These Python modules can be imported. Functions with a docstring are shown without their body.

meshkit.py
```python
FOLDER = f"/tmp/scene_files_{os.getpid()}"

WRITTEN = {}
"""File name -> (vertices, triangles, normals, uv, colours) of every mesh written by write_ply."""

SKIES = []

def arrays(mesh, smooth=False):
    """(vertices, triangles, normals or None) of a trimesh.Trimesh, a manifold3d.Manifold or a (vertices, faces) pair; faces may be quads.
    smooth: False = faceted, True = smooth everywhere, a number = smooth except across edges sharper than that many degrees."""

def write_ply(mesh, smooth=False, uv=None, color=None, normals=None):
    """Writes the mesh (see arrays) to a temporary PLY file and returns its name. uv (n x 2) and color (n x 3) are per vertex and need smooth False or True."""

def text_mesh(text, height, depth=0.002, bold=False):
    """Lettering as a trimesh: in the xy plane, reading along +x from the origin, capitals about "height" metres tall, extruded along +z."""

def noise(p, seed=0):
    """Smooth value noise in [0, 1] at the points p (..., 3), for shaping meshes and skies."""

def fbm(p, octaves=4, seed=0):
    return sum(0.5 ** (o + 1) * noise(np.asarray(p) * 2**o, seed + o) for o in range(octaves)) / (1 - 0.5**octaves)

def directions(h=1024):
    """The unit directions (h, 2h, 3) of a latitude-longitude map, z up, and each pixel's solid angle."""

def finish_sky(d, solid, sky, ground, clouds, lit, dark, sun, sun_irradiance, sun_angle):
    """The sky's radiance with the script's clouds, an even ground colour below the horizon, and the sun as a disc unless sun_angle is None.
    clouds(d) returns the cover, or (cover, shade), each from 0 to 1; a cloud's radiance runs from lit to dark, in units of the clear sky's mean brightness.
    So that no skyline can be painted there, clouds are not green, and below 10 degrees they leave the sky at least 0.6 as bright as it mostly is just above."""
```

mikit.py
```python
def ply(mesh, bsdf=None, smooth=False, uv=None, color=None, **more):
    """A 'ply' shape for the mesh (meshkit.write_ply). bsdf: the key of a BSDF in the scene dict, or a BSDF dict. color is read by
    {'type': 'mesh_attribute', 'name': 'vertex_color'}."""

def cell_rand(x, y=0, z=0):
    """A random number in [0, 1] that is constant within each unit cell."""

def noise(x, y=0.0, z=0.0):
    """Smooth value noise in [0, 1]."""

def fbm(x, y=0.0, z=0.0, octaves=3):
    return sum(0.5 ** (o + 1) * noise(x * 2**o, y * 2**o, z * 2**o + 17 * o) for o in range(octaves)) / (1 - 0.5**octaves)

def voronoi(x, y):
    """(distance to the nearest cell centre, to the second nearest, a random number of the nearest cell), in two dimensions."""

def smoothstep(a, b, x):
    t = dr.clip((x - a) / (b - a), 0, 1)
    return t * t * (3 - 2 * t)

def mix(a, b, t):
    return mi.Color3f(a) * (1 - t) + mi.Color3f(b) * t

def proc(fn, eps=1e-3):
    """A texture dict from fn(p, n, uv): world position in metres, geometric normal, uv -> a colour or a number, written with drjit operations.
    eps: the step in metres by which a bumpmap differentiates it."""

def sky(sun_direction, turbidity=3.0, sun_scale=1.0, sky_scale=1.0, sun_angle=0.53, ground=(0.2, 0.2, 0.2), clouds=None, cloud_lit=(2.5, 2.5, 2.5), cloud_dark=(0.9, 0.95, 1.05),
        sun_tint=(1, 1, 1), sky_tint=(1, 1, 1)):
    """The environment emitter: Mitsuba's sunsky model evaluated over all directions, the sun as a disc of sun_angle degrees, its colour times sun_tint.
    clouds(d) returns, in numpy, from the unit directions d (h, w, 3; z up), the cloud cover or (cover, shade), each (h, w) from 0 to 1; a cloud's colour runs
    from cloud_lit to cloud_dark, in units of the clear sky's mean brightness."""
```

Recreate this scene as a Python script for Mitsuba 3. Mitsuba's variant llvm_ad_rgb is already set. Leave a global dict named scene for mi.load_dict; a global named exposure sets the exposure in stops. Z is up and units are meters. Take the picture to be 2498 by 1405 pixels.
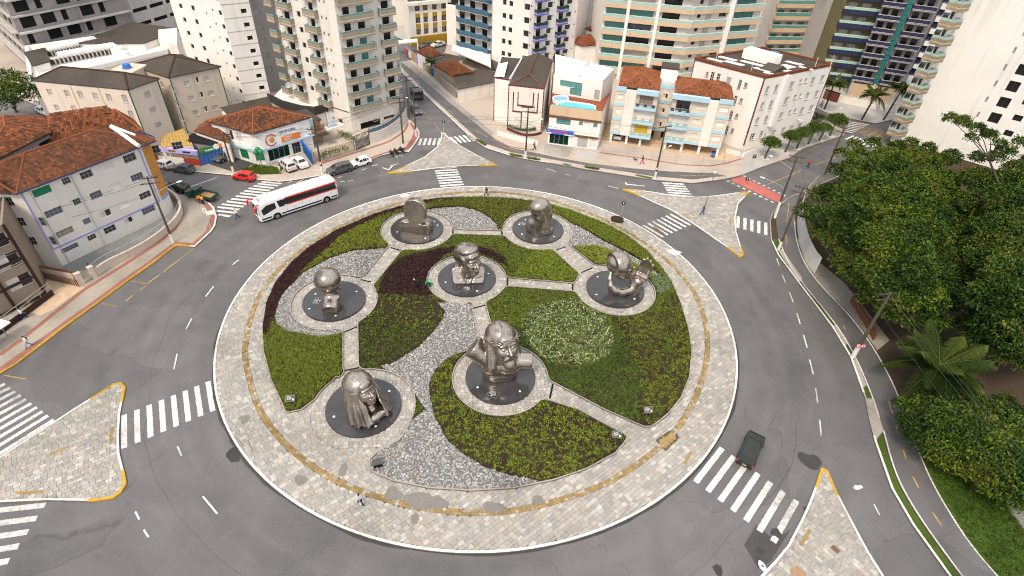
import math, random
import numpy as np, trimesh, shapely, mitsuba as mi, drjit as dr, mikit, meshkit, manifold3d
from shapely.geometry import Polygon, LineString, Point, MultiPolygon, box as sbox
from shapely.ops import unary_union
from mikit import proc, noise, fbm, voronoi, smoothstep, mix
T = mi.ScalarTransform4f
scene, labels = {}, {}
# ---- camera, sky, exposure
EYE = [3.76,-56.67,50.15]
scene['camera'] = {'type': 'perspective', 'fov': 83.008, 'fov_axis': 'x', 'near_clip': 0.5, 'far_clip': 6000.0,
    'to_world': T().look_at(origin=EYE, target=[EYE[0], EYE[1] + 77.498314, EYE[2] - 63.198191], up=[-0.04983211, 0.63119675, 0.7740203])}
scene['sky'] = mikit.sky([-0.3, -0.62, 0.9], turbidity=3, sun_scale=0.3, sun_angle=16, clouds=lambda d: (1.0, np.clip(1 - d[..., 2] * 1.3, 0, 1)), cloud_lit=(1.9, 1.93, 1.99), cloud_dark=(1.28, 1.3, 1.35))
exposure = 2.9
rng = np.random.default_rng(7)
# ---- palette: one colour, its dirt and its finish per name
PAL, PIX = [], {}
def C(name, rgb=None, dirt=0.25, streak=0.0):
    if rgb is not None and name not in PIX:
        PIX[name] = len(PAL); PAL.append((*rgb, dirt, streak))
    return PIX[name]
for n_, *a_ in (
    ('white', (.80, .79, .775), 0.08, 0.25), ('offwhite', (.74, .71, .67), 0.14, 0.25), ('cream', (.66, .59, .52), 0.15, 0.3), ('beige', (.55, .48, .41), 0.15, 0.25), ('tan', (.33, .28, .21), .3, .4),
    ('sand', (.58, .44, .31), .15, .3), ('greywall', (.31, .295, .29), .35, .5), ('lightgrey', (.48, .47, .46), .25, .4), ('concrete', (.33, .31, .285), .5, .35), ('darkconcrete', (.14, .13, .12), .5, .3),
    ('joint', (.10, .09, .075), 0.4, 0), ('kerbwhite', (.66, .65, .63), 0.55, 0), ('yellow', (.50, .30, .045), 0.6, 0), ('markwhite', (.64, .63, .62), 0.85, 0), ('markyellow', (.5, .31, .09), 0.8, 0),
    ('paver', (.355, .342, .32), 0.3, 0), ('paverwarm', (.37, .34, .295), 0.3, 0), ('pavergrey', (.31, .305, .295), 0.3, 0), ('paverpale', (.44, .425, .395), 0.25, 0), ('paverpink', (.34, .31, .285), 0.3, 0),
    ('tactile', (.30, .215, .10), 0.6, 0), ('redpath', (.48, .15, .135), 0.3, 0), ('redstrip', (.31, .145, .115), 0.4, 0), ('sidewalk', (.36, .325, .285), 0.45, 0), ('sidewalkgrey', (.42, .41, .40), 0.25, 0), ('sidewalkpink', (.47, .41, .36), 0.3, 0),
    ('soil', (.040, .029, .021), .5, 0), ('dirt', (.075, .058, .043), 0.5, 0), ('grass', (.07, .12, .025), .6, 0), ('black', (.018, .018, .02), .1, 0), ('darkgrey', (.06, .06, .062), .2, 0), ('grey', (.2, .2, .2), .25, 0),
    ('midgrey', (.33, .33, .33), .3, 0), ('steelgrey', (.42, .43, .44), .2, 0), ('polewood', (.10, .085, .07), 0.4, 0), ('gravel', (.30, .305, .315), 0.3, 0), ('gravelblue', (.22, .235, .26), 0.3, 0), ('gravelpale', (.42, .425, .43), 0.2, 0), ('graveltan', (.33, .29, .245), 0.3, 0),
    ('tile', (.20, .078, .042), 0.5, 0), ('tileold', (.13, .06, .038), 0.5, 0), ('tilebright', (.27, .10, .05), 0.4, 0), ('tiledark', (.075, .048, .036), 0.4, 0), ('slate', (.085, .075, .068), .5, 0), ('roofwhite', (.78, .77, .76), .15, 0), ('roofbrown', (.17, .07, .045), .4, 0),
    ('terracotta', (.55, .18, .10), .2, 0), ('maroon', (.15, .05, .045), 0.2, 0), ('skyblue', (.42, .62, .75), .15, .15), ('blue', (.035, .12, .36), .2, 0), ('bluebright', (.04, .16, .55), .15, 0), ('navy', (.02, .025, .09), .15, 0), ('violet', (.14, .15, .42), .15, .1),
    ('purpleblue', (.04, .045, .10), 0.15, 0.1), ('teal', (.02, .16, .17), .1, 0), ('steelblue', (.06, .14, .22), .15, 0), ('lilac', (.33, .31, .62), .15, 0), ('orange', (.50, .24, .07), .15, .2), ('orangesign', (.75, .22, .05), .1, 0), ('olive', (.20, .18, .10), .2, .3), ('mustard', (.36, .23, .03), .2, .1),
    ('red', (.62, .02, .02), .1, 0), ('redwall', (.42, .06, .05), .25, 0), ('brown', (.16, .075, .04), .3, 0), ('brownwall', (.27, .215, .17), .25, .2), ('green', (.02, .13, .07), .1, 0), ('signgreen', (.02, .20, .09), .1, 0), ('mint', (.30, .55, .45), .1, 0), ('darkgreen', (.008, .03, .025), .1, 0), ('truckgreen', (.01, .06, .05), .15, 0),
    ('curtain', (.55, .53, .5), .2, 0), ('yellowcloth', (.62, .40, .03), .1, 0), ('wood', (.25, .15, .08), .3, 0), ('pool', (.10, .45, .62), .05, 0), ('poolrim', (.16, .34, .62), .05, 0), ('deck', (.28, .10, .06), .3, 0), ('stonewall', (.33, .27, .19), .5, .2),
    ('skin', (.36, .2, .13), .05, 0), ('skindark', (.14, .075, .05), .05, 0), ('hair', (.015, .012, .01), .05, 0), ('jeans', (.05, .075, .15), .1, 0), ('jeanslight', (.22, .30, .42), .1, 0), ('shirtwhite', (.70, .70, .74), .05, 0), ('shirtlilac', (.52, .50, .62), .05, 0),
    ('silver', (.50, .51, .52), .05, 0), ('cargrey', (.085, .09, .092), .05, 0), ('carblack', (.012, .013, .014), .05, 0), ('suvgreen', (.016, .022, .019), .05, 0), ('carwhite', (.78, .78, .78), .04, 0), ('tyre', (.016, .016, .016), .1, 0), ('bluewin', (.07, .10, .14), .1, 0),
    ('leafdark', (.016, .036, .007), 0.1, 0), ('leaf', (.044, .086, .012), 0.1, 0), ('leafbright', (.10, .15, .014), 0.1, 0), ('leafyellow', (.14, .15, .012), 0.1, 0), ('leafolive', (.062, .066, .014), 0.1, 0), ('leaflime', (.23, .26, .06), 0.1, 0), ('leafgrey', (.17, .24, .13), .1, 0), ('leafpurple', (.036, .009, .019), 0.1, 0), ('leafbrown', (.075, .055, .022), .1, 0), ('flower', (.75, .76, .58), 0.05, 0),
    ('bark', (.10, .085, .065), .4, 0), ('palm', (.032, .058, .012), 0.1, 0), ('palmpale', (.075, .105, .02), 0.1, 0), ('mural', (.58, .34, .06), .5, 0), ('roofpatch', (.42, .28, .10), .9, 0), ('awning', (.06, .05, .045), .2, 0), ('bucketgreen', (.02, .33, .20), .05, 0), ('mosaic', (.68, .655, .61), 0.15, 0.15), ('slatefloor', (.22, .235, .235), .5, 0),
    ('glassteal', (.10, .26, .25), 0.05, 0), ('glasspale', (.30, .46, .44), 0.05, 0), ('ledlight', (.75, .85, .85), .02, 0), ('sail', (.60, .68, .76), .1, 0), ('cyan', (.03, .42, .55), .1, 0), ('pinkred', (.75, .05, .22), .05, 0), ('darkbrown', (.05, .032, .028), .2, 0), ('damp_and_shade', (.062, .06, .062), .3, 0), ('dampstone', (.20, .19, .18), .3, 0), ('gleaf', (.075, .125, .018), .1, 0), ('gbright', (.16, .22, .022), .1, 0), ('gyellow', (.25, .26, .02), .1, 0), ('gdark', (.035, .062, .013), .1, 0), ('golive', (.11, .12, .022), .1, 0), ('plank', (.30, .19, .10), .5, 0)):
    C(n_, *a_)
TAB = np.array(PAL, np.float32)
TABS = [mi.Float(np.ascontiguousarray(TAB[:, k])) for k in range(5)]
def palette(p, n, uv):
    i = mi.UInt32(dr.clip(uv.x + 0.5, 0, len(PAL) - 1))
    c = mi.Color3f(*[dr.gather(mi.Float, TABS[k], i) for k in range(3)])
    dirt, streak = dr.gather(mi.Float, TABS[3], i), dr.gather(mi.Float, TABS[4], i)
    big = fbm(p.x * 0.23, p.y * 0.23, p.z * 0.23, octaves=4)
    fine = noise(p.x * 5.1, p.y * 5.1, p.z * 5.1)
    run = noise(p.x * 1.7 + p.y * 1.1, p.y * 1.7 - p.x * 0.6, p.z * 0.11)
    k = 1 - dirt * (smoothstep(0.4, 0.9, big) * 0.6 + (fine - 0.5) * 0.45) - streak * smoothstep(0.62, 0.95, run) * 0.4
    return c * dr.maximum(k, 0.12) * (0.6 + 0.8 * uv.y)
PT = proc(palette)
def twosided(d): return {'type': 'twosided', 'bsdf': d}
scene['matte'] = twosided({'type': 'diffuse', 'reflectance': PT})
scene['satin'] = twosided({'type': 'principled', 'base_color': PT, 'roughness': 0.38, 'specular': 0.5})
scene['gloss'] = twosided({'type': 'principled', 'base_color': PT, 'roughness': 0.3, 'specular': 0.4, 'clearcoat': 0.35, 'clearcoat_gloss': 0.9})
scene['metal'] = twosided({'type': 'principled', 'base_color': PT, 'roughness': 0.35, 'metallic': 0.9})
scene['dark_glass'] = twosided({'type': 'principled', 'base_color': {'type': 'rgb', 'value': [.018, .02, .022]}, 'roughness': 0.06, 'specular': 0.55})
scene['leafy'] = {'type': 'principledthin', 'base_color': PT, 'roughness': 0.5, 'spec_trans': 0.0, 'diff_trans': 0.7, 'specular': 0.35} if False else twosided({'type': 'principled', 'base_color': PT, 'roughness': 0.6, 'specular': 0.12})
# ---- mesh collector: verts, faces, uv = (palette index, tone)
class MB:
    def __init__(s): s.v, s.f, s.u, s.n = [], [], [], 0
    def add(s, v, f, col, tone=.5):
        v = np.asarray(v, float); f = np.asarray(f, int)
        if len(f) == 0: return s
        if f.shape[1] == 4: f = np.vstack([f[:, [0, 1, 2]], f[:, [0, 2, 3]]])
        s.v.append(v); s.f.append(f + s.n); s.n += len(v)
        u = np.empty((len(v), 2)); u[:, 0] = C(col) if isinstance(col, str) else col; u[:, 1] = tone
        s.u.append(u); return s
    def mesh(s, m, col, tone=.5):
        v, f, _ = meshkit.arrays(m); return s.add(v, f, col, tone)
    def quad(s, a, b, c, d, col, tone=.5): return s.add([a, b, c, d], [[0, 1, 2, 3]], col, tone)
    def box(s, x0, y0, z0, x1, y1, z1, col, tone=.5, m=None):
        v = np.array([[x, y, z] for x in (x0, x1) for y in (y0, y1) for z in (z0, z1)], float)
        if m is not None: v = v @ m[:3, :3].T + m[:3, 3]
        return s.add(v, [[0, 1, 3, 2], [4, 6, 7, 5], [0, 4, 5, 1], [2, 3, 7, 6], [0, 2, 6, 4], [1, 5, 7, 3]], col, tone)
    def tube(s, pts, r, col, tone=.5, n=8, cap=True):
        pts = np.asarray(pts, float); r = np.broadcast_to(r, len(pts)); V = []
        for i in range(len(pts)):
            d = pts[min(i + 1, len(pts) - 1)] - pts[max(i - 1, 0)]; d = d / (np.linalg.norm(d) + 1e-9)
            a = np.cross(d, [0, 0, 1] if abs(d[2]) < .9 else [1, 0, 0]); a /= np.linalg.norm(a); b = np.cross(d, a)
            t = np.arange(n) * 2 * np.pi / n
            V.append(pts[i] + r[i] * (np.cos(t)[:, None] * a + np.sin(t)[:, None] * b))
        V = np.vstack(V); F = [[i * n + j, i * n + (j + 1) % n, (i + 1) * n + (j + 1) % n, (i + 1) * n + j] for i in range(len(pts) - 1) for j in range(n)]
        s.add(V, F, col, tone)
        if cap:
            for i in (0, len(pts) - 1): s.add(np.vstack([V[i * n:(i + 1) * n], pts[i]]), [[j, (j + 1) % n, n] for j in range(n)], col, tone)
        return s
    def sheet(s, poly, z, col, tone=.5):
        for g in polys(poly):
            v, f = trimesh.creation.triangulate_polygon(g, engine='earcut')
            s.add(np.c_[v, np.full(len(v), z)], f, col, tone)
        return s
    def prism(s, poly, z0, z1, col, tone=.5, side=None):
        s.sheet(poly, z1, col, tone)
        for g in polys(poly):
            for ring in [g.exterior, *g.interiors]:
                c = np.array(ring.coords)[:-1]; n = len(c)
                v = np.vstack([np.c_[c, np.full(n, z0)], np.c_[c, np.full(n, z1)]]); i = np.arange(n); j = (i + 1) % n
                s.add(v, np.stack([i, j, n + j, n + i], 1), side or col, tone)
        return s
    def build(s, key, bsdf='matte', smooth=False):
        if not s.v: return None
        v, f, u = np.vstack(s.v), np.vstack(s.f), np.vstack(s.u)
        if s.n > 2 and smooth is True: pass
        scene[key] = mikit.ply((v, f), bsdf, smooth=smooth, uv=u); return key
def polys(p):
    if p.is_empty: return []
    if p.geom_type == 'Polygon': return [p] if p.area > 1e-5 else []
    return [g for q in getattr(p, 'geoms', []) for g in polys(q)]
_used = {}
def name(base, parent=None):
    k = f'{parent}__{base}' if parent else base
    n = _used.get(k, -1) + 1; _used[k] = n
    return k if n == 0 else f'{k}_{n:03d}'
def thing(base, label, cat, group=None, kind=None):
    k = name(base); labels[k] = {'label': label, 'category': cat}
    if group: labels[k]['group'] = group
    if kind: labels[k]['kind'] = kind
    return k
def struct(base, mb, bsdf='matte', smooth=False):
    k = name(base); labels[k] = {'kind': 'structure'}
    if mb is not None: mb.build(k, bsdf, smooth)
    return k
def part(parent, base, mb, bsdf='matte', smooth=False, label=None, kind=None):
    k = name(base, parent); mb.build(k, bsdf, smooth)
    if label or kind: labels[k] = {**({'label': label} if label else {}), **({'kind': kind} if kind else {})}
    return k
def A(x): return np.asarray(x, float)
def frame(o, ang=0, z=0):
    c, s = math.cos(ang), math.sin(ang); m = np.eye(4); m[:2, :2] = [[c, -s], [s, c]]; m[:3, 3] = [o[0], o[1], z]; return m
def aim(a, b): return math.atan2(b[1] - a[1], b[0] - a[0])
def smoothline(p, n=4):
    p = A(p)
    for _ in range(n and 2):
        q = [p[0]]
        for i in range(len(p) - 1): q += [p[i] * .75 + p[i + 1] * .25, p[i] * .25 + p[i + 1] * .75]
        p = np.array(q + [p[-1]])
    return p
def smoothpoly(p):
    p = A(p)
    for _ in range(2):
        n = np.roll(p, -1, 0); p = np.stack([p * .75 + n * .25, p * .25 + n * .75], 1).reshape(-1, 2)
    return Polygon(p).buffer(0)
def strip(line, w): return LineString(line).buffer(w / 2, cap_style='flat', join_style='mitre')
def circle(c, r, n=72): return Point(*c).buffer(r, quad_segs=n // 4)
def pick(d, k, r=rng):
    names = list(d); w = A(list(d.values())); return [names[i] for i in r.choice(len(names), k, p=w / w.sum())]
# ================= ground, road, pavements
def asphalt(p, n, uv):
    big = fbm(p.x * 0.045 + 3, p.y * 0.045, 0, octaves=4)
    mid = fbm(p.x * 0.5, p.y * 0.5, 2, octaves=3)
    r = dr.sqrt(p.x * p.x + p.y * p.y); a = dr.atan2(p.y, p.x)
    lane = noise(r * 0.75, a * 5.0, 5.0)
    d1, d2, w = voronoi(p.x * 0.11 + 0.25 * mid, p.y * 0.11 + 0.25 * mid)
    crack = (1 - smoothstep(0.0, 0.012, d2 - d1)) * smoothstep(0.5, 0.62, big)
    wob = fbm(p.x * 0.12, p.y * 0.12, 9, octaves=3)
    polish = smoothstep(0.55, 0.0, dr.abs(r - 35.3 - wob)) + smoothstep(0.55, 0.0, dr.abs(r - 37.2 - wob)) + smoothstep(0.5, 0.0, dr.abs(r - 39.8 - wob))
    seam = 0.28 * smoothstep(0.07, 0.0, dr.abs(r - 37.9 - 2.2 * wob)) * smoothstep(0.4, 0.5, big) - 0.07 * polish * smoothstep(0.3, 0.6, mid)
    grain = noise(p.x * 14, p.y * 14, 0)
    k = 0.80 + 0.30 * (big - 0.5) + 0.22 * (mid - 0.5) + 0.2 * (lane - 0.5) - seam + 0.16 * (grain - 0.5) - 0.2 * crack - 0.10 * dr.select(w > 0.72, 1.0, 0.0) * smoothstep(0.45, 0.5, big)
    return mi.Color3f(0.142, 0.139, 0.145) * dr.maximum(k, 0.25)
scene['asphalt'] = twosided({'type': 'principled', 'base_color': proc(asphalt), 'roughness': 0.62, 'specular': 0.35})
mb = MB(); mb.sheet(sbox(-2500, -2500, 2500, 2500), -0.03, 'sidewalkgrey'); struct('ground', mb)
ROAD = sbox(-170, -140, 190, 200)
mb = MB(); mb.sheet(ROAD, 0.0, 'grey'); road = struct('road', mb, 'asphalt')
SW = Polygon([[-53.33,-17.15],[-52.39,-14.78],[-51.6,-13.24],[-50.21,-7.41],[-48.53,-1.77],[-47.57,1.85],[-46.17,6.25],[-45.08,10.61],[-42.33,10.44],[-41.69,14.44],[-41.8,16.11],[-42.66,18.71],[-44.15,21.13],[-45.53,22.51],[-47.49,23.48],[-49.49,24.06],[-51.45,24.53],[-54.71,26.36],[-64.37,31.52],[-86.21,43.07],[-119.49,60.53],[-159.49,39.81],[-82.69,-16.14]])
NW = Polygon([[-130.57,74.37],[-99.89,58.53],[-81.88,48.65],[-70.29,42.23],[-61.04,36.85],[-57.56,35],[-52.27,32.19],[-45.12,31.6],[-40.7,30.59],[-36.79,30.27],[-34.52,31.08],[-30.58,33.11],[-29.49,33.82],[-29.07,36.01],[-26.34,38.36],[-23.34,39.98],[-20.92,42.59],[-18.66,43.7],[-17.03,43.7],[-16.35,47.68],[-16.07,50.5],[-16.42,52.77],[-17.62,55.61],[-19.41,58.71],[-29.31,77.92],[-42,102.18],[-109.26,251.28],[-254.63,208.32]])
NE = Polygon([[-27.83,93.66],[-26.44,87.1],[-19.08,74.09],[-6.78,52.93],[-4.44,49.41],[-2.51,47.08],[2.04,44.43],[5.17,43.24],[11.77,41.63],[16.11,40.31],[18.72,39.79],[28.39,37.53],[35.49,37.04],[41.3,39],[45.5,41.15],[50.01,44.71],[57.08,49.41],[61.18,53.86],[72.43,61.39],[73.7,63.19],[73.69,65.09],[71.7,70.59],[64.63,85.39],[51.84,109.88],[13.05,155.6],[-18.82,129.94],[-17.45,103.27]])
FE = Polygon([[73.61,74.34],[77.44,71.3],[82.8,69.02],[87.51,71.4],[99.79,79.6],[173.45,136.66],[318.8,377.78],[-35.07,273.2],[-42.86,125.64],[-29.37,111.57],[-17.32,116.7],[13.32,166.98],[53.48,117.46],[67.68,88.57]])
EA = Polygon([[43.96,-35.92],[43.22,-32.14],[42.36,-27.38],[42.19,-23.62],[43.1,-18.04],[43.85,-14.91],[44.7,-12.06],[45.8,-5.44],[45.7,0.03],[44.56,8.93],[43.78,15.73],[44.02,20.04],[45.56,25.54],[47.08,28.63],[50.98,33.2],[57.74,38.24],[70.15,47.36],[78.72,55.45],[85.74,61.11],[168.63,113.56],[136.85,15.4],[57.63,-43.04],[46.55,-45.78]])
def pavement(base, poly, colr, kerbcol='kerbwhite', painted=None, kw=0.2):
    mb = MB(); mb.prism(poly, -0.05, 0.15, colr, .5, 'darkconcrete'); k = struct(base, mb)
    ring = poly.difference(poly.buffer(-kw))
    mb = MB(); mb.prism(ring, -0.02, 0.165, 'concrete', .55, 'darkconcrete'); part(k, 'kerb', mb)
    for j, (pp, c) in enumerate(painted or ()):
        mb = MB(); mb.prism(ring.buffer(0.02).intersection(pp), 0.02, 0.172 + 0.003 * j, c, .5, c if c == 'yellow' else 'darkconcrete'); part(k, 'painted_kerb', mb)
    return k
ALL = sbox(-400, -400, 400, 400)
def near(pts, w): return LineString(pts).buffer(w)
psw = pavement('pavement', SW, 'sidewalk', painted=[(near([[-53.33,-17.15],[-52.39,-14.78],[-51.6,-13.24],[-50.21,-7.41],[-48.53,-1.77],[-47.57,1.85],[-46.17,6.25],[-45.08,10.61],[-42.33,10.44]], .9), 'yellow'), (near([[-42.22,10.86],[-41.69,14.44],[-41.8,16.11],[-42.66,18.71],[-44.15,21.13],[-45.53,22.51],[-47.49,23.48]], .9), 'kerbwhite')])
pnw = pavement('pavement', NW, 'sidewalkpink', painted=[(near([[-57.56,35],[-52.27,32.19],[-45.12,31.6],[-40.7,30.59],[-36.79,30.27],[-34.52,31.08],[-30.58,33.11],[-29.49,33.82]], .9), 'kerbwhite'), (near([[-20.92,42.59],[-18.66,43.7],[-17.03,43.7],[-16.35,47.68],[-16.07,50.5],[-16.42,52.77],[-17.62,55.61],[-19.41,58.71]], .9), 'kerbwhite')])
pne = pavement('pavement', NE, 'sidewalkpink', painted=[(near([[-26.44,87.1],[-19.08,74.09],[-6.78,52.93]], .7), 'kerbwhite'), (near([[-4.44,49.41],[-2.51,47.08],[2.04,44.43],[5.17,43.24],[8.79,42.47]], .8), 'kerbwhite')])
pfe = pavement('pavement', FE, 'sidewalkgrey')
pea = pavement('pavement', EA, 'dirt', painted=[(near([[43.96,-35.92],[43.22,-32.14],[42.36,-27.38],[42.19,-23.62],[43.1,-18.04]], .8), 'kerbwhite'), (near([[45.17,-10.44],[45.8,-5.44],[45.7,0.03],[44.56,8.93],[43.78,15.73],[43.85,18.67]], .8), 'kerbwhite')])
# lengths of pavement with their own surface, laid 4 mm above
def lay(owner, base, poly, z, c, bsdf='matte', tone=.5):
    mb = MB(); mb.sheet(poly, z, c, tone); return part(owner, base, mb, bsdf)
lay(psw, 'red_edge', SW.intersection(near([[-53.33,-17.15],[-52.39,-14.78],[-50.21,-7.41],[-48.53,-1.77],[-47.57,1.85],[-46.17,6.25],[-45.08,10.61],[-42.33,10.44],[-41.69,14.44],[-42.66,18.71],[-45.53,22.51],[-47.49,23.48]], .85)).difference(SW.difference(SW.buffer(-.3))), .156, 'redstrip')
lay(psw, 'red_band', strip([[-54.32,-12.08],[-53.57,-9.07],[-52.85,-4.93],[-51.94,-0.13],[-51.32,1.55],[-49.85,5.28],[-47.76,11.21],[-47.26,14.49],[-48.01,18.81],[-49.54,21.37]], .6), .156, 'redstrip')
for q in ([[-49.28,-1.83],[-48.21,2.32],[-46.61,0.88],[-47.61,-2.9]],): lay(psw, 'red_ramp', Polygon(q).intersection(SW), .158, 'redstrip')
lay(psw, 'white_ramp', Polygon([[-45.14,19.68],[-43.97,20.41],[-43.03,19.28],[-44.18,18.69]]), .158, 'kerbwhite')
lay(pnw, 'red_edge', strip([[-29.56,33.81],[-29.11,36.16],[-26.38,38.51],[-23.41,40.3],[-20.98,42.92],[-18.59,44.22],[-17.5,45.58],[-16.99,49.64],[-17.05,53.09],[-18.75,57.32]], 1.0).intersection(NW), .156, 'redstrip')
lay(pnw, 'red_band', strip([[-31.66,37.62],[-29.06,40.18],[-24.71,44.41],[-21.48,47.83],[-19.5,52.41],[-19.18,57.9]], .5), .156, 'redstrip')
lay(pnw, 'driveway', Polygon([[-52.61,36.32],[-50.47,42.56],[-42.94,38.83],[-44.1,34.11],[-45.58,32.74],[-50.15,34.7]]), .156, 'darkgrey', tone=.9)
lay(pnw, 'lawn', Polygon([[-44.57,33.45],[-43.14,35.76],[-37.92,35.07],[-37.64,32.97],[-40.57,32.37],[-43.18,32.84]]), .157, 'grass')
lay(pnw, 'grey_apron', Polygon([[-52.27,32.19],[-57.56,35],[-60.61,38.21],[-52.48,35.86],[-46.82,33.67]]).intersection(NW), .155, 'sidewalk')
# ground of the plots behind the pavements
lay(pne, 'gravel_verge', Polygon([[-25.38,94.67],[-17.67,80.91],[-11.09,69.94],[-1.46,53.94],[-2.1,52.13],[-11.68,67.01],[-17.7,77.66],[-23.86,88.07],[-27.95,94.28]]), .156, 'concrete')
lay(pne, 'sand_court', Polygon([[19.81,52.56],[38.31,47.37],[43.73,46.74],[46.76,49.17],[45.23,52.63],[18.65,61.45],[18.05,53.31]]), .156, 'sand')
lay(pne, 'court', Polygon([[-10.98,77.79],[-0.58,53.07],[2.12,59.44],[-2.23,85.91]]), .154, 'sidewalkpink')
lay(pne, 'street_pavement', Polygon([[45.17,41.6],[50.11,45.06],[61.32,54.25],[72.43,61.8],[72.38,64.72],[68.51,67.51],[47.86,48.76]]), .155, 'sidewalkgrey')
lay(pne, 'concrete_apron', Polygon([[8.9,50.38],[14.52,49.18],[13.13,44.79],[8.45,46]]), .157, 'concrete', tone=.7)
lay(pne, 'pale_apron', Polygon([[15.27,48.18],[19.38,47.57],[18.14,43.98],[14.3,44.75]]), .157, 'sidewalkgrey', tone=.62)
BIKE = Polygon([[-29.08,96.38],[-23.96,88.66],[-17.03,76.96],[-11.93,68.39],[-1.42,51.82],[2,47.77],[11.09,44.57],[16.97,42.85],[23.78,41.77],[30.57,41.19],[36.36,41.16],[40.38,41.42],[42.25,40.34],[40.42,40],[35.78,38.44],[28.62,38.93],[18.84,41.24],[11.82,43.12],[5.15,44.95],[1.98,45.99],[-2.62,48.88],[-5.22,52.15],[-18.16,74.21],[-25.85,88.38],[-28.77,94.16]]).buffer(0)
mb = MB(); mb.sheet(BIKE, .16, 'grey'); part(pne, 'cycle_path', mb, 'asphalt')
lay(pne, 'red_band', strip([[-1.48,51.43],[1.99,48.13],[6.47,47.2]], .35), .162, 'redstrip', tone=.62)
lay(pne, 'red_band', strip([[19.38,47.57],[27.29,45.99],[35.04,44.12],[40.03,44.15],[43.33,45.51],[47.24,47.99]], .4), .16, 'redstrip', tone=.65)
for q in ([[-4.73,51.06],[-2.6,48.52],[-2.95,47.75],[-4.89,50.1]], [[2.01,45.29],[4.69,44.21],[4.47,43.51],[1.8,44.41]], [[5.47,44.12],[7.88,43.54],[7.56,42.67],[5.32,43.26]], [[12.17,42.33],[13.69,41.83],[13.5,41.16],[12.08,41.83]], [[16.12,41.6],[18.81,40.92],[18.61,40.25],[16.08,40.95]], [[25.45,39.39],[28.31,38.44],[28.06,37.8],[25.22,38.74]]):
    lay(pne, 'grass_patch', Polygon(q), .163, 'grass', tone=.75)
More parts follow.
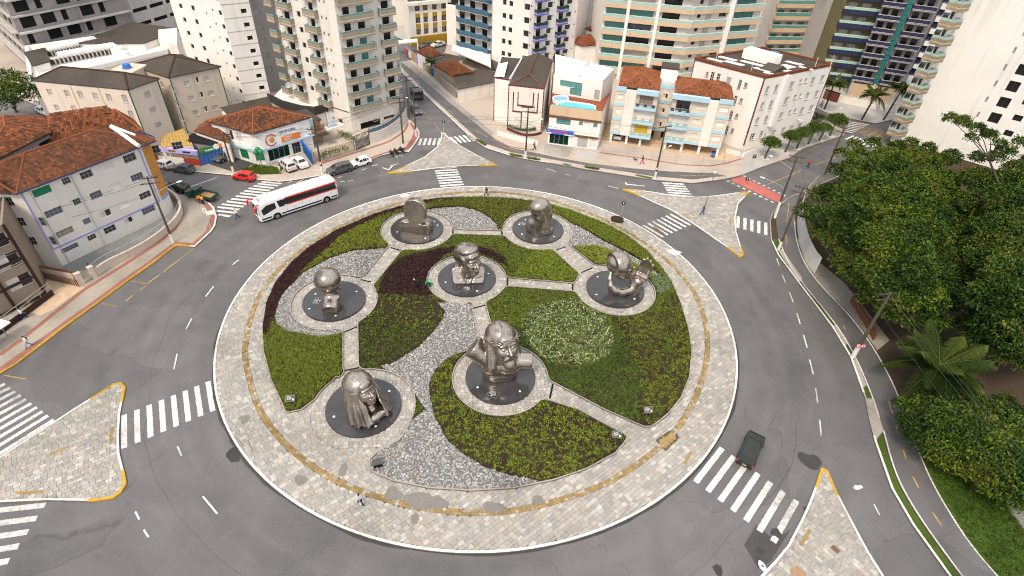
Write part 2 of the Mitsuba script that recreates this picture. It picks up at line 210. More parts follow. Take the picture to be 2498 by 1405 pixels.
BIKE2 = Polygon([[46.67,25.65],[45.29,20.15],[44.67,13.93],[45.02,9.25],[46.53,0.09],[46.49,-5.6],[45.63,-12.18],[44.67,-16.35],[43.56,-21.17],[43.29,-24.01],[43.52,-27.44],[44.36,-32.09],[45.05,-35.24],[48.58,-35.08],[47.51,-31.93],[46.73,-28.94],[46.57,-24.58],[46.84,-21.08],[47.89,-15.88],[48.93,-10.88],[49.42,-5.82],[49.42,-1.02],[48.81,3.67],[47.46,8.88],[47.07,14.13],[48.09,20.39],[49.82,25.94],[52.6,32.53],[57.51,37.61],[50.9,32.78],[47.86,28.7]]).buffer(0)
mb = MB(); mb.sheet(BIKE2, .16, 'grey', .5); part(pea, 'cycle_path', mb, 'asphalt')
for ln in ([[45.29,20.15],[44.67,13.93],[45.02,9.25],[46.53,0.09],[46.49,-5.6],[45.63,-12.18],[45.03,-14.89]], [[44.71,-16.57],[43.56,-21.17],[43.29,-24.01],[43.52,-27.44],[44.36,-32.09],[45.05,-35.24]], [[49.82,25.94],[48.09,20.39],[47.07,14.13],[47.46,8.88],[48.81,3.67],[49.42,-1.02],[49.42,-5.82],[48.93,-10.88],[47.89,-15.88],[46.84,-21.08],[46.57,-24.58],[46.73,-28.94],[47.51,-31.93],[48.58,-35.08]]):
    mb = MB(); mb.prism(strip(smoothline(ln), .14), .1, .2, 'markwhite', .45); part(pea, 'path_edging', mb)
STRIP2 = Polygon([[44.29,20.06],[44.04,15.75],[44.74,8.95],[45.92,0.05],[46.01,-5.42],[44.89,-12.05],[44.03,-14.9],[43.28,-18.03],[42.39,-23.61],[42.56,-27.37],[43.4,-32.13],[44.03,-32.1],[43.28,-27.45],[43.04,-24.02],[43.39,-21.18],[44.49,-16.36],[45.43,-12.2],[46.28,-5.62],[46.3,0.07],[44.78,9.23],[44.42,13.91],[45.09,20.13]]).buffer(0)
lay(pea, 'planted_verge', STRIP2, .158, 'grass', tone=.35)
for q in ([[44.21,16.84],[44.97,17.44],[45.48,10.04],[44.6,9.22]], [[45.95,0.13],[46.55,0.41],[46.58,-3.09],[46.03,-3.42]], [[45.77,-6],[46.41,-5.68],[45.76,-10.08],[45.1,-10.5]], [[44.86,-12.11],[45.63,-12.06],[44.71,-16.57],[43.19,-18.04],[44.05,-14.95]]):
    lay(pea, 'stone_paving', Polygon(q), .17, 'concrete', tone=.62)
lay(pea, 'grass_bank', Polygon([[47.89,-15.88],[46.84,-21.08],[46.57,-24.58],[46.73,-28.94],[47.51,-31.93],[50,-35.01],[52.7,-28.9],[52.83,-21.17],[51.68,-15.6],[50.09,-13.43]]), .156, 'grass', tone=.45)
WALK_E = Polygon([[48.35,20.42],[47.32,14.15],[47.7,8.9],[49.04,3.69],[49.63,-1],[49.75,-4.1],[52.24,-2.1],[51.71,5.09],[51.31,9.56],[49.6,14.34],[49.49,20.86]]).buffer(0)
lay(pea, 'worn_pavement', WALK_E, .157, 'sidewalk', tone=.32)
# ================= traffic islands: pavers with joints, kerbs with painted noses
PAVERS = {'paver': 5, 'paverwarm': 1.8, 'pavergrey': 3.4, 'paverpale': 2.2, 'paverpink': 1.0}
def pave(owner, region, ang, nearest, zt=.15, row=(.3, .46), ln=(.34, .74), limit=300, seed=1, gap=.025):
    r = np.random.default_rng(seed); c, s = math.cos(ang), math.sin(ang); rot = A([[c, -s], [s, c]])
    reg = shapely.affinity.rotate(region, -ang, origin=(0, 0), use_radians=True); shapely.prepare(reg)
    x0, y0, x1, y1 = reg.bounds; cells = []; y = y0
    while y < y1:
        h = r.uniform(*row); x = x0 - r.uniform(0, 1)
        while x < x1:
            w = r.uniform(*ln); cells.append((x + gap / 2, y + gap / 2, x + w - gap / 2, y + h - gap / 2)); x += w
        y += h
    cells = A(cells); bx = shapely.box(*cells.T); inside = shapely.contains(reg, bx); cut = shapely.intersects(reg, bx) & ~inside
    out = []
    for b, k in list(zip(bx[inside], [1] * inside.sum())) + [(p, 0) for q in bx[cut] for p in polys(reg.intersection(q)) if p.area > .02]:
        pts = np.array(b.exterior.coords)[:-1]; pts = pts @ rot.T
        out.append(pts)
    ctr = A([o.mean(0) for o in out]); order = np.argsort(np.hypot(*(ctr - A(nearest)).T)); rest = MB(); cols = pick(PAVERS, len(out), r)
    for rank, i in enumerate(order):
        o = out[i]; n = len(o); m = o.mean(0); top = m + (o - m) * .965; z = zt + r.uniform(-.004, .009); tilt = r.uniform(-.006, .006, 2)
        zz = z + (o - m) @ tilt; v = np.vstack([np.c_[o, zz - .07], np.c_[o, zz - .008], np.c_[top, zz]]); j = np.arange(n); k = (j + 1) % n
        f = [[a, b, n + b, n + a] for a, b in zip(j, k)] + [[n + a, n + b, 2 * n + b, 2 * n + a] for a, b in zip(j, k)]
        mb = MB() if rank < limit else rest; t = r.uniform(.38, .62)
        mb.add(v, f, cols[i], t); mb.add(np.c_[top, zz], [[0, q, q + 1] for q in range(1, n - 1)], cols[i], t)
        if mb is not rest: part(owner, 'paver', mb)
    if rest.v: part(owner, 'paver_field', rest, kind='stuff')
def island(poly, ang, nearest, painted, seed, limit=300):
    mb = MB(); mb.prism(poly, -.05, .1, 'joint', .5, 'darkconcrete'); k = struct('traffic_island', mb)
    ring = poly.difference(poly.buffer(-.22))
    mb = MB(); mb.prism(ring, -.02, .165, 'kerbwhite', .5, 'concrete'); part(k, 'kerb', mb)
    for pp, c in painted:
        mb = MB(); mb.prism(ring.buffer(.02).intersection(pp), .0, .173, c, .5, c); part(k, 'painted_kerb', mb)
    pave(k, poly.buffer(-.24), ang, nearest, seed=seed, limit=limit)
    return k
I1 = Polygon([[-45.76,-26.19],[-45.01,-25.05],[-42.43,-20.51],[-41.68,-19.14],[-40.29,-16.88],[-39.48,-15.43],[-38.78,-15.14],[-37.95,-15.74],[-37.4,-17.15],[-36.58,-19.25],[-35.25,-21.87],[-34.02,-23.99],[-32.24,-26.27],[-31.55,-27.24],[-31.53,-28.18],[-31.94,-28.74],[-33.36,-29.15],[-37.76,-29.3],[-41.66,-29.72],[-43.06,-29.84]])
I2 = Polygon([[36.04,-21.65],[34.85,-23.49],[33.09,-25.96],[31.73,-27.7],[29.79,-30.03],[28.06,-31.6],[26.42,-32.96],[23.59,-34.96],[37.33,-34.96],[37.38,-32.43],[36.98,-30.27],[36.76,-27.67],[36.53,-24.47],[36.55,-21.95]])
I3 = Polygon([[-11.9,52.91],[-11.6,49.89],[-11.89,46.56],[-13.68,42.03],[-17.43,36.93],[-19.23,35.19],[-16.85,35.75],[-11.42,37.88],[-6.51,39.35],[-0.16,40.19],[-3.82,43.45],[-7.7,47.39],[-10.2,50.43],[-11.39,52.78]]).buffer(.15)
I4 = Polygon([[22.3,33.65],[24.08,32.4],[29.73,27.38],[32.85,23.03],[36.77,16.74],[37.81,14.8],[38.46,15.38],[38.53,17.43],[39,21.79],[39.97,25.91],[41.74,30.65],[44.81,34.73],[44.03,34.8],[38.86,33],[35.22,32.09],[30.97,32.23],[27.68,33.04],[24.6,33.59]]).buffer(.1)
dot = lambda p, r: Point(*p).buffer(r)
i1 = island(I1, .62, [-36.89,-28.43], [(near([[-40.59,-16.9],[-39.54,-15.31],[-38.76,-15.02],[-37.87,-15.73],[-37.42,-17.03]], .8), 'yellow'), (near([[-32.11,-26.44],[-31.45,-27.28],[-31.41,-28.25],[-31.86,-28.82],[-33.26,-29.18]], .8), 'yellow')], 11)
i2 = island(I2, -.95, [33.1,-29.9], [(near([[34.89,-23.39],[36,-21.65],[36.38,-21.63]], .7), 'yellow'), (near([[36.49,-22.85],[36.56,-24.29]], .5), 'yellow')], 12)
i3 = island(I3, .5, [-9.33,39.7], [(dot([-18.71,35.55], 3.6), 'yellow'), (dot([-0.84,40.12], 2.8), 'yellow')], 13, 60)
i4 = island(I4, .3, [32.76,21.7], [(dot([22.76,33.26], 3.0), 'yellow'), (near([[36.81,16.42],[37.75,14.59],[38.56,15.5],[38.54,16.78]], .8), 'yellow'), (dot([44.39,34.55], 1.6), 'yellow')], 14, 100)
for owner, qs in ((i1, ([[-39.32,-23.59],[-40.45,-24.6]], [[-36.36,-21.07],[-35.41,-23.11]], [[-40.9,-28.77],[-38.6,-28.48]])), (i2, ([[32.37,-28.46],[30.93,-30.05]],)), (i4, ([[31.27,26.11],[32.47,24.71]], [[39.24,25.96],[38.71,24.17]]))):
    for q in qs:
        mb = MB(); mb.prism(strip(q, .3), .12, .172, 'tactile', .6); part(owner, 'tactile_strip', mb)
mb = MB(); mb.prism(strip([[33.79,-29.94],[34.2,-30.49]], .5), .12, .17, 'brown', .35); part(i2, 'manhole_cover', mb, 'satin')
mb = MB(); mb.prism(strip([[29.54,-32.14],[30.15,-32.96]], 1.0), .12, .175, 'plank', .5); part(i2, 'rusty_cover', mb, 'satin')
# ================= road markings
def mark(line, w=.14, c='markwhite', base='lane_dash', z=.004, flat=True):
    mb = MB(); mb.sheet(strip(line, w), z, c, .5); part(road, base, mb)
def zebra(a0, a1, b0, b1, n, w=.5):
    for i in range(n):
        t = i / max(n - 1, 1); mark([A(a0) * (1 - t) + A(b0) * t, A(a1) * (1 - t) + A(b1) * t], w, base='crosswalk_stripe')
zebra([-29.58,-14.34], [-27.31,-18.33], [-36.14,-19.37], [-33.95,-23.35], 8, .52)
zebra([-42.86,-20.42], [-45.91,-25.56], [-51.01,-16.05], [-53.88,-19.94], 10, .45)
zebra([-37.61,-29.7], [-42.55,-30.64], [-37.35,-34.77], [-41.07,-35.84], 5, .55)
zebra([26.47,-19.79], [22.79,-23.98], [32.23,-25.45], [28.59,-29.75], 7, .56)
zebra([-11.45,38], [-7.52,38.9], [-9.54,31.8], [-5.58,32.78], 8, .5)
zebra([-15.64,47.17], [-15.61,50.13], [-11.95,47.59], [-12.04,50.73], 5, .5)
zebra([-10.09,51.52], [-8.4,48.72], [-6.71,53.08], [-5.07,50.22], 5, .5)
zebra([29.87,36.89], [33.69,36.75], [30.31,32.7], [34.56,32.49], 6, .5)
zebra([24.32,22.48], [27.01,19.32], [29.36,26.3], [32.05,23.19], 7, .45)
zebra([40.75,26.6], [39.71,23.04], [44.86,25.09], [43.71,21.38], 5, .5)
zebra([77.31,69.6], [81.17,68.51], [74.1,64.21], [75.5,63.53], 7, .42)
zebra([75.13,62.04], [72.49,59.91], [79.09,57.91], [76.64,55.53], 8, .45)
for a, b in zip([[-39.96,30.22],[-40.38,29.47],[-40.8,28.72],[-41.23,27.84],[-41.65,26.97],[-41.99,26.12],[-42.35,25.15],[-42.7,24.2],[-43.1,23.38],[-43.51,22.45],[-43.78,21.54],[-43.45,20.45],[-42.75,19.42]], [[-36.4,29.87],[-36.71,29.13],[-37.1,28.25],[-37.55,27.38],[-37.86,26.53],[-38.3,25.68],[-38.64,24.79],[-39.04,23.9],[-39.31,22.85],[-39.79,22.04],[-40.15,21.14],[-40.46,20.12],[-40.72,19.01]]): mark([a, b], .5, base='crosswalk_stripe')
for s in ([[43.4,14.96],[43.19,13.19]], [[42.89,10.99],[42.78,9.07]], [[42.58,6.94],[42.36,4.81]], [[42.06,2.5],[41.75,0.37]], [[41.42,-1.74],[41.05,-4.06]], [[40.59,-6.14],[40.13,-8.59]], [[39.6,-10.79],[38.99,-13.02]], [[38.31,-15.42],[37.64,-17.52]], [[-36.03,2.08],[-36.13,-0.06]], [[-36.01,-4.27],[-35.79,-6.27]], [[-34.91,-10.39],[-34.13,-12.8]], [[-28.88,-22.86],[-27.97,-23.91]], [[-24,-28.09],[-21.98,-29.7]], [[-29.33,-29.89],[-28.59,-30.6]], [[-27.7,-31.52],[-26.97,-32.16]], [[-35.07,8.06],[-35.46,6.87]], [[19.77,34.83],[21.65,34.06]], [[9.08,40.17],[10.79,39.08]], [[12.48,38.24],[13.22,38.01]], [[39.73,-25.43],[39.77,-26.53]], [[-27.62,32.95],[-26.93,33.32]], [[-25.55,31.84],[-24.72,32.21]], [[-26.79,31.42],[-26.03,31.79]], [[-22.65,37.77],[-21.84,38.49]], [[-24.18,36.03],[-23.46,36.73]], [[-18.9,42.44],[-17.78,42.22]], [[-19.87,42.67],[-18.75,41.61]], [[-35.61,30.24],[-34.75,31.04]], [[-33.98,30.4],[-33.24,31.63]], [[-32.63,30.83],[-31.75,32.37]], [[-51.03,27.13],[-47.89,30.86]]): mark(s, .15)
for s in ([[-20.7,37.34],[-19.46,36.69],[-18.95,38.64]], [[-19.52,38.1],[-18.15,39.21]], [[23.08,35.75],[26.47,35.35]], [[23.16,36.36],[23.21,35.62],[24.1,35.71]]): mark(s, .25, base='painted_arrow')
for s in ([[-42.47,10.13],[-44.03,4.38]], [[-44.19,3.91],[-44.81,1.9]], [[-47.16,2.29],[-44.97,1.89]], [[-44.75,1.47],[-45.06,0.51]], [[-45.42,-0.61],[-45.64,-1.78]], [[-48.53,-2.32],[-46.24,-2.86]], [[-51.89,-14.88],[-49.21,-15.28]], [[-19.17,66.89],[-16.7,62.43]], [[-15.71,60.38],[-14.79,58.78]], [[-14.09,57.41],[-11.92,53.05]], [[49.01,38.08],[57.55,44.47]], [[61.4,47.23],[69.3,52.85]]): mark(s, .13, 'markyellow', 'yellow_line')
for k in range(5): mark([A([76.53,64.92]) * (1 - k / 4) + A([79.95,59.77]) * k / 4, A([79.42,67.42]) * (1 - k / 4) + A([83.5,63.22]) * k / 4], .16, 'markyellow', 'box_hatching')
for k in range(5): mark([A([76.53,64.92]) * (1 - k / 4) + A([79.42,67.42]) * k / 4, A([79.95,59.77]) * (1 - k / 4) + A([83.5,63.22]) * k / 4], .16, 'markyellow', 'box_hatching', .008)
for pa, pts in ((pea, ([[47.25,0.29],[47.28,-0.41]], [[47.23,-12.45],[46.85,-14.22]], [[46.39,-15.93],[46.12,-17.03]], [[45.65,-18.98],[45.42,-20.05]], [[45.04,-22.23],[44.98,-23.47]], [[44.97,-26.09],[45.11,-27.4]], [[50.88,31.65],[48.39,25.54]], [[46.93,21.78],[46.24,18.97]])), (pne, ([[-11.95,64.65],[-10.4,61.95]], [[-5.28,54.85],[-2.57,51.85]], [[0.47,47.93],[4.1,46.2]], [[20.27,41.86],[22.52,41.45]], [[33.64,39.74],[39.09,40.47]]))):
    for s in pts:
        mb = MB(); mb.sheet(strip(s, .12), .166, 'markyellow'); part(pa, 'yellow_dash', mb)
lay(road, 'red_crossing', Polygon([[42.61,39.26],[45.26,40.93],[50.89,33.88],[49.01,31.88]]), .005, 'redpath')
for a, b in (([41.95,39.04], [48.58,31.43]), ([45.58,41.28], [51.49,33.93])):
    for k in range(9):
        t0, t1 = k / 9 + .01, k / 9 + .065; mark([A(a) * (1 - t0) + A(b) * t0, A(a) * (1 - t1) + A(b) * t1], .45, base='crossing_block', z=.008)
def blot(c, r, seed, ex=1, rot=0):
    t = np.arange(40) / 40 * 2 * np.pi; k = meshkit.fbm(np.c_[np.cos(t) * .9 + seed, np.sin(t) * .9, t * 0], 2, seed); rr = r * (.45 + 1.1 * k)
    p = np.c_[np.cos(t) * rr * ex, np.sin(t) * rr]; c_, s_ = math.cos(rot), math.sin(rot); return Polygon(p @ A([[c_, s_], [-s_, c_]]) + A(c)).buffer(0)
for c, r, s, ex, ro in (([35.21,-21.02], 1.2, 3, .8, .6), ([-22.88,-23.28], 1.1, 4, .6, .3), ([27.15,-30.69], .35, 5, 1, 0), ([22.92,-32.54], .5, 6, 1, 0), ([33.38,-26.62], .8, 9, .5, 1), ([29.14,-28.87], .45, 8, 1, .4)): lay(road, 'damp_patch', blot(c, r, s, ex, ro), .006, 'damp_and_shade')
for c, r, s, ex, ro in (([39.09,-23.61], .28, 13, 1.6, .3),): lay(road, 'worn_paint', blot(c, r, s, ex, ro), .006, 'markwhite')
lay(road, 'asphalt_patch', Polygon([[27.54,-28.16],[28.8,-29.59],[30.7,-28.39],[27.79,-31.58],[26.52,-32.19],[25.82,-30.2]]), .003, 'damp_and_shade', tone=.8)
# ================= the round island: paving, tactile ring, paths, beds
RC = circle((0, 0), 32.26, 180)
mb = MB(); mb.prism(RC, -.05, .1, 'joint', .5, 'darkconcrete'); isl = struct('roundabout_pavement', mb)
ring = RC.difference(circle((0, 0), 32.02, 180))
mb = MB(); mb.prism(ring, -.02, .165, 'kerbwhite', .55, 'concrete'); part(isl, 'kerb', mb)
HEADS = {'crown': (2.95, -11.75), 'suit': (-2.55, 6.15), 'veil': (-11.55, -16.95), 'back': (-19.3, 0.05), 'tall': (7.35, 19.35), 'split': (-11.3, 17.7), 'hand': (17.95, 5.45)}
PR, DR_ = 5.55, 4.0
GARDEN = Polygon([[-26.64,-5.55],[-27.82,-0.99],[-28.13,3.22],[-27.45,7.91],[-26.26,11.41],[-24.83,13.97],[-23.37,16.53],[-21.07,18.93],[-18.73,21.43],[-15.35,24],[-11.5,26.45],[-8.9,27.37],[-5.18,28],[-0.39,28.47],[3.77,28.33],[8.6,27.46],[12.83,25.52],[16.12,23.45],[19.25,20.96],[21.54,18.39],[23.65,15.07],[25.23,11.21],[26.13,7.92],[26.53,3.16],[26.54,-1.68],[26.04,-6.11],[24.9,-10.19],[23.32,-13.37],[21.52,-15.68],[19.78,-17.27],[19.2,-17.63],[18.1,-17.65],[16.65,-18.79],[16.23,-19.75],[15.1,-21.16],[12.03,-23.16],[8.72,-24.59],[4.75,-25.7],[0.85,-26.18],[-3.07,-26.13],[-6.71,-25.54],[-8.88,-24.68],[-9.35,-24.01],[-19.43,-18.23],[-20.27,-17.01],[-22.46,-13.95],[-24.94,-9.65]])
OPEN = Polygon([[-19.64,-18.89],[-19.29,-18.12],[-18.07,-17.71],[-16.69,-15.65],[-15.66,-12.76],[-12.2,-15.06],[-6.26,-18.87],[-6.95,-20.98],[-8.92,-22.62],[-9.44,-23.41],[-9.1,-24.78],[-9.65,-26.5],[-15.98,-23.69]])
LINKS = [[[-16.97,-4.84],[-15.22,-11.6],[-13.36,-11.47],[-15.19,-4.19]], [[-17.05,4.11],[-14.99,3.65],[-12.49,12.39],[-14.79,13.03]], [[-6.14,18.2],[-5.99,16.85],[2.04,17.12],[1.98,18.58]], [[12.05,15.57],[9.65,13.87],[13.13,8.57],[15.64,10.71]], [[2.71,6.88],[2.79,4.88],[12.34,4.48],[12.43,6.28]], [[-1.43,0.37],[0.33,1.33],[1.99,-5.17],[-0.03,-5.31]], [[8.75,-11.89],[8.23,-14.69],[11.67,-15.9],[16.81,-19.2],[18.95,-17.86],[14.65,-15.66]]]
NODES = unary_union([circle(c, PR) for c in HEADS.values()])
PATHS = unary_union([NODES] + [Polygon(q).buffer(.02) for q in LINKS]).buffer(.9, quad_segs=6).buffer(-.9, quad_segs=6).intersection(GARDEN.union(NODES))
BEDS = GARDEN.difference(PATHS).difference(OPEN).buffer(-.25).buffer(.25)
PAVED = RC.buffer(-.26).difference(BEDS.buffer(.14))
# the ring of tactile slabs
TR = GARDEN.buffer(2.55, quad_segs=24).buffer(-.4)
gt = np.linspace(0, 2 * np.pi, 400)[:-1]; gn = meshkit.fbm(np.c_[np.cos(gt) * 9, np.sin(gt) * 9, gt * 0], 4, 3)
lay(road, 'gutter_shade', Polygon(np.c_[np.cos(gt), np.sin(gt)] * (32.35 + .75 * np.clip(gn - .25, 0, 1) ** 1.3)[:, None]).difference(circle((0, 0), 32.2, 180)), .007, 'damp_and_shade', tone=.62)  # shade along the kerb foot, painted as a dark ragged ring on the road
tl = np.array(smoothline([[-27.24,-9.81],[-25.77,-12.63],[-24.1,-15.54],[-22.19,-18.3],[-20.03,-20.59],[-17.85,-22.46],[-14.31,-24.85],[-10.91,-26.44],[-7.31,-27.48],[-3.88,-28.25],[0.56,-28.54],[4.68,-28.2],[9.14,-26.84],[13.78,-24.89],[17.65,-22.08],[20.83,-19.32],[23.74,-15.6],[26.24,-11.05],[28.05,-6.32],[29.19,-0.71],[29.16,5.09],[27.67,10.53],[24.78,15.92],[20.89,20.99],[15.98,25.06],[9.31,28.87],[3.72,30.24],[-1.55,30.42],[-6.72,29.49],[-12,27.47],[-16.86,24.24],[-20.73,20.76],[-24.56,15.86],[-27.29,10.71],[-28.97,5.32],[-29.36,0.29],[-28.63,-4.95],[-27.24,-9.81]]))
TACT = Polygon(tl).buffer(.28).difference(Polygon(tl).buffer(-.28)).union(Polygon([[19.58,-19.34],[21.33,-17.98],[22.18,-18.77],[20.39,-20.61]]))
pave(isl, PAVED.difference(NODES.buffer(.01)).difference(TACT.buffer(.03)), .72, (0, -29), seed=21, limit=300)
nodes = struct('garden_path', None)
mb = MB(); mb.sheet(PAVED.intersection(NODES), .105, 'joint'); mb.build('garden_path')
pave('garden_path', NODES.difference(unary_union([circle(c, DR_ - .05) for c in HEADS.values()])).intersection(PAVED), .1, (2.95, -13), row=(.36, .48), ln=(.38, .62), seed=22, limit=300)
# tactile slabs: one by one along the ring
mbt = MB(); ls = LineString(tl); s0 = 0; r = np.random.default_rng(5); near_t = []
while s0 < ls.length - .3:
    a, b = np.array(ls.interpolate(s0 + .015).coords[0]), np.array(ls.interpolate(s0 + .36).coords[0]); d = (b - a) / np.linalg.norm(b - a); nn = A([-d[1], d[0]])
    for side in (-.28, .01):
        q = A([a + nn * side, b + nn * side, b + nn * (side + .27), a + nn * (side + .27)]); z = .156 + r.uniform(0, .008)
        near_t.append((np.hypot(*(q.mean(0) - [0, -29])), q, z, r.choice(['tactile'] * 4 + ['paverwarm']), r.uniform(.25, .72)))
    s0 += .375
sq = Polygon([[19.58,-19.34],[21.33,-17.98],[22.18,-18.77],[20.39,-20.61]]); x0, y0, x1, y1 = sq.bounds
for gx in np.arange(x0, x1, .36):
    for gy in np.arange(y0, y1, .36):
        bb = sbox(gx, gy, gx + .34, gy + .34)
        if sq.contains(bb): near_t.append((3, np.array(bb.exterior.coords)[:4], .168 + r.uniform(0, .005), 'tactile', r.uniform(.4, .8)))
near_t.sort(key=lambda t: t[0])
for k, (_, q, z, c, t) in enumerate(near_t):
    m = MB() if k < 300 else mbt; n = len(q)
    v = np.vstack([np.c_[q, np.full(n, z - .06)], np.c_[q, np.full(n, z)]]); j = np.arange(n); m.add(v, np.stack([j, (j + 1) % n, n + (j + 1) % n, n + j], 1), c, t); m.add(v[n:], [[0, 1, 2, 3]], c, t)
    if m is not mbt: part(isl, 'tactile_slab', m)
part(isl, 'tactile_ring', mbt, kind='stuff')
for q in ([[23.02,-20.55],[22.04,-22.07]], [[25.93,22.04],[27.23,20.04]]):
    mb = MB(); mb.prism(strip(q, .3), .12, .175, 'tactile', .5); part(isl, 'tactile_strip', mb)
for q in ([[26.67,15.33],[27.78,15.96],[29.11,15.12],[27.94,14.18]], [[-15.78,27.5],[-14.61,28.3],[-14.05,27.81],[-15.08,27.03]]): lay(isl, 'white_ramp', Polygon(q), .168, 'kerbwhite', tone=.62)
for c, r_, s, ex in (([-11.76,-24.84], .8, 1, .6), ([-15.48,-25.95], .6, 2, 1), ([-6.54,-27.06], .8, 3, 1), ([-3.67,-27.36], 1.0, 4, 1.3), ([-2.28,-27.71], .7, 5, 1.2), ([-4.01,-29.31], .5, 6, 1), ([3.09,-27.75], .6, 7, 1.5), ([-23.52,-19.24], .5, 8, 1), ([7.31,-26.93], .5, 9, 1.2)): lay(isl, 'damp_stain', blot(c, r_, s, ex), .172, 'dampstone', tone=.5)
lay(isl, 'soil_heap_stain', blot([20.3,23.34], 1.0, 17, 1.5), .171, 'soil', tone=.8)
# drains at the ends of the link paths
for q in ([[-16.66,-5.63],[-15.22,-4.49]], [[-15.05,-11.91],[-13.41,-11.29]], [[-16.99,4.83],[-15.5,4.41]], [[-14.41,12.64],[-12.79,12.05]], [[-5.84,18.34],[-5.68,16.88]], [[1.66,18.56],[1.92,17.1]], [[10.08,14.12],[11.53,15.1]], [[13.5,8.88],[15.24,10.19]], [[3.06,6.81],[3.13,5]], [[12.14,6.16],[12.06,4.55]], [[-1.29,-0.03],[0.47,0.84]], [[8.97,-12.31],[8.56,-14.43]]):
    mb = MB(); mb.prism(strip(q, .22), .1, .172, 'black', .8); part('garden_path', 'drain_grate', mb)
mb = MB(); mb.prism(circle([-1.74,0.84], .4, 24), .1, .175, 'brown', .5); part('garden_path', 'manhole_cover', mb, 'satin')
# curbs round the beds
cb = BEDS.buffer(.13).difference(BEDS)
mb = MB(); mb.prism(cb, .1, .3, 'concrete', .58, 'darkconcrete'); struct('bed_edging', mb)
mb = MB(); mb.sheet(BEDS.buffer(.02), .17, 'soil'); struct('bed_soil', mb)
# ---- gravel, stone by stone
GRAV = [[[-25.75,-3.6],[-26.07,-2.06],[-26.36,0.94],[-25.06,5.46],[-22.65,9],[-19.7,11.26],[-13.95,12.47],[-15.32,8.92],[-16.48,5.05],[-18.25,3.13],[-16.66,-5.63],[-17.68,-6.14],[-19.21,-6.61],[-20.97,-6.23],[-23.56,-5.84],[-25.16,-4.7]], [[-11.97,22.93],[-11.03,23.27],[-7.86,24.46],[-5.15,24.84],[-2.38,23.84],[-0.34,22.04],[0.81,20.11],[1.04,18.16],[-5.44,17.58],[-8.97,20.28]], [[10.87,23.33],[11.62,22.17],[13.97,20.71],[17.52,16.92],[20.97,13.9],[23.14,11.63],[24.56,9.31],[24.05,9.07],[21.33,11.98],[18.6,14.64],[16.16,15.71],[11.72,15.22],[10.4,18.54]], [[-5.77,0.69],[-4.63,-0.77],[-4.73,-2.12],[-5.6,-4.61],[-7.11,-7.65],[-9.81,-10.53],[-10.94,-10.86],[-7.15,-13.55],[-4.82,-16.88],[-9.59,-22.37],[-9.57,-24.26],[-7.04,-25.91],[0.88,-26.56],[7.2,-24.85],[4.31,-24.38],[1.85,-23.6],[-0.31,-22.31],[-2.15,-20.69],[-3.67,-18.18],[-4.67,-15.45],[-5.14,-13.11],[-4.72,-11.08],[-3.53,-9.11],[-2.17,-8.13],[-0.28,-7.25],[0.17,-5.22],[-1.35,0.05],[-3.14,1.31]]]
GR = unary_union([Polygon(q).buffer(.05) for q in GRAV]).intersection(BEDS)
def scatter(poly, dens, seed):
    r = np.random.default_rng(seed); out = []
    for g in polys(poly):
        x0, y0, x1, y1 = g.bounds; n = int((x1 - x0) * (y1 - y0) * dens)
        p = np.c_[r.uniform(x0, x1, n), r.uniform(y0, y1, n)]; out.append(p[shapely.contains_xy(g, p[:, 0], p[:, 1])])
    return np.vstack(out) if out else np.zeros((0, 2))
mb = MB(); mb.sheet(GR, .178, 'darkconcrete', .75); struct('gravel_base', mb)
oc = trimesh.creation.icosahedron(); OV, OF = oc.vertices / np.linalg.norm(oc.vertices[0]), oc.faces
def stones(pts, smin, smax, z, cols, seed):
    r = np.random.default_rng(seed); n = len(pts); s = r.uniform(smin, smax, (n, 1, 1)) * r.uniform(.55, 1.2, (n, 1, 3)) * [1, 1, .65]
    v = OV[None] * s * r.uniform(.78, 1.15, (n, 12, 1)); a = r.uniform(0, 6.28, n); c, q = np.cos(a)[:, None], np.sin(a)[:, None]
    x, y = v[..., 0] * c - v[..., 1] * q, v[..., 0] * q + v[..., 1] * c
    v = np.stack([x + pts[:, None, 0], y + pts[:, None, 1], v[..., 2] + z + r.uniform(0, .05, (n, 1))], -1)
    names = pick(cols, n, r); u = np.empty((n, 12, 2)); u[..., 0] = A([C(k) for k in names])[:, None]; u[..., 1] = r.uniform(.25, .75, (n, 1))
    m = MB(); m.v, m.f, m.u, m.n = [v.reshape(-1, 3)], [(OF[None] + (np.arange(n) * 12)[:, None, None]).reshape(-1, 3)], [u.reshape(-1, 2)], n * 12
    return m
m = stones(scatter(GR, 36, 31), .08, .15, .19, {'gravel': 5, 'gravelblue': 3, 'gravelpale': 3, 'graveltan': .7}, 32)
m.build('gravel'); labels['gravel'] = {'kind': 'stuff', 'label': 'loose pale grey gravel winding between the planted beds', 'category': 'gravel'}
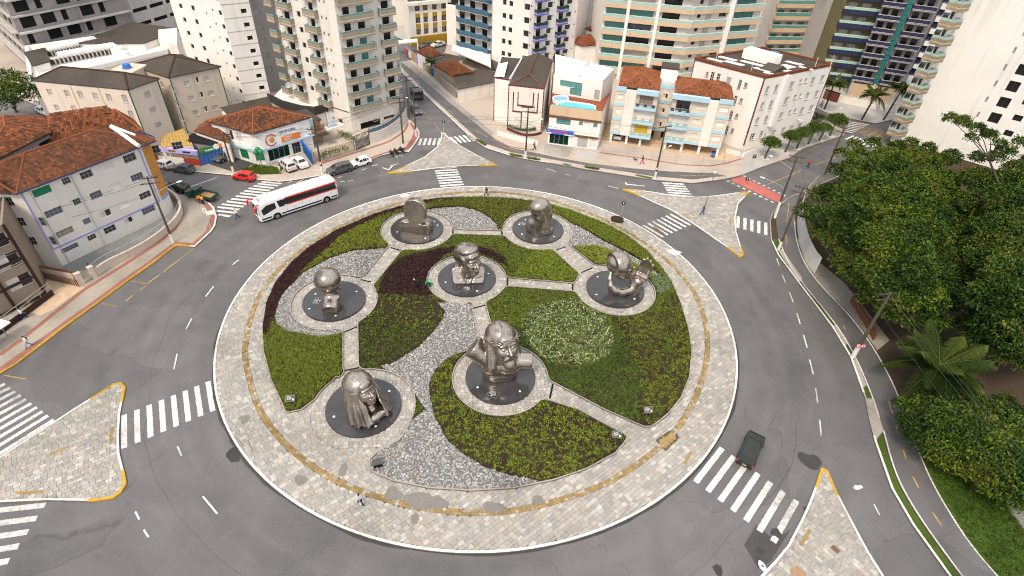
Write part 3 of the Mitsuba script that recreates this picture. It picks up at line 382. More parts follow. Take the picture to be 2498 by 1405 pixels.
# ---- ground-cover plants: leaf by leaf
def leaves(pts, per, ln, wd, tilt, hgt, cols, seed, spread=.10, z=.17, clump=.35):
    """per leaves at each point: a bent blade of two quads each, thrown outwards by tilt (radians from upright)"""
    r = np.random.default_rng(seed); n = len(pts) * per; P_ = np.repeat(pts, per, 0)
    den = meshkit.fbm(np.c_[P_ * .55, np.zeros(n)], 3, seed)
    az = r.uniform(0, 6.283, n); ti = r.uniform(*tilt, n); l = ln * r.uniform(.6, 1.3, n); w = wd * r.uniform(.7, 1.25, n)
    base = np.c_[P_ + r.normal(0, spread, (n, 2)), z + hgt * r.uniform(0, 1, n) ** .8 * (.75 + .5 * den)]
    d1 = np.c_[np.cos(az) * np.sin(ti), np.sin(az) * np.sin(ti), np.cos(ti)]; t2 = np.minimum(ti + .7, 1.75)
    d2 = np.c_[np.cos(az) * np.sin(t2), np.sin(az) * np.sin(t2), np.cos(t2)]; sd = np.c_[-np.sin(az), np.cos(az), np.zeros(n)]
    m1 = base + d1 * (l * .55)[:, None]; tip = m1 + d2 * (l * .5)[:, None]; ww = w[:, None] / 2
    v = np.stack([base, m1 - sd * ww, m1 + sd * ww, tip], 1)
    f = np.array([[0, 1, 2], [1, 3, 2]]); names = list(cols); pr = A(list(cols.values())); cid = A([C(k) for k in names])
    q = .22 * meshkit.fbm(np.c_[P_ * .5, np.zeros(n)], 3, seed + 5) + .78 * r.uniform(0, 1, n); q = (np.argsort(np.argsort(q)) + .5) / n
    u = np.empty((n, 4, 2)); u[..., 0] = cid[np.searchsorted(np.cumsum(pr / pr.sum()), q).clip(0, len(names) - 1)][:, None]; u[..., 1] = r.uniform(.2, .8, (n, 1))
    m = MB(); m.v, m.f, m.u, m.n = [v.reshape(-1, 3)], [(f[None] + (np.arange(n) * 4)[:, None, None]).reshape(-1, 3)], [u.reshape(-1, 2)], n * 4
    return m
free = BEDS.difference(GR.buffer(.06)).buffer(-.08)
def bed(base, label, px, dens, *a, **k):
    global free
    reg = free if px is None else free.intersection(px if hasattr(px, 'geom_type') else Polygon(px).buffer(0)); free = free.difference(reg)
    m = leaves(scatter(reg, dens, a[-1]), *a, **k); m.build(base_ := name(base), 'leafy'); labels[base_] = {'kind': 'stuff', 'label': label, 'category': 'plants'}
purple = unary_union([Polygon([[-13.96,1.91],[-14.08,4.08],[-13.85,6.84],[-12.64,9.94],[-10.5,11.33],[-7.04,12.76],[-4.52,13.6],[-4.29,12.58],[-6.28,11.48],[-7.63,8.3],[-7.92,5.47],[-7.54,3.62],[-6.62,2.14]]), Polygon([[-1.67,13.85],[0.51,13.2],[2.4,11.5],[3.08,9.28],[2.18,9.89],[0.32,11.23],[-1.53,12.09]]), Polygon([[-26.25,-6.61],[-27.97,-0.6],[-28.19,3.4],[-27.51,8.1],[-26.32,11.62],[-24.89,14.18],[-23.43,16.75],[-21.12,19.16],[-18.78,21.67],[-15.39,24.25],[-14.6,24.71],[-14.34,23.21],[-18.05,20.4],[-20.68,17.34],[-22.4,14.51],[-23.57,11.23],[-24.65,7.85],[-25.71,4.31],[-26.18,1.21],[-25.95,-3.62],[-25.58,-6.92]]), Polygon([[-12.06,25.61],[-11.56,26.84],[-8.93,27.63],[-7.26,28.07],[-7.16,27.14],[-9.75,26.09],[-11.29,25.03]])])
bed('purple_groundcover', 'dark purple leafed ground cover in sweeping bands', purple, 26, 7, .19, .08, (.2, 1.2), .28, {'leafpurple': 7, 'leafbrown': .8, 'gdark': .6}, 41)
bed('yellow_shrubs', 'yellow green clipped shrubs along the northwest edge', [[-25.91,-7.65],[-27.22,-4.09],[-26.99,7.95],[-21.12,19.16],[-15.97,23.06],[-13.36,23.3],[-16.13,17.3],[-14.25,12.45],[-19.7,11.26],[-22.65,9],[-25.06,5.46],[-26.36,0.94],[-25.75,-3.6],[-25.95,-5.5]], 24, 8, .17, .085, (.2, 1.2), .32, {'gyellow': 2.2, 'gleaf': 2.6, 'gbright': 2.2, 'leafbrown': .7, 'golive': 1.5}, 42)
bed('tall_grass', 'unmown bright grass in the bed beside the west path', [[-27.86,-3.76],[-23.61,-5.69],[-20.97,-6.23],[-16.64,-5.7],[-14.72,-11.88],[-16.53,-16.21],[-19.3,-18.6],[-24.25,-12.21]], 42, 6, .30, .05, (.05, .75), .16, {'gleaf': 2.6, 'gbright': 2.2, 'gyellow': .9, 'golive': 1.8, 'leafbrown': .5}, 43)
bed('sparse_lilies', 'sparse yellow green strap leaved plants on dark soil', [[-15.37,-4.73],[-15.56,-1.27],[-14.46,2.21],[-6.45,2.49],[-4.45,-0.43],[-4.75,-3.2],[-7.71,-4.17],[-12.21,-4.72]], 6, 8, .30, .07, (.35, 1.2), .12, {'gdark': 4, 'gleaf': 1, 'gyellow': 1.0, 'gbright': .7}, 44, clump=.3)
bed('mid_green_lilies', 'mid green strap leaved plants below the sparse yellow ones', [[-15.77,-4.76],[-12.24,-4.57],[-7.63,-4.01],[-5.17,-3.98],[-7.1,-7.72],[-9.8,-10.59],[-10.91,-10.99],[-14.03,-11.84]], 15, 7, .25, .055, (.2, 1.1), .14, {'gdark': 3.4, 'gleaf': 1.8, 'gbright': .7, 'gyellow': .3}, 45)
bed('white_flowers', 'low plants dotted with creamy white flowers in the east bed', [[4.99,-3.25],[5.84,-0.46],[8.26,1.6],[11.58,2.78],[14.27,1.89],[16.21,-0.72],[16.78,-3.89],[15.96,-6.95],[13.98,-8.78],[11.51,-9.34],[9.09,-9.17],[7.16,-7.69],[5.9,-5.75]], 24, 8, .15, .085, (.3, 1.3), .24, {'gleaf': 3.4, 'gdark': 1.4, 'leafgrey': .7, 'flower': 1.0, 'gbright': 1.8}, 46)
bed('dotted_groundcover', 'yellow green tufts dotted over dark soil on the east edge', [[16.56,0.1],[19.46,-0.24],[22.97,1.64],[26.65,6.68],[26.75,-6.06],[22.98,-15.14],[19.87,-17.54],[18.06,-17.92],[18.83,-13.06],[19.03,-9.29],[18.4,-4.5]], 15, 9, .15, .085, (.3, 1.2), .2, {'gyellow': 1.8, 'gleaf': 2.4, 'gdark': 2, 'leafbrown': 1}, 47)
bed('dark_groundcover', 'dense dark green ground cover behind the info board', [[4.99,-3.25],[6.66,-6.41],[9.09,-9.31],[11.5,-9.47],[13.97,-8.91],[16.11,-6.94],[16.94,-3.88],[16.77,-0.44],[18.4,-4.5],[19.03,-9.29],[18.83,-13.06],[18.06,-17.92],[14.73,-16.21],[9.01,-12.49],[6.67,-8.81],[3.54,-3.35]], 26, 7, .16, .07, (.3, 1.25), .15, {'gdark': 3.2, 'gleaf': 3, 'gbright': .5}, 48)
bed('south_groundcover', 'bright tufts thinning out over bare soil in the south bed', [[-5.41,-12.82],[-3.56,-8.84],[-1.27,-7.31],[-0.42,-16.6],[8.5,-15.19],[8.75,-14.19],[12.89,-16.88],[16.98,-19.55],[15.04,-21.66],[12,-23.49],[7.12,-25.12],[3.91,-24.41],[-0.31,-22.31],[-3.76,-18.18]], 11, 9, .16, .085, (.3, 1.2), .16, {'gyellow': 2, 'gleaf': 2.8, 'gbright': 2.2, 'gdark': 1.6}, 49)
bed('lime_grass', 'pale lime arching grass between the gravel and the hand sculpture', [[11.4,14.77],[12.8,15.64],[16.16,15.71],[18.91,14.67],[21.5,11.9],[24.29,9.09],[22.87,8.22],[20.71,9.47],[17.84,10.21],[15.16,9.89]], 30, 9, .24, .06, (.1, 1.0), .34, {'leaflime': 3, 'gyellow': 1.8, 'gbright': 1.5, 'gleaf': .9}, 50)
bed('silver_grass', 'silver green tufted grass at the edge beside the hand sculpture', [[23.02,9.18],[24.53,9.5],[26.41,8.51],[25.75,6.16],[23.38,4.21],[22.59,6.36]], 32, 8, .22, .05, (.1, 1.0), .3, {'leafgrey': 4, 'gbright': 1}, 51)
bed('bright_patch', 'bright green lawn patch in the bed north of the middle path', [[3.75,6.68],[5.11,10.63],[7.2,13.66],[9.34,14.06],[13.91,8.92],[12.3,6],[6.61,6]], 36, 7, .17, .07, (.2, 1.2), .16, {'gleaf': 2.4, 'gbright': 3, 'gyellow': .8}, 52)
bed('north_shrubs', 'dense olive and yellow shrubs along the north edge', [[-12.02,27.6],[-5.28,28.94],[3.75,29.14],[10.66,27.53],[9.23,24.42],[1.19,17.72],[-0.34,22.04],[-2.84,24.55],[-8.22,24.68],[-11.25,22.5]], 26, 8, .17, .085, (.2, 1.2), .36, {'golive': 2, 'gleaf': 2.4, 'gyellow': 1.4, 'leafbrown': 1.4, 'gdark': 1}, 53)
bed('northeast_grass', 'long loose grass along the northeast edge', [[9.3,28.33],[12.86,26.04],[17.79,22.74],[21.89,18.65],[26.08,9.91],[26.65,6.68],[24.17,9.08],[21,14.11],[17.54,17.15],[13.98,20.95],[9.23,24.42]], 36, 7, .32, .055, (.05, .8), .22, {'gleaf': 2.4, 'gbright': 2, 'gyellow': 1.2, 'golive': 1.6}, 54)
bed('green_groundcover', 'short olive green ground cover filling the other beds', None, 34, 7, .16, .075, (.25, 1.25), .16, {'golive': 2, 'gleaf': 3.2, 'gdark': 1.4, 'gbright': .9, 'gyellow': .5}, 55)
# ================= buildings
class Bld:
    """footprint corners counter-clockwise; face i runs from corner i to corner i+1, left to right as seen from outside"""
    def __init__(s, base, label, pts, z1, col, z0=.1, group=None, cat='building', depth=.2):
        s.k = thing(base, label, cat, group); s.p = [A(q) for q in pts]; s.z0, s.z1, s.col, s.depth = z0, z1, col, depth
        s.holes = {}; s.w = MB(); s.own = {}
        if Polygon(s.p).exterior.is_ccw is False: raise ValueError(base)
    def fr(s, i):
        a, b = s.p[i % len(s.p)], s.p[(i + 1) % len(s.p)]; L_ = np.linalg.norm(b - a); e = (b - a) / L_; return a, e, A([e[1], -e[0]]), L_
    def m(s, i, out=0.):
        a, e, n, L_ = s.fr(i); m = np.eye(4); m[:3, 0] = [*e, 0]; m[:3, 1] = [*(-n), 0]; m[:3, 3] = [*(a + n * out), 0]; return m      # x along, y inwards, z up
    def window(s, i, b, style='dark', parent=None, base='window', cutw=True):
        u0, z0, u1, z1 = b
        if u1 - u0 < .15 or z1 - z0 < .15: return None
        if cutw: s.holes.setdefault(i, []).append(b)
        m = s.m(i); f, glass, nv, nh, extra = STY[style]; d = s.depth; mb = MB(); w_ = u1 - u0
        fw = .05 if w_ > .7 else .03
        if f:
            for q in ((u0, z0, u0 + fw, z1), (u1 - fw, z0, u1, z1), (u0 + fw, z0, u1 - fw, z0 + fw), (u0 + fw, z1 - fw, u1 - fw, z1)): mb.box(q[0], d - .09, q[1], q[2], d - .02, q[3], f, .5, m)
            for k in range(1, nv): x = u0 + w_ * k / nv; mb.box(x - .025, d - .08, z0 + fw, x + .025, d - .03, z1 - fw, f, .5, m)
            for k in range(1, nh): z = z0 + (z1 - z0) * k / nh; mb.box(u0 + fw, d - .075, z - .02, u1 - fw, d - .035, z + .02, f, .5, m)
        if extra == 'sill': mb.box(u0 - .08, -.08, z0 - .09, u1 + .08, d - .1, z0 - .005, 'maroon', .6, m)
        if extra == 'sillw': mb.box(u0 - .06, -.07, z0 - .07, u1 + .06, d - .1, z0 - .005, 'lightgrey', .6, m)
        if mb.v: k_ = part(s.k if parent is None else parent, base, mb, 'satin')
        else: k_ = None
        g = MB(); g.box(u0 - .02, d - .035, z0 - .02, u1 + .02, d - .03, z1 + .02, glass if isinstance(glass, str) else 'black', .5 + .25 * ((hash((round(u0, 2), round(z0, 2))) % 7) / 7 - .5), m)
        bs = 'dark_glass' if glass is None else ('satin' if glass in ('bluewin', 'green', 'glassteal', 'darkgrey') else 'matte')
        if extra == 'half' or extra == 'halfw':
            h = MB(); h.box(u0 + fw, d - .06, z0 + fw, u0 + w_ * .5, d - .05, z1 - fw, 'curtain', .5, m); 
            if k_: part(k_, 'blind', h)
        if k_ is None: return part(s.k if parent is None else parent, base, g, bs)
        part(k_, 'pane', g, bs); return k_
    def rows(s, i, boxes, dz, n0, n1, style='dark', du=0., **kw):
        st = style if isinstance(style, (list, tuple)) else [style]
        for k in range(n0, n1):
            for j, b in enumerate(boxes): s.window(i, (b[0] + du * k, b[1] + dz * k, b[2] + du * k, b[3] + dz * k), st[(j + 3 * k) % len(st)] if len(st) != len(boxes) else st[j], **kw)
    def band(s, i, z0, z1, col, out=.03, u0=None, u1=None, base='band', bsdf='matte', tone=.5, inn=.1):
        a, e, n, L_ = s.fr(i); u0 = -out if u0 is None else u0; u1 = L_ + out if u1 is None else u1
        mb = MB(); mb.box(u0, -out, z0, u1, inn, z1, col, tone, s.m(i)); return part(s.k, base, mb, bsdf)
    def balcony(s, i, u0, u1, z, depth=1.2, h=1.0, front='tan', rail=None, railh=.35, slab='offwhite', door=(.3,), dstyle='door', dh=2.2, base='balcony', inset=False, dw=1.1, sl=.3):
        m = s.m(i); mb = MB(); mb.box(u0, -depth, z, u1, .02, z + .12, slab, .5, m)
        t = .1; mb.box(u0, -depth, z - sl, u1, -depth + t, z + h, front, .5, m)
        mb.box(u0, -depth + t, z - sl, u0 + t, -.0, z + h, front, .5, m); mb.box(u1 - t, -depth + t, z - sl, u1, -.0, z + h, front, .5, m)
        k_ = part(s.k, base, mb)
        if rail:
            r_ = MB(); zz = z + h
            for q in ((u0 + .03, -depth + .03, u1 - .03, -depth + .06), (u0 + .03, -depth + .06, u0 + .06, -.02), (u1 - .06, -depth + .06, u1 - .03, -.02)): r_.box(q[0], q[1], zz, q[2], q[3], zz + railh, rail, .5, m)
            part(k_, 'railing', r_, 'satin')
            c_ = MB(); c_.box(u0, -depth - .01, zz + railh, u1, -depth + .08, zz + railh + .05, 'steelgrey' if rail != 'darkgreen' else 'green', .5, m); part(k_, 'handrail', c_, 'satin')
        for d_ in door: s.window(i, (u0 + d_, z + .14, u0 + d_ + dw, z + .14 + dh), dstyle, base='balcony_door')
        return k_
    def boxpart(s, i, base, q, col, bsdf='matte', tone=.5, parent=None):
        mb = MB(); mb.box(q[0], q[1], q[2], q[3], q[4], q[5], col, tone, s.m(i)); return part(parent or s.k, base, mb, bsdf)
    def walls(s, cols=None, z0s=None):
        for i in range(len(s.p)):
            a, e, n, L_ = s.fr(i); z0, z1 = (z0s or {}).get(i, s.z0), s.z1; hs = [(max(h[0], .02), max(h[1], z0 + .02), min(h[2], L_ - .02), min(h[3], z1 - .02)) for h in s.holes.get(i, [])]
            hs = [h for h in hs if h[2] - h[0] > .05 and h[3] - h[1] > .05]; c = (cols or {}).get(i, s.col)
            zs = sorted({z0, z1, *[h[1] for h in hs], *[h[3] for h in hs]}); V, F = [], []
            def q4(u0, y0, za, u1, y1, zb, order):
                P_ = lambda u, y, z: [*(a + e * u - n * y), z]
                V.extend([P_(u0, y0, za), P_(u1, y1, za) if order else P_(u1, y1, za), P_(u1, y1, zb), P_(u0, y0, zb)]); F.append([len(V) - 4, len(V) - 3, len(V) - 2, len(V) - 1])
            for za, zb in zip(zs, zs[1:]):
                if zb - za < 1e-4: continue
                zm = (za + zb) / 2; iv = sorted((h[0], h[2]) for h in hs if h[1] < zm < h[3]); u = 0.
                for c0, c1 in iv:
                    if c0 > u + 1e-4: q4(u, 0, za, c0, 0, zb, 1)
                    u = max(u, c1)
                if u < L_ - 1e-4: q4(u, 0, za, L_, 0, zb, 1)
            d = s.depth
            for u0, w0, u1, w1 in hs:
                q4(u0, 0, w0, u0, d, w1, 1); q4(u1, d, w0, u1, 0, w1, 1)
                for z in (w0, w1):
                    P_ = lambda u, y: [*(a + e * u - n * y), z]; V.extend([P_(u0, 0), P_(u1, 0), P_(u1, d), P_(u0, d)]); F.append([len(V) - 4, len(V) - 3, len(V) - 2, len(V) - 1])
            if F: s.w.add(V, F, c)
        return part(s.k, 'wall', s.w)
    def flat(s, col='slate', parapet=.5, pcol=None, base='roof', z=None, tone=.5):
        z = s.z1 if z is None else z; P_ = Polygon(s.p); mb = MB(); mb.sheet(P_.buffer(-.02), z - parapet, col, tone)
        inn = P_.buffer(-.22, join_style='mitre'); mb.prism(P_.buffer(.01, join_style='mitre').difference(inn), z - parapet - .05, z + .02, pcol or s.col); return part(s.k, base, mb)
STY = {'dark': ('darkgrey', None, 2, 1, None), 'plain': (None, None, 1, 1, None), 'white': ('white', None, 2, 1, 'half'), 'grille': ('midgrey', None, 3, 2, None), 'shutter': ('lightgrey', 'lightgrey', 3, 1, 'sillw'), 'whiteshut': ('white', 'offwhite', 4, 1, None),
       'halfopen': ('offwhite', None, 2, 1, 'half'), 'green': ('green', 'signgreen', 3, 2, None), 'sill': ('white', None, 2, 3, 'sill'), 'sillshut': ('lightgrey', 'lightgrey', 2, 1, 'sill'), 'sillsmall': ('white', None, 1, 5, 'sill'), 'door': ('black', None, 2, 1, None), 'tealdoor': ('teal', 'glassteal', 2, 2, None),
       'curtain': ('white', 'curtain', 2, 1, None), 'yellow': ('white', 'yellowcloth', 3, 1, None), 'grey': (None, 'midgrey', 1, 1, None), 'void': (None, 'black', 1, 1, None), 'shop': ('steelgrey', 'darkgreen', 4, 1, None), 'roller': ('lightgrey', 'lightgrey', 1, 9, None), 'bluew': ('midgrey', 'bluewin', 4, 2, None), 'brownw': ('lightgrey', 'brownwall', 4, 2, None), 'teal': (None, 'glassteal', 1, 1, None)}
def hip(owner, base, pts, z, rise, col, over=.4, ridge=.5, tiles=True, tile_cols=None, seed=1, ridge_col='tilebright', row=.42, wid=.3, gable=0):
    """a hipped roof over a four-cornered plan: solid slopes, then barrel tiles laid course by course"""
    P_ = A(pts); c = P_.mean(0); P_ = c + (P_ - c) * (1 + over * 2 / max(np.ptp(P_[:, 0]), np.ptp(P_[:, 1])))
    l = [np.linalg.norm(P_[(i + 1) % 4] - P_[i]) for i in range(4)]; s = 0 if l[0] + l[2] >= l[1] + l[3] else 1
    m0, m1 = (P_[(s + 3) % 4] + P_[s]) / 2, (P_[(s + 1) % 4] + P_[(s + 2) % 4]) / 2; wid_ = (l[(s + 1) % 4] + l[(s + 3) % 4]) / 2; ln = np.linalg.norm(m1 - m0); t = min(ridge * wid_ / ln, .499) if not gable else .0
    r0, r1 = m0 + (m1 - m0) * t, m1 - (m1 - m0) * t
    Q = [np.r_[p, z] for p in P_]; R0, R1 = np.r_[r0, z + rise], np.r_[r1, z + rise]
    a, b, d, e = Q[s], Q[(s + 1) % 4], Q[(s + 2) % 4], Q[(s + 3) % 4]
    slopes = [(a, b, R1, R0), (b, d, R1, R1), (d, e, R0, R1), (e, a, R0, R0)]
    mb = MB()
    for q in slopes: mb.add(q, [[0, 1, 2], [0, 2, 3]], col)
    mb.add([x - [0, 0, .14] for x in Q] + Q, [[i, (i + 1) % 4, 4 + (i + 1) % 4, 4 + i] for i in range(4)] + [[0, 1, 2, 3]], 'darkgrey')
    k = part(owner, base, mb)
    for p, q in ((a, R0), (b, R1), (d, R1), (e, R0), (R0, R1)):
        if np.linalg.norm(q - p) > .3: mb2 = MB(); mb2.tube([p, q], .16, ridge_col, .5, 6); part(k, 'ridge_cap', mb2)
    if tiles: lay_tiles(k, slopes, tile_cols or {'tile': 4, 'tileold': 3, 'tilebright': 1.2, 'tiledark': 1.2}, seed, row, wid)
    return k
def lay_tiles(owner, slopes, cols, seed, row=.42, wid=.3):
    r = np.random.default_rng(seed); m = MB(); VV, FF, UU, n = [], [], [], 0; names = list(cols); pr = A(list(cols.values())); cid = A([C(x) for x in names])
    for q in slopes:
        a, b, c, d = [A(x) for x in q]; e = b - a; L_ = np.linalg.norm(e); e /= L_; nn = np.cross(e, (c if np.linalg.norm(c - a) > np.linalg.norm(d - a) else d) - a); nn /= np.linalg.norm(nn); nn *= np.sign(nn[2] or 1); up = np.cross(nn, e); up *= np.sign(up[2] or 1)
        S = max((c - a) @ up, (d - a) @ up); cu, du = (c - a) @ e, (d - a) @ e; cs, ds = (c - a) @ up, (d - a) @ up
        nr = int(S / row); i, j = np.meshgrid(np.arange(nr), np.arange(int(L_ / wid)), indexing='ij'); v0, u0 = i.ravel() * row, j.ravel() * wid
        lo, hi = du * (v0 + row) / max(ds, 1e-6), L_ + (cu - L_) * (v0 + row) / max(cs, 1e-6); ok = (u0 > lo - .02) & (u0 + wid < hi + .05); u0, v0 = u0[ok], v0[ok]; N = len(u0)
        if not N: continue
        x = A([0, .25, .5, .75, 1.]) * wid * .96; hgt = A([0, .06, .085, .06, 0])
        lift = r.uniform(0, .02, N); V = []
        for vv, add in ((0, .045), (row * 1.12, .0)):
            pu = u0[:, None] + x[None] + r.uniform(-.01, .01, (N, 1)); pv = v0[:, None] + vv + r.uniform(-.015, .015, (N, 1)); ph = hgt[None] + add + lift[:, None] + .02
            V.append(a + pu[..., None] * e + pv[..., None] * up + ph[..., None] * nn)
        V = np.concatenate(V, 1); f = [[k, k + 1, 6 + k, 5 + k] for k in range(4)]; f = np.array([[t[0], t[1], t[2]] for t in f] + [[t[0], t[2], t[3]] for t in f] + [[0, 4, 2], [0, 2, 1], [2, 4, 3]])
        pos = V[:, 2]; q_ = np.clip(.3 * meshkit.fbm(pos * .3, 3, seed) + .7 * r.uniform(0, 1, N), 0, .999); q_ = (np.argsort(np.argsort(q_)) + .5) / N
        u = np.empty((N, 10, 2)); u[..., 0] = cid[np.searchsorted(np.cumsum(pr / pr.sum()), q_).clip(0, len(cid) - 1)][:, None]; u[..., 1] = r.uniform(.3, .7, (N, 1))
        VV.append(V.reshape(-1, 3)); FF.append((f[None] + (np.arange(N) * 10)[:, None, None]).reshape(-1, 3) + n); UU.append(u.reshape(-1, 2)); n += N * 10
    if n: m.v, m.f, m.u, m.n = VV, FF, UU, n; part(owner, 'roof_tiles', m, kind='stuff')
def corr(owner, base, quad, col, pitch=.5, amp=.05, tone=.5, thick=.08):
    """a corrugated sheet over four points (a, b along the eaves; c, d along the top)"""
    a, b, c, d = [A(x) for x in quad]; n = max(int(np.linalg.norm(b - a) / pitch * 4), 8); t = np.linspace(0, 1, n)[:, None]; h = amp * np.sin(np.arange(n) * np.pi / 2)[:, None] * [0, 0, 1]
    lo, up = a + (b - a) * t + h, d + (c - d) * t + h; v = np.vstack([lo, up, lo - [0, 0, thick], up - [0, 0, thick]]); i = np.arange(n - 1)
    f = np.vstack([np.stack([i, i + 1, n + i + 1, n + i], 1), np.stack([2 * n + i, 2 * n + i + 1, 3 * n + i + 1, 3 * n + i], 1), np.stack([i, i + 1, 2 * n + i + 1, 2 * n + i], 1)])
    mb = MB(); mb.add(v, f, col, tone); return part(owner, base, mb)
def post(mb, p, z0, z1, w, col, tone=.5): mb.box(p[0] - w / 2, p[1] - w / 2, z0, p[0] + w / 2, p[1] + w / 2, z1, col, tone)
def fence(base, label, line, z0, h, step, col, bars=2, w=.05, cat='fence', fill=None, bsdf='matte', fillh=None):
    k = thing(base, label, cat); p = A(line); ls = LineString(p); n = max(int(round(ls.length / step)), 1)
    for i in range(n + 1):
        q = ls.interpolate(ls.length * i / n).coords[0]; mb = MB(); post(mb, q, z0, z0 + h, w, col); part(k, 'post', mb, bsdf)
    for j in range(bars):
        mb = MB(); z = z0 + h * (j + 1) / bars - .05
        for a, b in zip(p, p[1:]): mb.tube([[*a, z], [*b, z]], .03, col, .5, 5)
        part(k, 'rail', mb, bsdf)
    if fill:
        mb = MB(); mb.prism(LineString(p).buffer(.02, cap_style='flat'), z0, z0 + (fillh or h * .95), fill); part(k, 'panel', mb, bsdf)
    return k
def wall_line(base, label, line, z0, z1, t, col, cap=None, tone=.5):
    k = thing(base, label, 'wall'); mb = MB(); g = LineString(line).buffer(t / 2, cap_style='flat', join_style='mitre'); mb.prism(g, z0, z1, col, tone); part(k, 'body', mb)
    if cap: mb = MB(); mb.prism(LineString(line).buffer(t / 2 + .05, cap_style='square', join_style='mitre'), z1, z1 + .08, cap); part(k, 'coping', mb)
    return k
def text(owner, base, s, h, m, col, bsdf='matte', bold=True, depth=.03):
    """lettering on a plane: m maps x along, y inwards, z up"""
    t = meshkit.text_mesh(s, h, depth, bold); v = np.asarray(t.vertices); w_ = np.c_[v[:, 0], -v[:, 2], v[:, 1]] @ m[:3, :3].T + m[:3, 3]
    mb = MB(); mb.add(w_, t.faces, col); return part(owner, base, mb, bsdf)
def at(m, u, y, z): q = m.copy(); q[:3, 3] = m[:3, 3] + m[:3, 0] * u + m[:3, 1] * y + m[:3, 2] * z; return q
# ---- corner apartment block with tiled roof (left foreground)
pA = [[-62.14,4.09], [-57.74,4.59], [-50.23,18.01]]
ea = (A(pA[2]) - A(pA[1])); ea /= np.linalg.norm(ea); na = A([-ea[1], ea[0]])
rc = [A(pA[2]) + ea * (2.6 * math.sin(t)) + na * (2.6 - 2.6 * math.cos(t)) for t in np.linspace(0, math.pi / 2, 7)][1:]
b = Bld('corner_apartment_block', 'mosaic-clad four storey corner block with a worn red tile roof and orange rounded corner', [*pA, *[list(q) for q in rc], list(rc[-1] + na * 6.4), list(A(pA[1]) + na * 9.0 - ea * 2), list(A(pA[0]) + na * 9.0)], 11.75, 'mosaic', depth=.22)
b.rows(1, [[12.83,10.06,14.59,11.21],[9.55,10.06,11.19,11.2],[6.91,10.15,8.45,11.17],[4.65,10.4,5.64,11.31]], 0, 0, 1, ['grille', 'whiteshut', 'grille', 'grille'])
b.rows(1, [[12.78,7.18,14.51,8.16],[9.58,7.05,11.19,8.14],[6.92,7,8.43,8.04],[4.71,7.26,5.64,8.14],[1.1,7.08,3.22,8.09]], 0, 0, 1, ['bluew', 'whiteshut', 'bluew', 'grille', 'bluew'])
b.rows(1, [[1.05,10.24,3.15,11.27]], 0, 0, 1, 'green')
b.rows(1, [[12.86,4.1,14.56,5.11],[9.64,4.19,11.18,5.12],[7.05,3.96,8.52,5.02],[4.72,4.16,5.66,5.03],[1.1,3.94,3.29,4.9]], 0, 0, 1, ['grille', 'whiteshut', 'halfopen', 'bluew', 'brownw'])
b.rows(1, [[12.37,1.75,14.34,2.74],[9.57,1.64,10.8,2.53],[6.58,1.55,8.21,2.55],[4.27,1.7,5.41,2.51]], 0, 0, 1, ['bluew', 'halfopen', 'grille', 'grille'])
b.rows(1, [[0.75,1.66,2.9,2.41]], 0, 0, 1, 'bluew')
b.rows(0, [[1.5, 3.6, 2.9, 4.9], [1.5, 6.6, 2.9, 7.9], [1.5, 9.6, 2.9, 10.9], [4.4, 3.6, 5.2, 4.8], [4.4, 6.6, 5.2, 7.8]], 0, 0, 1, 'grille')
b.walls(); b.band(1, 2.78, 3.0, 'lilac', .06); b.boxpart(1, 'corner_strip', (-.09, -.06, 2.9, .09, .1, 11.7), 'lilac'); b.boxpart(1, 'corner_strip', (15.2, -.06, 2.9, 15.37, .1, 11.7), 'lilac')
mb = MB(); pts = [A(pA[2]) + ea * (2.66 * math.sin(t)) + na * (2.6 - 2.66 * math.cos(t)) for t in np.linspace(.14, math.pi / 2, 8)]
for p, q in zip(pts, pts[1:]): mb.quad([*p, 3.4], [*q, 3.4], [*q, 11.3], [*p, 11.3], 'orange')
part(b.k, 'orange_panel', mb)
mb = MB()
for p, q in zip(pts, pts[1:]): mb.quad([*p, 2.8], [*q, 2.8], [*q, 3.35], [*p, 3.35], 'lilac')
part(b.k, 'corner_band', mb)
for u in (5.9, 0.9): mb = MB(); mb.tube([[*(A(pA[1]) + ea * u - na * .08), z] for z in (.3, 11.5)], .06, 'lightgrey', .5, 6); part(b.k, 'downpipe', mb)
o_ = .45; L15 = float(np.linalg.norm(A(pA[2]) - A(pA[1])))
e0 = [A(pA[1]) - ea * .6 - na * o_, A(pA[2]) + ea * 2.4 - na * o_, A(pA[2]) + ea * 2.8 + na * 9.4, A(pA[1]) - ea * 2.8 + na * 9.4]
hip(b.k, 'roof', e0, 11.8, 2.3, 'tileold', over=.05, seed=3, ridge=.55, ridge_col='tile', tile_cols={'tile': 1.8, 'tileold': 5, 'tiledark': 1.6})
mb = MB(); gl = [*e0[:2], A(pA[2]) + ea * 3.05 + na * 1.2, e0[2]]
mb.tube([[*p, 11.78] for p in [A(pA[0]) - na * .5, *gl]], .13, 'navy', .5, 6); part(b.k, 'gutter', mb, 'satin')
e2 = [A(pA[0]) - na * .5, e0[0] + 0, e0[3], A(pA[0]) + na * 9.4]
hip(b.k, 'roof', e2, 11.78, 2.3, 'tileold', over=.02, seed=4, ridge=.3, ridge_col='tile', tile_cols={'tile': 1.8, 'tileold': 5, 'tiledark': 1.6})
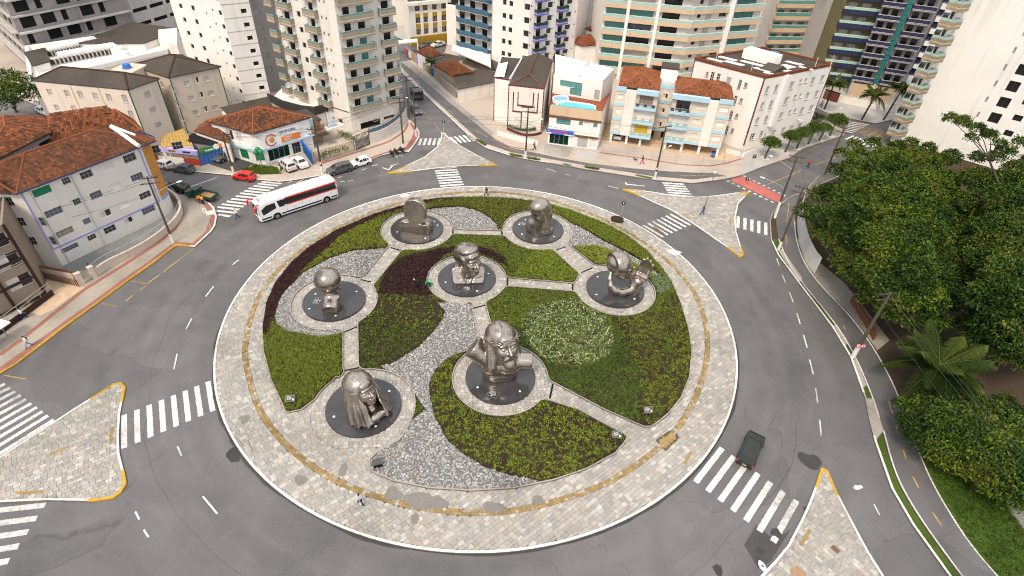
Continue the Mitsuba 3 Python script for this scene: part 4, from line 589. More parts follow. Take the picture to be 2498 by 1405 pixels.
# the wing along the side street and its roof
wq = [[-62.45,17.18],[-52.71,23.01],[-55.96,26.51],[-67.9,23.84]]
b2 = Bld('side_street_wing', 'rear wing of the mosaic block with a brighter red tile roof', wq, 11.7, 'cream')
b2.rows(0, [[2 + 3.2 * k, 7.9, 3.4 + 3.2 * k, 9.1] for k in range(5)], 0, 0, 1, 'grille'); b2.walls()
hip(b2.k, 'roof', wq, 11.75, 2.6, 'tile', over=.5, seed=5, ridge=.3, tile_cols={'tile': 4, 'tilebright': 3, 'tileold': 1.3, 'tiledark': .7})
mb = MB(); r0 = [-54.31,19.81]; r1 = [-49.38,16.97]; mb.tube([[*r0, 13.75], [*r1, 12.35]], .3, 'roofwhite', .55, 6); part(b2.k, 'white_flashing', mb)
mb = MB(); r1 = [-51.25,19.7]; mb.tube([[*r0, 13.8], [*r1, 12.6]], .2, 'roofwhite', .55, 6); part(b2.k, 'white_flashing', mb)
wq = [[-64.07,6.82],[-62.07,17.75],[-66.26,22.51],[-73.54,19.43]]
b2 = Bld('courtyard_wing', 'courtyard wing at the far left with a tiled roof over a shaded balcony', wq, 13.2, 'greywall')
b2.rows(0, [[3, 10.4, 6.5, 12.6], [9, 10.4, 13, 12.6]], 0, 0, 1, 'void'); b2.walls()
hip(b2.k, 'roof', wq, 13.3, 2.0, 'tile', over=.5, seed=6, ridge=.4)
mb = MB(); mb.tube([[*q, 13.25] for q in [[-64.14,6.76],[-62.26,17.9]]], .14, 'navy', .5, 6); part(b2.k, 'gutter', mb)
b2.balcony(0, 8.5, 15.5, 10.0, 2.2, 1.1, 'lightgrey', None, door=()); b2.balcony(0, 8.2, 15.8, 7.2, 2.4, .9, 'greywall', None, door=())
mb = MB(); q = [-67.44,20.24]; mb.box(-1.4, -1, 12.6, 1.4, 1, 12.66, 'roofwhite', .5, frame(q, .4)); part(b2.k, 'awning', mb)
# forecourt of the corner block, its curved wall and rail
fc = Polygon([[-58.47,2.74],[-56.86,6.03],[-54.81,9.56],[-52.55,13.47],[-50.29,18],[-51.3,20.57],[-53.19,23.05],[-53.81,24.83],[-50.8,22.77],[-48.67,20.21],[-47.79,17.29],[-47.85,14.44],[-48.58,10.72],[-49.96,7.77],[-51.7,4.76],[-52.28,2.88],[-53.47,4.33],[-55.12,3.74],[-55.62,1.03]]).buffer(0)
lay(psw, 'slate_forecourt', fc, .158, 'slatefloor')
wl = [[-51.86,2.56],[-51.59,4.58],[-49.75,7.4],[-48.38,10.33],[-47.57,14.13],[-47.57,17.08],[-48.49,19.98],[-50.68,22.78],[-53.81,25.1]]
fw = wall_line('forecourt_wall', 'beige curved garden wall around the forecourt of the mosaic block', smoothline(wl), .1, 1.25, .25, 'beige', 'beige')
mb = MB(); p_ = smoothline(wl); mb.tube([[*q, 2.2] for q in p_], .025, 'lightgrey', .5, 5)
for i in range(0, len(p_), 3): mb.tube([[*p_[i], 1.2], [*p_[i], 2.2]], .025, 'lightgrey', .5, 5)
part(fw, 'rail', mb)
for q, lb in (([-52.84,0.99], 'left beige gatepost beside the person in red'), ([-52.02,2.46], 'right beige gatepost at the end of the curved wall')):
    k = thing('gatepost', lb, 'gatepost'); mb = MB(); mb.box(-.3, -.25, .1, .3, .25, 1.9, 'beige', .55, frame(q, aim(wl[1], wl[2]))); part(k, 'pillar', mb); mb = MB(); mb.box(-.36, -.31, 1.9, .36, .31, 2.0, 'beige', .6, frame(q, aim(wl[1], wl[2]))); part(k, 'cap', mb)
k = thing('air_conditioner', 'white air conditioner on the ground beside the mosaic block', 'air conditioner'); q = [-62.04,5.78]; mb = MB(); mb.box(-.6, -.3, .15, .6, .3, .95, 'white', .5, frame(q, .2)); part(k, 'case', mb); mb = MB(); mb.box(-.5, -.32, .25, .1, -.3, .85, 'midgrey', .5, frame(q, .2)); part(k, 'grille', mb)
# ---- brown-framed block at the far left
b = Bld('brown_framed_block', 'beige block with dark brown framing cut by the left edge', [[-59.21,-7.34], [-55.89,-1.69], [-61.89,7.31], [-65.21,1.66]], 11, 'brownwall')
b.rows(0, [[3.77,2.62,6.36,4.31],[3.92,5.77,6.51,7.48]], 0, 0, 1, 'halfopen'); b.rows(0, [[3.77,2.62,6.36,4.31]], 2.9, 1, 3, 'halfopen')
b.walls(); b.flat('slate')
for z in (0.4, 3.25, 6.1, 9.0): b.band(0, z, z + .28, 'darkbrown', .12)
for u in [6.63,3.19]: b.boxpart(0, 'brown_pier', (u - .15, -.15, .1, u + .15, .1, 11), 'darkbrown')
k = wall_line('brown_garden_wall', 'low dark brown wall with a metal rail below the brown framed block', [[-56.96,-10.41],[-56.37,-7.85],[-55.8,-5.08],[-55.09,-1.3]], .1, .9, .2, 'darkbrown')
mb = MB(); p_ = A([[-56.96,-10.41],[-56.37,-7.85],[-55.8,-5.08],[-55.09,-1.3]])
for z in (1.5, 2.0): mb.tube([[*q, z] for q in p_], .03, 'lightgrey', .5, 5)
for t in np.linspace(0, 1, 7): q = LineString(p_).interpolate(t, True).coords[0]; mb.tube([[*q, .8], [*q, 2.0]], .03, 'lightgrey', .5, 5)
part(k, 'rail', mb)
wall_line('beige_passage_wall', 'beige dividing wall with a brown coping between the two left blocks', [[-60.97,2.54],[-53.66,1.19]], .1, 1.9, .25, 'beige', 'maroon', .6)
lay(psw, 'tan_yard', Polygon([[-58.74,1.65],[-53.35,0.86],[-52.18,0.27],[-53.37,-4.13],[-54.11,-5.33],[-56.53,-4.75]]), .157, 'sand', tone=.45)
k = thing('sliding_gate', 'dark slatted sliding gate between the two left blocks', 'gate')
for i in range(22): a_, b_ = [-60.33,2.23], [-52.74,0.4]; q = A(a_) + (A(b_) - A(a_)) * (i + .5) / 22; mb = MB(); mb.box(q[0] - .05, q[1] - .03, .15, q[0] + .05, q[1] + .03, 1.3, 'brown', .5); part(k, 'slat', mb)
# ---- the bus stop at the left edge
k = thing('bus_shelter', 'bus shelter with a pale flat roof at the left edge of the picture', 'bus shelter'); q = [-55.41,-11.1]; m_ = frame(q, aim([-52.39,-14.78], [-50.21,-7.41]))
mb = MB(); mb.box(-2.2, -.6, 2.3, 2.4, 1.2, 2.42, 'offwhite', .6, m_); part(k, 'roof', mb)
for x in (-1.8, 2.0): mb = MB(); mb.box(x - .06, .9, .15, x + .06, 1.02, 2.3, 'grey', .5, m_); part(k, 'post', mb)
mb = MB(); mb.box(-1.7, .5, .55, 1.9, .9, .62, 'steelgrey', .5, m_); part(k, 'bench', mb)
# ---- the pair of beige blocks behind
b = Bld('beige_block', 'beige four storey block with a dark hipped roof, left of the pair', [[-79.69,39.82], [-62.68,37.96], [-60.3,43.38], [-77.31,45.24]], 11.95, 'cream')
b.rows(0, [[1.6,9.55,2.55,10.64],[4.86,9.57,5.83,10.75],[7.39,9.52,8.36,10.76],[10.13,9.54,11.07,10.77],[12.64,9.51,13.58,10.79],[15.55,9.54,16.48,10.85]], -2.75, 0, 4, 'shutter')
b.rows(1, [[2.55,9.57,3.7,10.59]], -2.8, 0, 4, 'shutter')
b.walls(); hip(b.k, 'roof', b.p, 11.95, 1.7, 'slate', over=.35, tiles=False, ridge_col='tiledark', ridge=.5)
for u in [6.54,11.75]: b.boxpart(0, 'tan_rib', (u - .1, -.06, .1, u + .1, .05, 11.9), 'sand')
for i, u in ((1, .1), (1, 5.82)): b.boxpart(i, 'green_downpipe', (u - .07, -.1, .1, u + .07, -.02, 11.9), 'green')
b = Bld('beige_block', 'beige four storey block with green downpipes, right of the pair', [[-67.95,49.37], [-58.86,44.41], [-52.65,50.82], [-61.74,55.78]], 11.9, 'beige')
b.rows(1, [[2.13,9.76,3.06,10.7],[5.63,9.85,6.76,10.76]], -2.75, 0, 4, 'shutter'); b.rows(1, [[3.95,9.93,4.83,10.98]], -2.75, 0, 4, 'halfopen')
b.rows(0, [[2 + 2.6 * j, 9.4, 2.9 + 2.6 * j, 10.5] for j in range(4)], -2.75, 0, 4, 'shutter')
b.walls(); hip(b.k, 'roof', b.p, 11.95, 1.9, 'slate', over=.35, tiles=False, ridge_col='tiledark', ridge=.5)
for u in (.1, 8.82): b.boxpart(1, 'green_downpipe', (u - .07, -.1, .1, u + .07, -.02, 11.9), 'green')
k = thing('linking_stair_block', 'narrow beige stair block joining the beige pair, with a blue water tank', 'building'); q = [-67.14,46.49]; mb = MB(); mb.box(-2.2, -2.2, .1, 2.2, 2.6, 12.4, 'beige', .55, frame(q, -.1)); part(k, 'wall', mb)
mb = MB(); mb.tube([[q[0], q[1], 12.4], [q[0], q[1], 13.2]], [.75, .6], 'bluebright', .5, 14); part(k, 'water_tank', mb, 'satin')
# ---- low white supermarket behind, with rows of roof plant
k = thing('low_commercial_building', 'low white commercial building with rows of cooling units on its roof', 'building'); pq = [[-89.78,50.44],[-74.18,71.95],[-83.56,87.98],[-103.61,69.55]]
mb = MB(); mb.prism(Polygon(pq), .1, 7.0, 'offwhite'); part(k, 'wall', mb); mb = MB(); mb.prism(Polygon(pq).buffer(.1).difference(Polygon(pq).buffer(-.5)), 6.9, 7.7, 'white'); part(k, 'parapet', mb)
for j, (a_, b_) in enumerate((([-95.82,65.92], [-91.18,72.64]), ([-92.08,61.21], [-84.96,69.31]))):
    mb = MB(); mb.prism(LineString([A(a_) + [0, 2], A(b_) + [0, 2]]).buffer(1.2, cap_style='flat'), 7, 8.6, 'white', .58); part(k, 'plant_screen', mb)
    for t in np.linspace(0, 1, 15): q = A(a_) * (1 - t) + A(b_) * t; mb = MB(); mb.box(-.55, -.5, 7, .55, .5, 8.3, 'lightgrey', .5, frame(q, .2)); mb.box(-.4, -.52, 7.2, .4, -.5, 8.1, 'darkgrey', .5, frame(q, .2)); part(k, 'cooling_unit', mb)
for q, rr in (([-84.04,70.02], 1.4), ([-80.99,67.71], .9)):
    mb = MB(); mb.tube([[*q, 7], [*q, 8.2]], rr, 'white', .5, 16); part(k, 'round_vent', mb)
for q4, col_ in (([[-98.77,63.17],[-96.87,66.2],[-91.1,58.67],[-92.28,56.04]], 'slate'), ([[-92.11,70.67],[-89.95,87.13],[-76.56,83.64],[-79.46,72.75]], 'slate')):
    mb = MB(); mb.prism(Polygon(q4).buffer(0), 7, 8.4, 'white'); part(k, 'roof_block', mb); mb = MB(); mb.prism(Polygon(q4).buffer(.25), 8.4, 8.6, col_); part(k, 'dark_roof', mb)
k = thing('white_gatehouse', 'plain white block with a blue-grey strip window beside the white tower', 'building'); pq = [[-76.9,74.44],[-70.81,70.42],[-76.89,83.07],[-80.29,81.14]]; mb = MB(); mb.prism(Polygon(pq).buffer(0), .1, 9, 'offwhite'); part(k, 'wall', mb)
# ---- unfinished grey block, top left
b = Bld('unfinished_block', 'grey unfinished concrete block with open floors at the top left corner', [[-128,92], [-104,70], [-92,92], [-112,118]], 30, 'greywall')
for i in (0, 1):
    L_ = b.fr(i)[3]
    for z in range(9):
        for u in np.arange(1.2, L_ - 3, 4.2): b.window(i, (u, 1.2 + 3.2 * z, u + (2.8 if (z + int(u)) % 3 else 1.2), 3.3 + 3.2 * z), 'void', base='opening')
b.walls(); b.flat('slate')
for i in (0, 1):
    for z in range(1, 9): b.boxpart(i, 'floor_slab', (0, -1.1 if z % 2 else -.5, 3.2 * z + .3, b.fr(i)[3] - .5, .05, 3.2 * z + .62), 'lightgrey')
# ---- pale car park building with ribbon openings
b = Bld('ribbon_window_building', 'long pale grey building with ribbon openings behind the low supermarket', [[-121.35,104.43], [-98.72,101.52], [-93.04,120.09], [-125.73,149.81]], 17, 'lightgrey')
for i in (0, 1):
    for z in range(4):
        for u in np.arange(1, b.fr(i)[3] - 5, 5.6): b.window(i, (u, 3 + 3.4 * z, u + 4.6, 3.9 + 3.4 * z), 'void', base='ribbon_window')
b.walls(); b.flat('roofwhite', 1.0)
# ---- white tower
b = Bld('white_tower', 'bright white apartment tower with small scattered windows', [[-63.98,61.05], [-52.38,56.96], [-48.16,59.74], [-59.76,63.83]], 36, 'white', depth=.25)
b.rows(0, [[4.99,19.32,5.72,20.19],[11.45,19.31,12.11,20.13]], -2.45, -5, 8, 'dark'); b.rows(0, [[1.98,19.33,2.77,20.15],[8.18,19,8.52,19.4],[9.84,19.77,10.24,20.18]], -2.45, -5, 8, 'plain')
b.rows(1, [[3.26,19.34,4.25,20.11]], -2.42, -5, 8, 'plain')
b.walls()
for z in range(13): b.boxpart(1, 'floor_line', (.0, -.04, 1.7 + 2.42 * z, 5.05, .05, 1.85 + 2.42 * z), 'lightgrey')
for z in range(13): b.boxpart(0, 'floor_line', (.0, -.02, 1.7 + 2.45 * z, 12.3, .05, 1.76 + 2.45 * z), 'offwhite')
b.flat()
# ---- grey slab tower between the white and cream ones
b = Bld('grey_slab_tower', 'grey apartment slab in the gap between the white and the cream towers', [[-52.99,68.77],[-47.24,75.16],[-46.24,87.16],[-52.99,80.77]], 34, 'greywall')
b.rows(0, [[1.2, 4.5, 2.6, 5.7]], 2.9, 0, 10, ['grey', 'plain', 'shutter']); b.rows(1, [[1.2, 4.5, 2.6, 5.7]], 2.9, 0, 10, 'grey'); b.walls(); b.flat()
# ---- cream tower with balconies
b = Bld('cream_tower', 'tall cream apartment tower with tan balconies and teal glass railings', [[-42.87,58.12], [-29.24,50.49], [-20.97,58.31], [-34.6,65.94]], 40, 'offwhite', depth=.3)
FH = 2.72
b.rows(1, [[7.01,6.77,7.41,7.41]], FH, 0, 12, 'plain')
b.rows(0, [[11.84,7.21,12.22,7.78],[12.91,7.16,13.31,7.74]], FH, 0, 12, 'plain'); b.rows(0, [[5.75,6.61,6.67,7.6]], FH, 0, 12, 'dark')
for n_ in range(12):
    z = 4.72 + FH * n_
    b.balcony(1, .15, 6.8, z, 1.1, .8, 'tan', 'glassteal', .3, door=(1.15,), dh=1.95, dw=1.3, sl=.25); b.window(1, (4.0, z + .14, 5.45, z + 2.0), 'tealdoor' if n_ % 3 != 2 else 'door', base='balcony_door')
    b.balcony(1, 8.31, 11.48, z, 1.1, .8, 'tan', 'glassteal', .3, door=(.75,), dh=1.95, dw=1.5, sl=.25)
    b.balcony(0, 8.28, 11.32, z + .1, 1.0, .8, 'tan', 'glassteal', .3, door=(.7,), dh=1.9, dw=1.1, sl=.25)
    b.balcony(0, 1.73, 4.7, z + .3, 1.0, .8, 'tan', 'glassteal', .3, door=(.5,), dh=1.9, dw=1.4, sl=.25)
    b.balcony(0, -1.6, .4, z + .3, 1.0, .8, 'tan', 'glassteal', .3, door=(), sl=.25)
b.rows(1, [[4.9,1.31,5.89,1.89],[7.26,1.13,9.85,1.74]], 0, 0, 1, ['dark', 'plain']); b.window(1, (1.9, .4, 6.4, 1.75), 'void', base='porch')
b.rows(0, [[12.17,1.17,13.22,2.46],[10.62,1.81,11.1,2.44]], 0, 0, 1, 'plain')
b.walls(); b.boxpart(0, 'dark_line', (9.59, -.05, 4.35, 15.32, .05, 4.5), 'black'); b.flat()
# podium with its dark parapet left of the cream tower
k = thing('podium', 'curved podium terrace with a dark parapet at the foot of the cream tower', 'building'); pq = [[-47.05,57.52],[-40.68,52.77],[-36.35,51.27],[-34.43,53.57],[-30.72,52.39],[-37.37,67.32],[-47.11,67.21]]
mb = MB(); mb.prism(Polygon(pq).buffer(0), .1, 3.6, 'offwhite'); part(k, 'body', mb); mb = MB(); mb.prism(LineString([[-47.46,57.02],[-43.41,53.67],[-39.14,51.73],[-36.35,51.27],[-34.35,53.58]]).buffer(.18, cap_style='flat'), 3.3, 4.9, 'darkgrey'); part(k, 'parapet', mb)
# forecourt: curved wall of stripes, dark gate and rails
k = thing('striped_wall', 'curved cream wall with dark stripes in front of the cream tower', 'wall'); wl = smoothline([[-24.87,46.17],[-22.8,48.41],[-21.24,51.62],[-20.33,55.69],[-20.26,59.67]])
for j in range(6): mb = MB(); mb.prism(LineString(wl).buffer(.14, cap_style='flat'), .12 + j * .4, .42 + j * .4, 'offwhite'); part(k, 'course', mb)
mb = MB(); mb.prism(LineString(wl).buffer(.09, cap_style='flat'), .1, 2.5, 'maroon', .4); part(k, 'core', mb)
mb = MB(); mb.tube([[*q, 3.4] for q in wl], .03, 'black', .5, 5)
for i in range(0, len(wl), 3): mb.tube([[*wl[i], 2.4], [*wl[i], 3.4]], .03, 'black', .5, 5)
part(k, 'rail', mb); mb = MB(); mb.prism(LineString(wl).buffer(.015, cap_style='flat'), 2.5, 3.1, 'steelblue'); part(k, 'glass_panel', mb, 'satin')
k = thing('black_entrance_gate', 'black metal gate beside the striped wall', 'gate')
for i in range(14): a_, b_ = [-27.2,43.09], [-24.87,46.17]; q = A(a_) + (A(b_) - A(a_)) * (i + .5) / 14; mb = MB(); post(mb, q, .15, 2.9, .07, 'black'); part(k, 'bar', mb)
for z in (.3, 1.6, 2.9): mb = MB(); mb.tube([[*[-27.2,43.09], z], [*[-24.87,46.17], z]], .05, 'black', .5, 5); part(k, 'rail', mb)
mb = MB(); mb.prism(LineString([[-27.14,44.14],[-25.1,46.87]]).buffer(.06), .1, 1.9, 'offwhite', .42); part(k, 'backing', mb)
# ---- white corner clinic with a tiled hip roof
kp = [[-47.87,38.25],[-41.9,35.58],[-36.98,40.82]]; e_ = (A(kp[2]) - A(kp[1])); e_ /= np.linalg.norm(e_)
w_ = A(kp[0]) - A(kp[1]); w_ /= np.linalg.norm(w_); pk = [A(kp[1]) + w_ * 10, A(kp[1]) + w_ * .9, A(kp[1]) + e_ * .9, A(kp[1]) + e_ * 10.5]; pk += [pk[3] + w_ * 10.5]
b = Bld('corner_clinic', 'white two storey corner clinic with a mossy red tile roof and an orange billboard', [list(q) for q in pk], 6.2, 'white')
b.rows(0, [[1.0, 3.9, 2.0, 5.2], [3.2, 3.7, 4.8, 5.6], [5.6, 3.8, 6.9, 5.4], [2.6, .9, 3.8, 2.0], [5.5, .6, 7.4, 2.4]], 0, 0, 1, ['white', 'white', 'curtain', 'curtain', 'green'])
b.rows(2, [[.8, .35, 4.8, 2.5]], 0, 0, 1, 'shop'); b.rows(2, [[5.4, .3, 7.0, 2.4], [1.0, 4.9, 2.2, 5.3], [3.4, 4.9, 4.6, 5.3]], 0, 0, 1, ['grille', 'plain', 'plain'])
b.walls(); hip(b.k, 'roof', [pk[0] + (pk[0] - pk[4]) * .02, A(kp[1]), pk[3], pk[4]], 6.3, 2.0, 'tileold', over=.6, seed=8, ridge=.45, tile_cols={'tile': 3, 'tilebright': 1.5, 'tileold': 3.5, 'tiledark': 2.5})
b.band(0, 2.75, 3.05, 'skyblue', .35, base='blue_canopy'); b.band(1, 2.75, 3.05, 'skyblue', .35, base='blue_canopy'); b.band(2, 2.75, 3.05, 'skyblue', .35, base='blue_canopy')
b.boxpart(0, 'balcony_parapet', (2.6, -.12, 3.1, 9.0, .02, 3.75), 'white'); b.boxpart(1, 'green_signboard', (0, -.1, 1.0, b.fr(1)[3], -.03, 2.4), 'signgreen', 'satin')
m_ = b.m(2); sg = b.boxpart(2, 'billboard', (.3, -.22, 3.1, 7.4, -.05, 5.75), 'roofwhite', 'satin'); mb = MB(); mb.box(3.6, -.26, 3.2, 7.3, -.215, 4.3, 'orangesign', .42, m_); part(sg, 'orange_panel', mb, 'satin')
mb = MB(); mb.tube([at(m_, 1.8 + 1.0 * math.cos(t), -.25, 4.3 + 1.0 * math.sin(t))[:3, 3] for t in np.linspace(.5, 5.6, 22)], .11, 'redwall', .55, 6); part(sg, 'red_ring', mb, 'satin')
mb = MB(); mb.mesh(trimesh.creation.icosphere(2, .5), 'orange', .7); v = mb.v[0] * [1, .12, 1]; mb.v[0] = v @ m_[:3, :3].T + at(m_, 1.9, -.27, 4.3)[:3, 3]; part(sg, 'smile_motif', mb)
text(sg, 'lettering', 'ORTO LINK', .42, at(m_, 3.4, -.235, 4.95), 'blue'); text(sg, 'lettering', 'CLINICA', .26, at(m_, 4.1, -.27, 3.85), 'roofwhite'); text(sg, 'lettering', 'DENTAL', .26, at(m_, 4.1, -.27, 3.4), 'roofwhite')
k = thing('logo_pylon', 'green leafy logo sign on a pole in front of the clinic corner', 'sign'); q = [-41.25,34.41]; mb = MB(); mb.tube([[*q, .15], [*q, 3.6]], .07, 'grey', .5, 6); part(k, 'pole', mb)
mb = MB(); [mb.mesh(trimesh.creation.icosphere(1, rr).apply_translation([q[0] + dx, q[1], z]), 'signgreen', t) for dx, z, rr, t in ((-.45, 3.3, .5, .4), (.4, 3.5, .5, .6), (0, 3.9, .45, .7))]; part(k, 'emblem', mb, 'satin')
k = thing('water_tank', 'bright blue water tank behind the clinic roof', 'water tank'); q = [-40.88,42.31]; mb = MB(); mb.tube([[*q, 6.5], [*q, 7.6]], [.95, .8], 'bluebright', .55, 14); part(k, 'tank', mb, 'satin')
pq = [[-49.52,43.71],[-43.23,48.95],[-45.54,52.56],[-52.09,46.24]]
k = thing('dark_roof_shed', 'white shed with a long dark corrugated roof behind the clinic', 'building'); mb = MB(); mb.prism(Polygon(pq).buffer(0), .1, 5.2, 'offwhite'); part(k, 'wall', mb); z = 5.35; corr(k, 'roof', [[*pq[0], z], [*pq[1], z], [*pq[2], z + .7], [*pq[3], z + .7]], 'slate', .5, .05)
# low annexes on the clinic's left: brown roof, patchy roof, red and white shop wall, blue hoarding
pq = [[-54.48,39.92],[-47.05,36.2],[-49.41,42.66],[-54.12,44.49]]
k = thing('brown_roof_annex', 'single storey annex with a plain red-brown tile roof left of the clinic', 'building'); mb = MB(); mb.prism(Polygon(pq).buffer(0), .1, 4, 'offwhite'); part(k, 'wall', mb); hip(k, 'roof', pq, 4.1, 1.5, 'roofbrown', over=.3, seed=9, ridge=.5, tile_cols={'roofbrown': 5, 'tileold': 1})
k = thing('patched_roof_shop', 'low shop with a rusty patched roof behind the red and white wall', 'building'); pq = [[-58.49,34.9],[-53.63,36.43],[-57.28,41.13],[-59.49,37.76]]; mb = MB(); mb.prism(Polygon(pq).buffer(0), .1, 3.0, 'offwhite'); part(k, 'wall', mb); corr(k, 'roof', [[*pq[0], 3.1], [*pq[1], 3.1], [*pq[2], 3.9], [*pq[3], 3.9]], 'roofpatch', .6, .06)
pq = [[-55.01,37.67],[-50.09,36.74],[-49.66,39.14],[-55.3,40.21]]
k = thing('black_roof_lean_to', 'black flat lean-to roof between the shop and the brown-roofed annex', 'building'); mb = MB(); mb.prism(Polygon(pq).buffer(0), .1, 3.2, 'greywall'); part(k, 'wall', mb); mb = MB(); mb.prism(Polygon(pq).buffer(.3), 3.2, 3.35, 'black', .9); part(k, 'roof', mb)
k = thing('shop_wall', 'long low shop front painted red and white under a pale sign strip', 'wall'); a_, b_ = A([-61.11,35.4]), A([-52.09,34.49]); L_ = np.linalg.norm(b_ - a_); m_ = np.eye(4); e_ = (b_ - a_) / L_; m_[:3, 0] = [*e_, 0]; m_[:3, 1] = [-e_[1], e_[0], 0]; m_[:3, 3] = [*a_, 0]
for u0, u1, c in ((0, .15, 'redwall'), (.15, .42, 'white'), (.42, .68, 'white'), (.68, 1, 'redwall')):
    mb = MB(); mb.box(u0 * L_ + .01, -.1, .1, u1 * L_ - .01, .2, 1.35, c, .5, m_); part(k, 'lower_panel', mb); mb = MB(); mb.box(u0 * L_ + .04, -.06, 1.36, u1 * L_ - .04, .2, 2.15, 'brownwall', .5, m_); part(k, 'shutter', mb)
    mb = MB(); mb.box(u0 * L_ - .06, -.14, .1, u0 * L_ + .06, .2, 2.15, 'redwall' if c != 'white' else 'white', .5, m_); part(k, 'pilaster', mb)
mb = MB(); mb.box(0, -.2, 2.16, L_, .3, 3.0, 'lilac', .9, m_); sg = part(k, 'sign_strip', mb)
for u in (.2, .5, .8): mb = MB(); mb.box(u * L_ - .8, -.215, 2.4, u * L_ + .6, -.2, 2.75, 'tilebright' if u == .5 else 'purpleblue', .6, m_); part(sg, 'sign_print', mb)
a_, b_ = A([-52.09,34.49]), A([-47.76,38.14]); L2_ = np.linalg.norm(b_ - a_); e_ = (b_ - a_) / L2_; m2 = np.eye(4); m2[:3, 0] = [*e_, 0]; m2[:3, 1] = [-e_[1], e_[0], 0]; m2[:3, 3] = [*a_, 0]
k = thing('blue_hoarding', 'bright blue corrugated hoarding with a green sign along its top', 'fence')
n = int(L2_ / .3); mb = MB(); u = np.arange(n + 1) * L2_ / n; y = .05 * np.where(np.arange(n + 1) % 2, 1, -1); pts = A(a_)[None] + u[:, None] * e_ + y[:, None] * [-e_[1], e_[0]]; v = np.vstack([np.c_[pts, np.full(n + 1, .1)], np.c_[pts, np.full(n + 1, 2.6)]]); i = np.arange(n); mb.add(v, np.stack([i, i + 1, n + 2 + i, n + 1 + i], 1), 'blue'); part(k, 'sheet', mb, 'satin')
mb = MB(); mb.box(.05 * L2_, -.15, 2.3, .5 * L2_, .0, 3.3, 'signgreen', .6, m2); sg = part(k, 'green_sign', mb, 'satin'); mb = MB(); mb.mesh(trimesh.creation.icosphere(1, .35).apply_scale([1, .2, 1]).apply_transform(at(m2, .14 * L2_, -.16, 2.8)), 'leafbright', .9); part(sg, 'leaf_motif', mb)
mb = MB(); mb.box(.16 * L2_ + .3, -.17, 2.6, .46 * L2_, -.15, 2.8, 'roofwhite', .5, m2); part(sg, 'text_line', mb); mb = MB(); mb.box(.62 * L2_, -.12, 2.7, L2_, .0, 3.3, 'orangesign', .5, m2); part(k, 'orange_sign', mb, 'satin'); mb = MB(); mb.tube([at(m2, .56 * L2_, -.2, 3.0)[:3, 3], at(m2, .56 * L2_, -.1, 3.0)[:3, 3]], .5, 'roofwhite', .5, 18); part(k, 'round_sign', mb, 'satin')
# ---- themed house: mural, sail, thatch and bamboo fence
pq = [[-37.58,41.26],[-41.23,54.18],[-37.09,57.8],[-31.1,49.51],[-33.51,45.19]]
k = thing('themed_house', 'rustic house with a painted seaside mural and a model sail on its front', 'building'); a_, b_ = A([-37.11,40.97]), A([-32.75,45.28]); L_ = np.linalg.norm(b_ - a_); e_ = (b_ - a_) / L_; m_ = np.eye(4); m_[:3, 0] = [*e_, 0]; m_[:3, 1] = [-e_[1], e_[0], 0]; m_[:3, 3] = [*a_, 0]
mb = MB(); mb.box(-.2, 1.6, .1, L_, 7.5, 4.4, 'stonewall', .5, m_); part(k, 'wall', mb); mb = MB(); mb.box(.2, 1.35, 2.6, 4.6, 1.6, 5.3, 'skyblue', .5, m_); mu = part(k, 'mural', mb)
mb = MB(); r = np.random.default_rng(4); [mb.mesh(trimesh.creation.icosphere(1, r.uniform(.35, .6)).apply_scale([1, .2, 1]).apply_transform(at(m_, r.uniform(1.0, 3.9), 1.34, 2.75 + r.uniform(0, 1.1))), 'mural', r.uniform(.4, .9)) for _ in range(14)]; part(mu, 'sand_dunes', mb)
mb = MB(); mb.box(4.8, 1.3, 2.6, 5.5, 1.6, 4.6, 'wood', .6, m_); mb.box(5.6, 1.35, 2.6, 6.6, 1.6, 3.6, 'plank', .7, m_); part(k, 'wooden_front', mb); mb = MB(); mb.box(-.4, .3, 2.45, L_ + .3, 1.7, 2.6, 'plank', .6, m_); part(k, 'ledge', mb)
mb = MB(); mb.add([at(m_, 7.0, .6, 2.8)[:3, 3], at(m_, 9.2, .5, 2.9)[:3, 3], at(m_, 7.1, .6, 6.2)[:3, 3], at(m_, 7.9, .35, 3.6)[:3, 3]], [[0, 3, 2], [3, 1, 2], [0, 1, 3]], 'sail'); mb.tube([at(m_, 7.0, .62, 2.5)[:3, 3], at(m_, 7.05, .62, 6.3)[:3, 3]], .05, 'wood', .5, 6); part(k, 'sail', mb)
mb = MB(); mb.box(6.6, .2, 2.6, 10.2, 1.6, 2.95, 'roofwhite', .5, m_); part(k, 'boat_hull', mb); mb = MB(); mb.box(4.6, -1.0, 2.5, L_ + .2, .4, 2.62, 'awning', .6, m_); part(k, 'awning', mb)
mb = MB(); mb.box(-.3, 1.4, 4.4, L_ + .2, 7.6, 4.7, 'slate', .5, m_); part(k, 'roof', mb)
k = thing('bamboo_fence', 'cream framed fence with reed panels in front of the themed house', 'fence'); p0, p1 = A([-32.91,37.33]), A([-26.82,42.79])
for i in range(7): q = p0 + (p1 - p0) * i / 6; mb = MB(); post(mb, q, .15, 2.6, .1, 'cream'); part(k, 'post', mb)
for z in (.3, 2.55): mb = MB(); mb.tube([[*p0, z], [*p1, z]], .05, 'cream', .5, 5); part(k, 'rail', mb)
for i in range(6):
    for j in range(9): q = p0 + (p1 - p0) * (i + (j + .5) / 9) / 6; mb = MB(); mb.tube([[*q, .2], [*q, 2.4]], .035, 'stonewall', .4 + .4 * ((i * 7 + j * 3) % 5) / 5, 5, False); part(k, 'reed', mb)
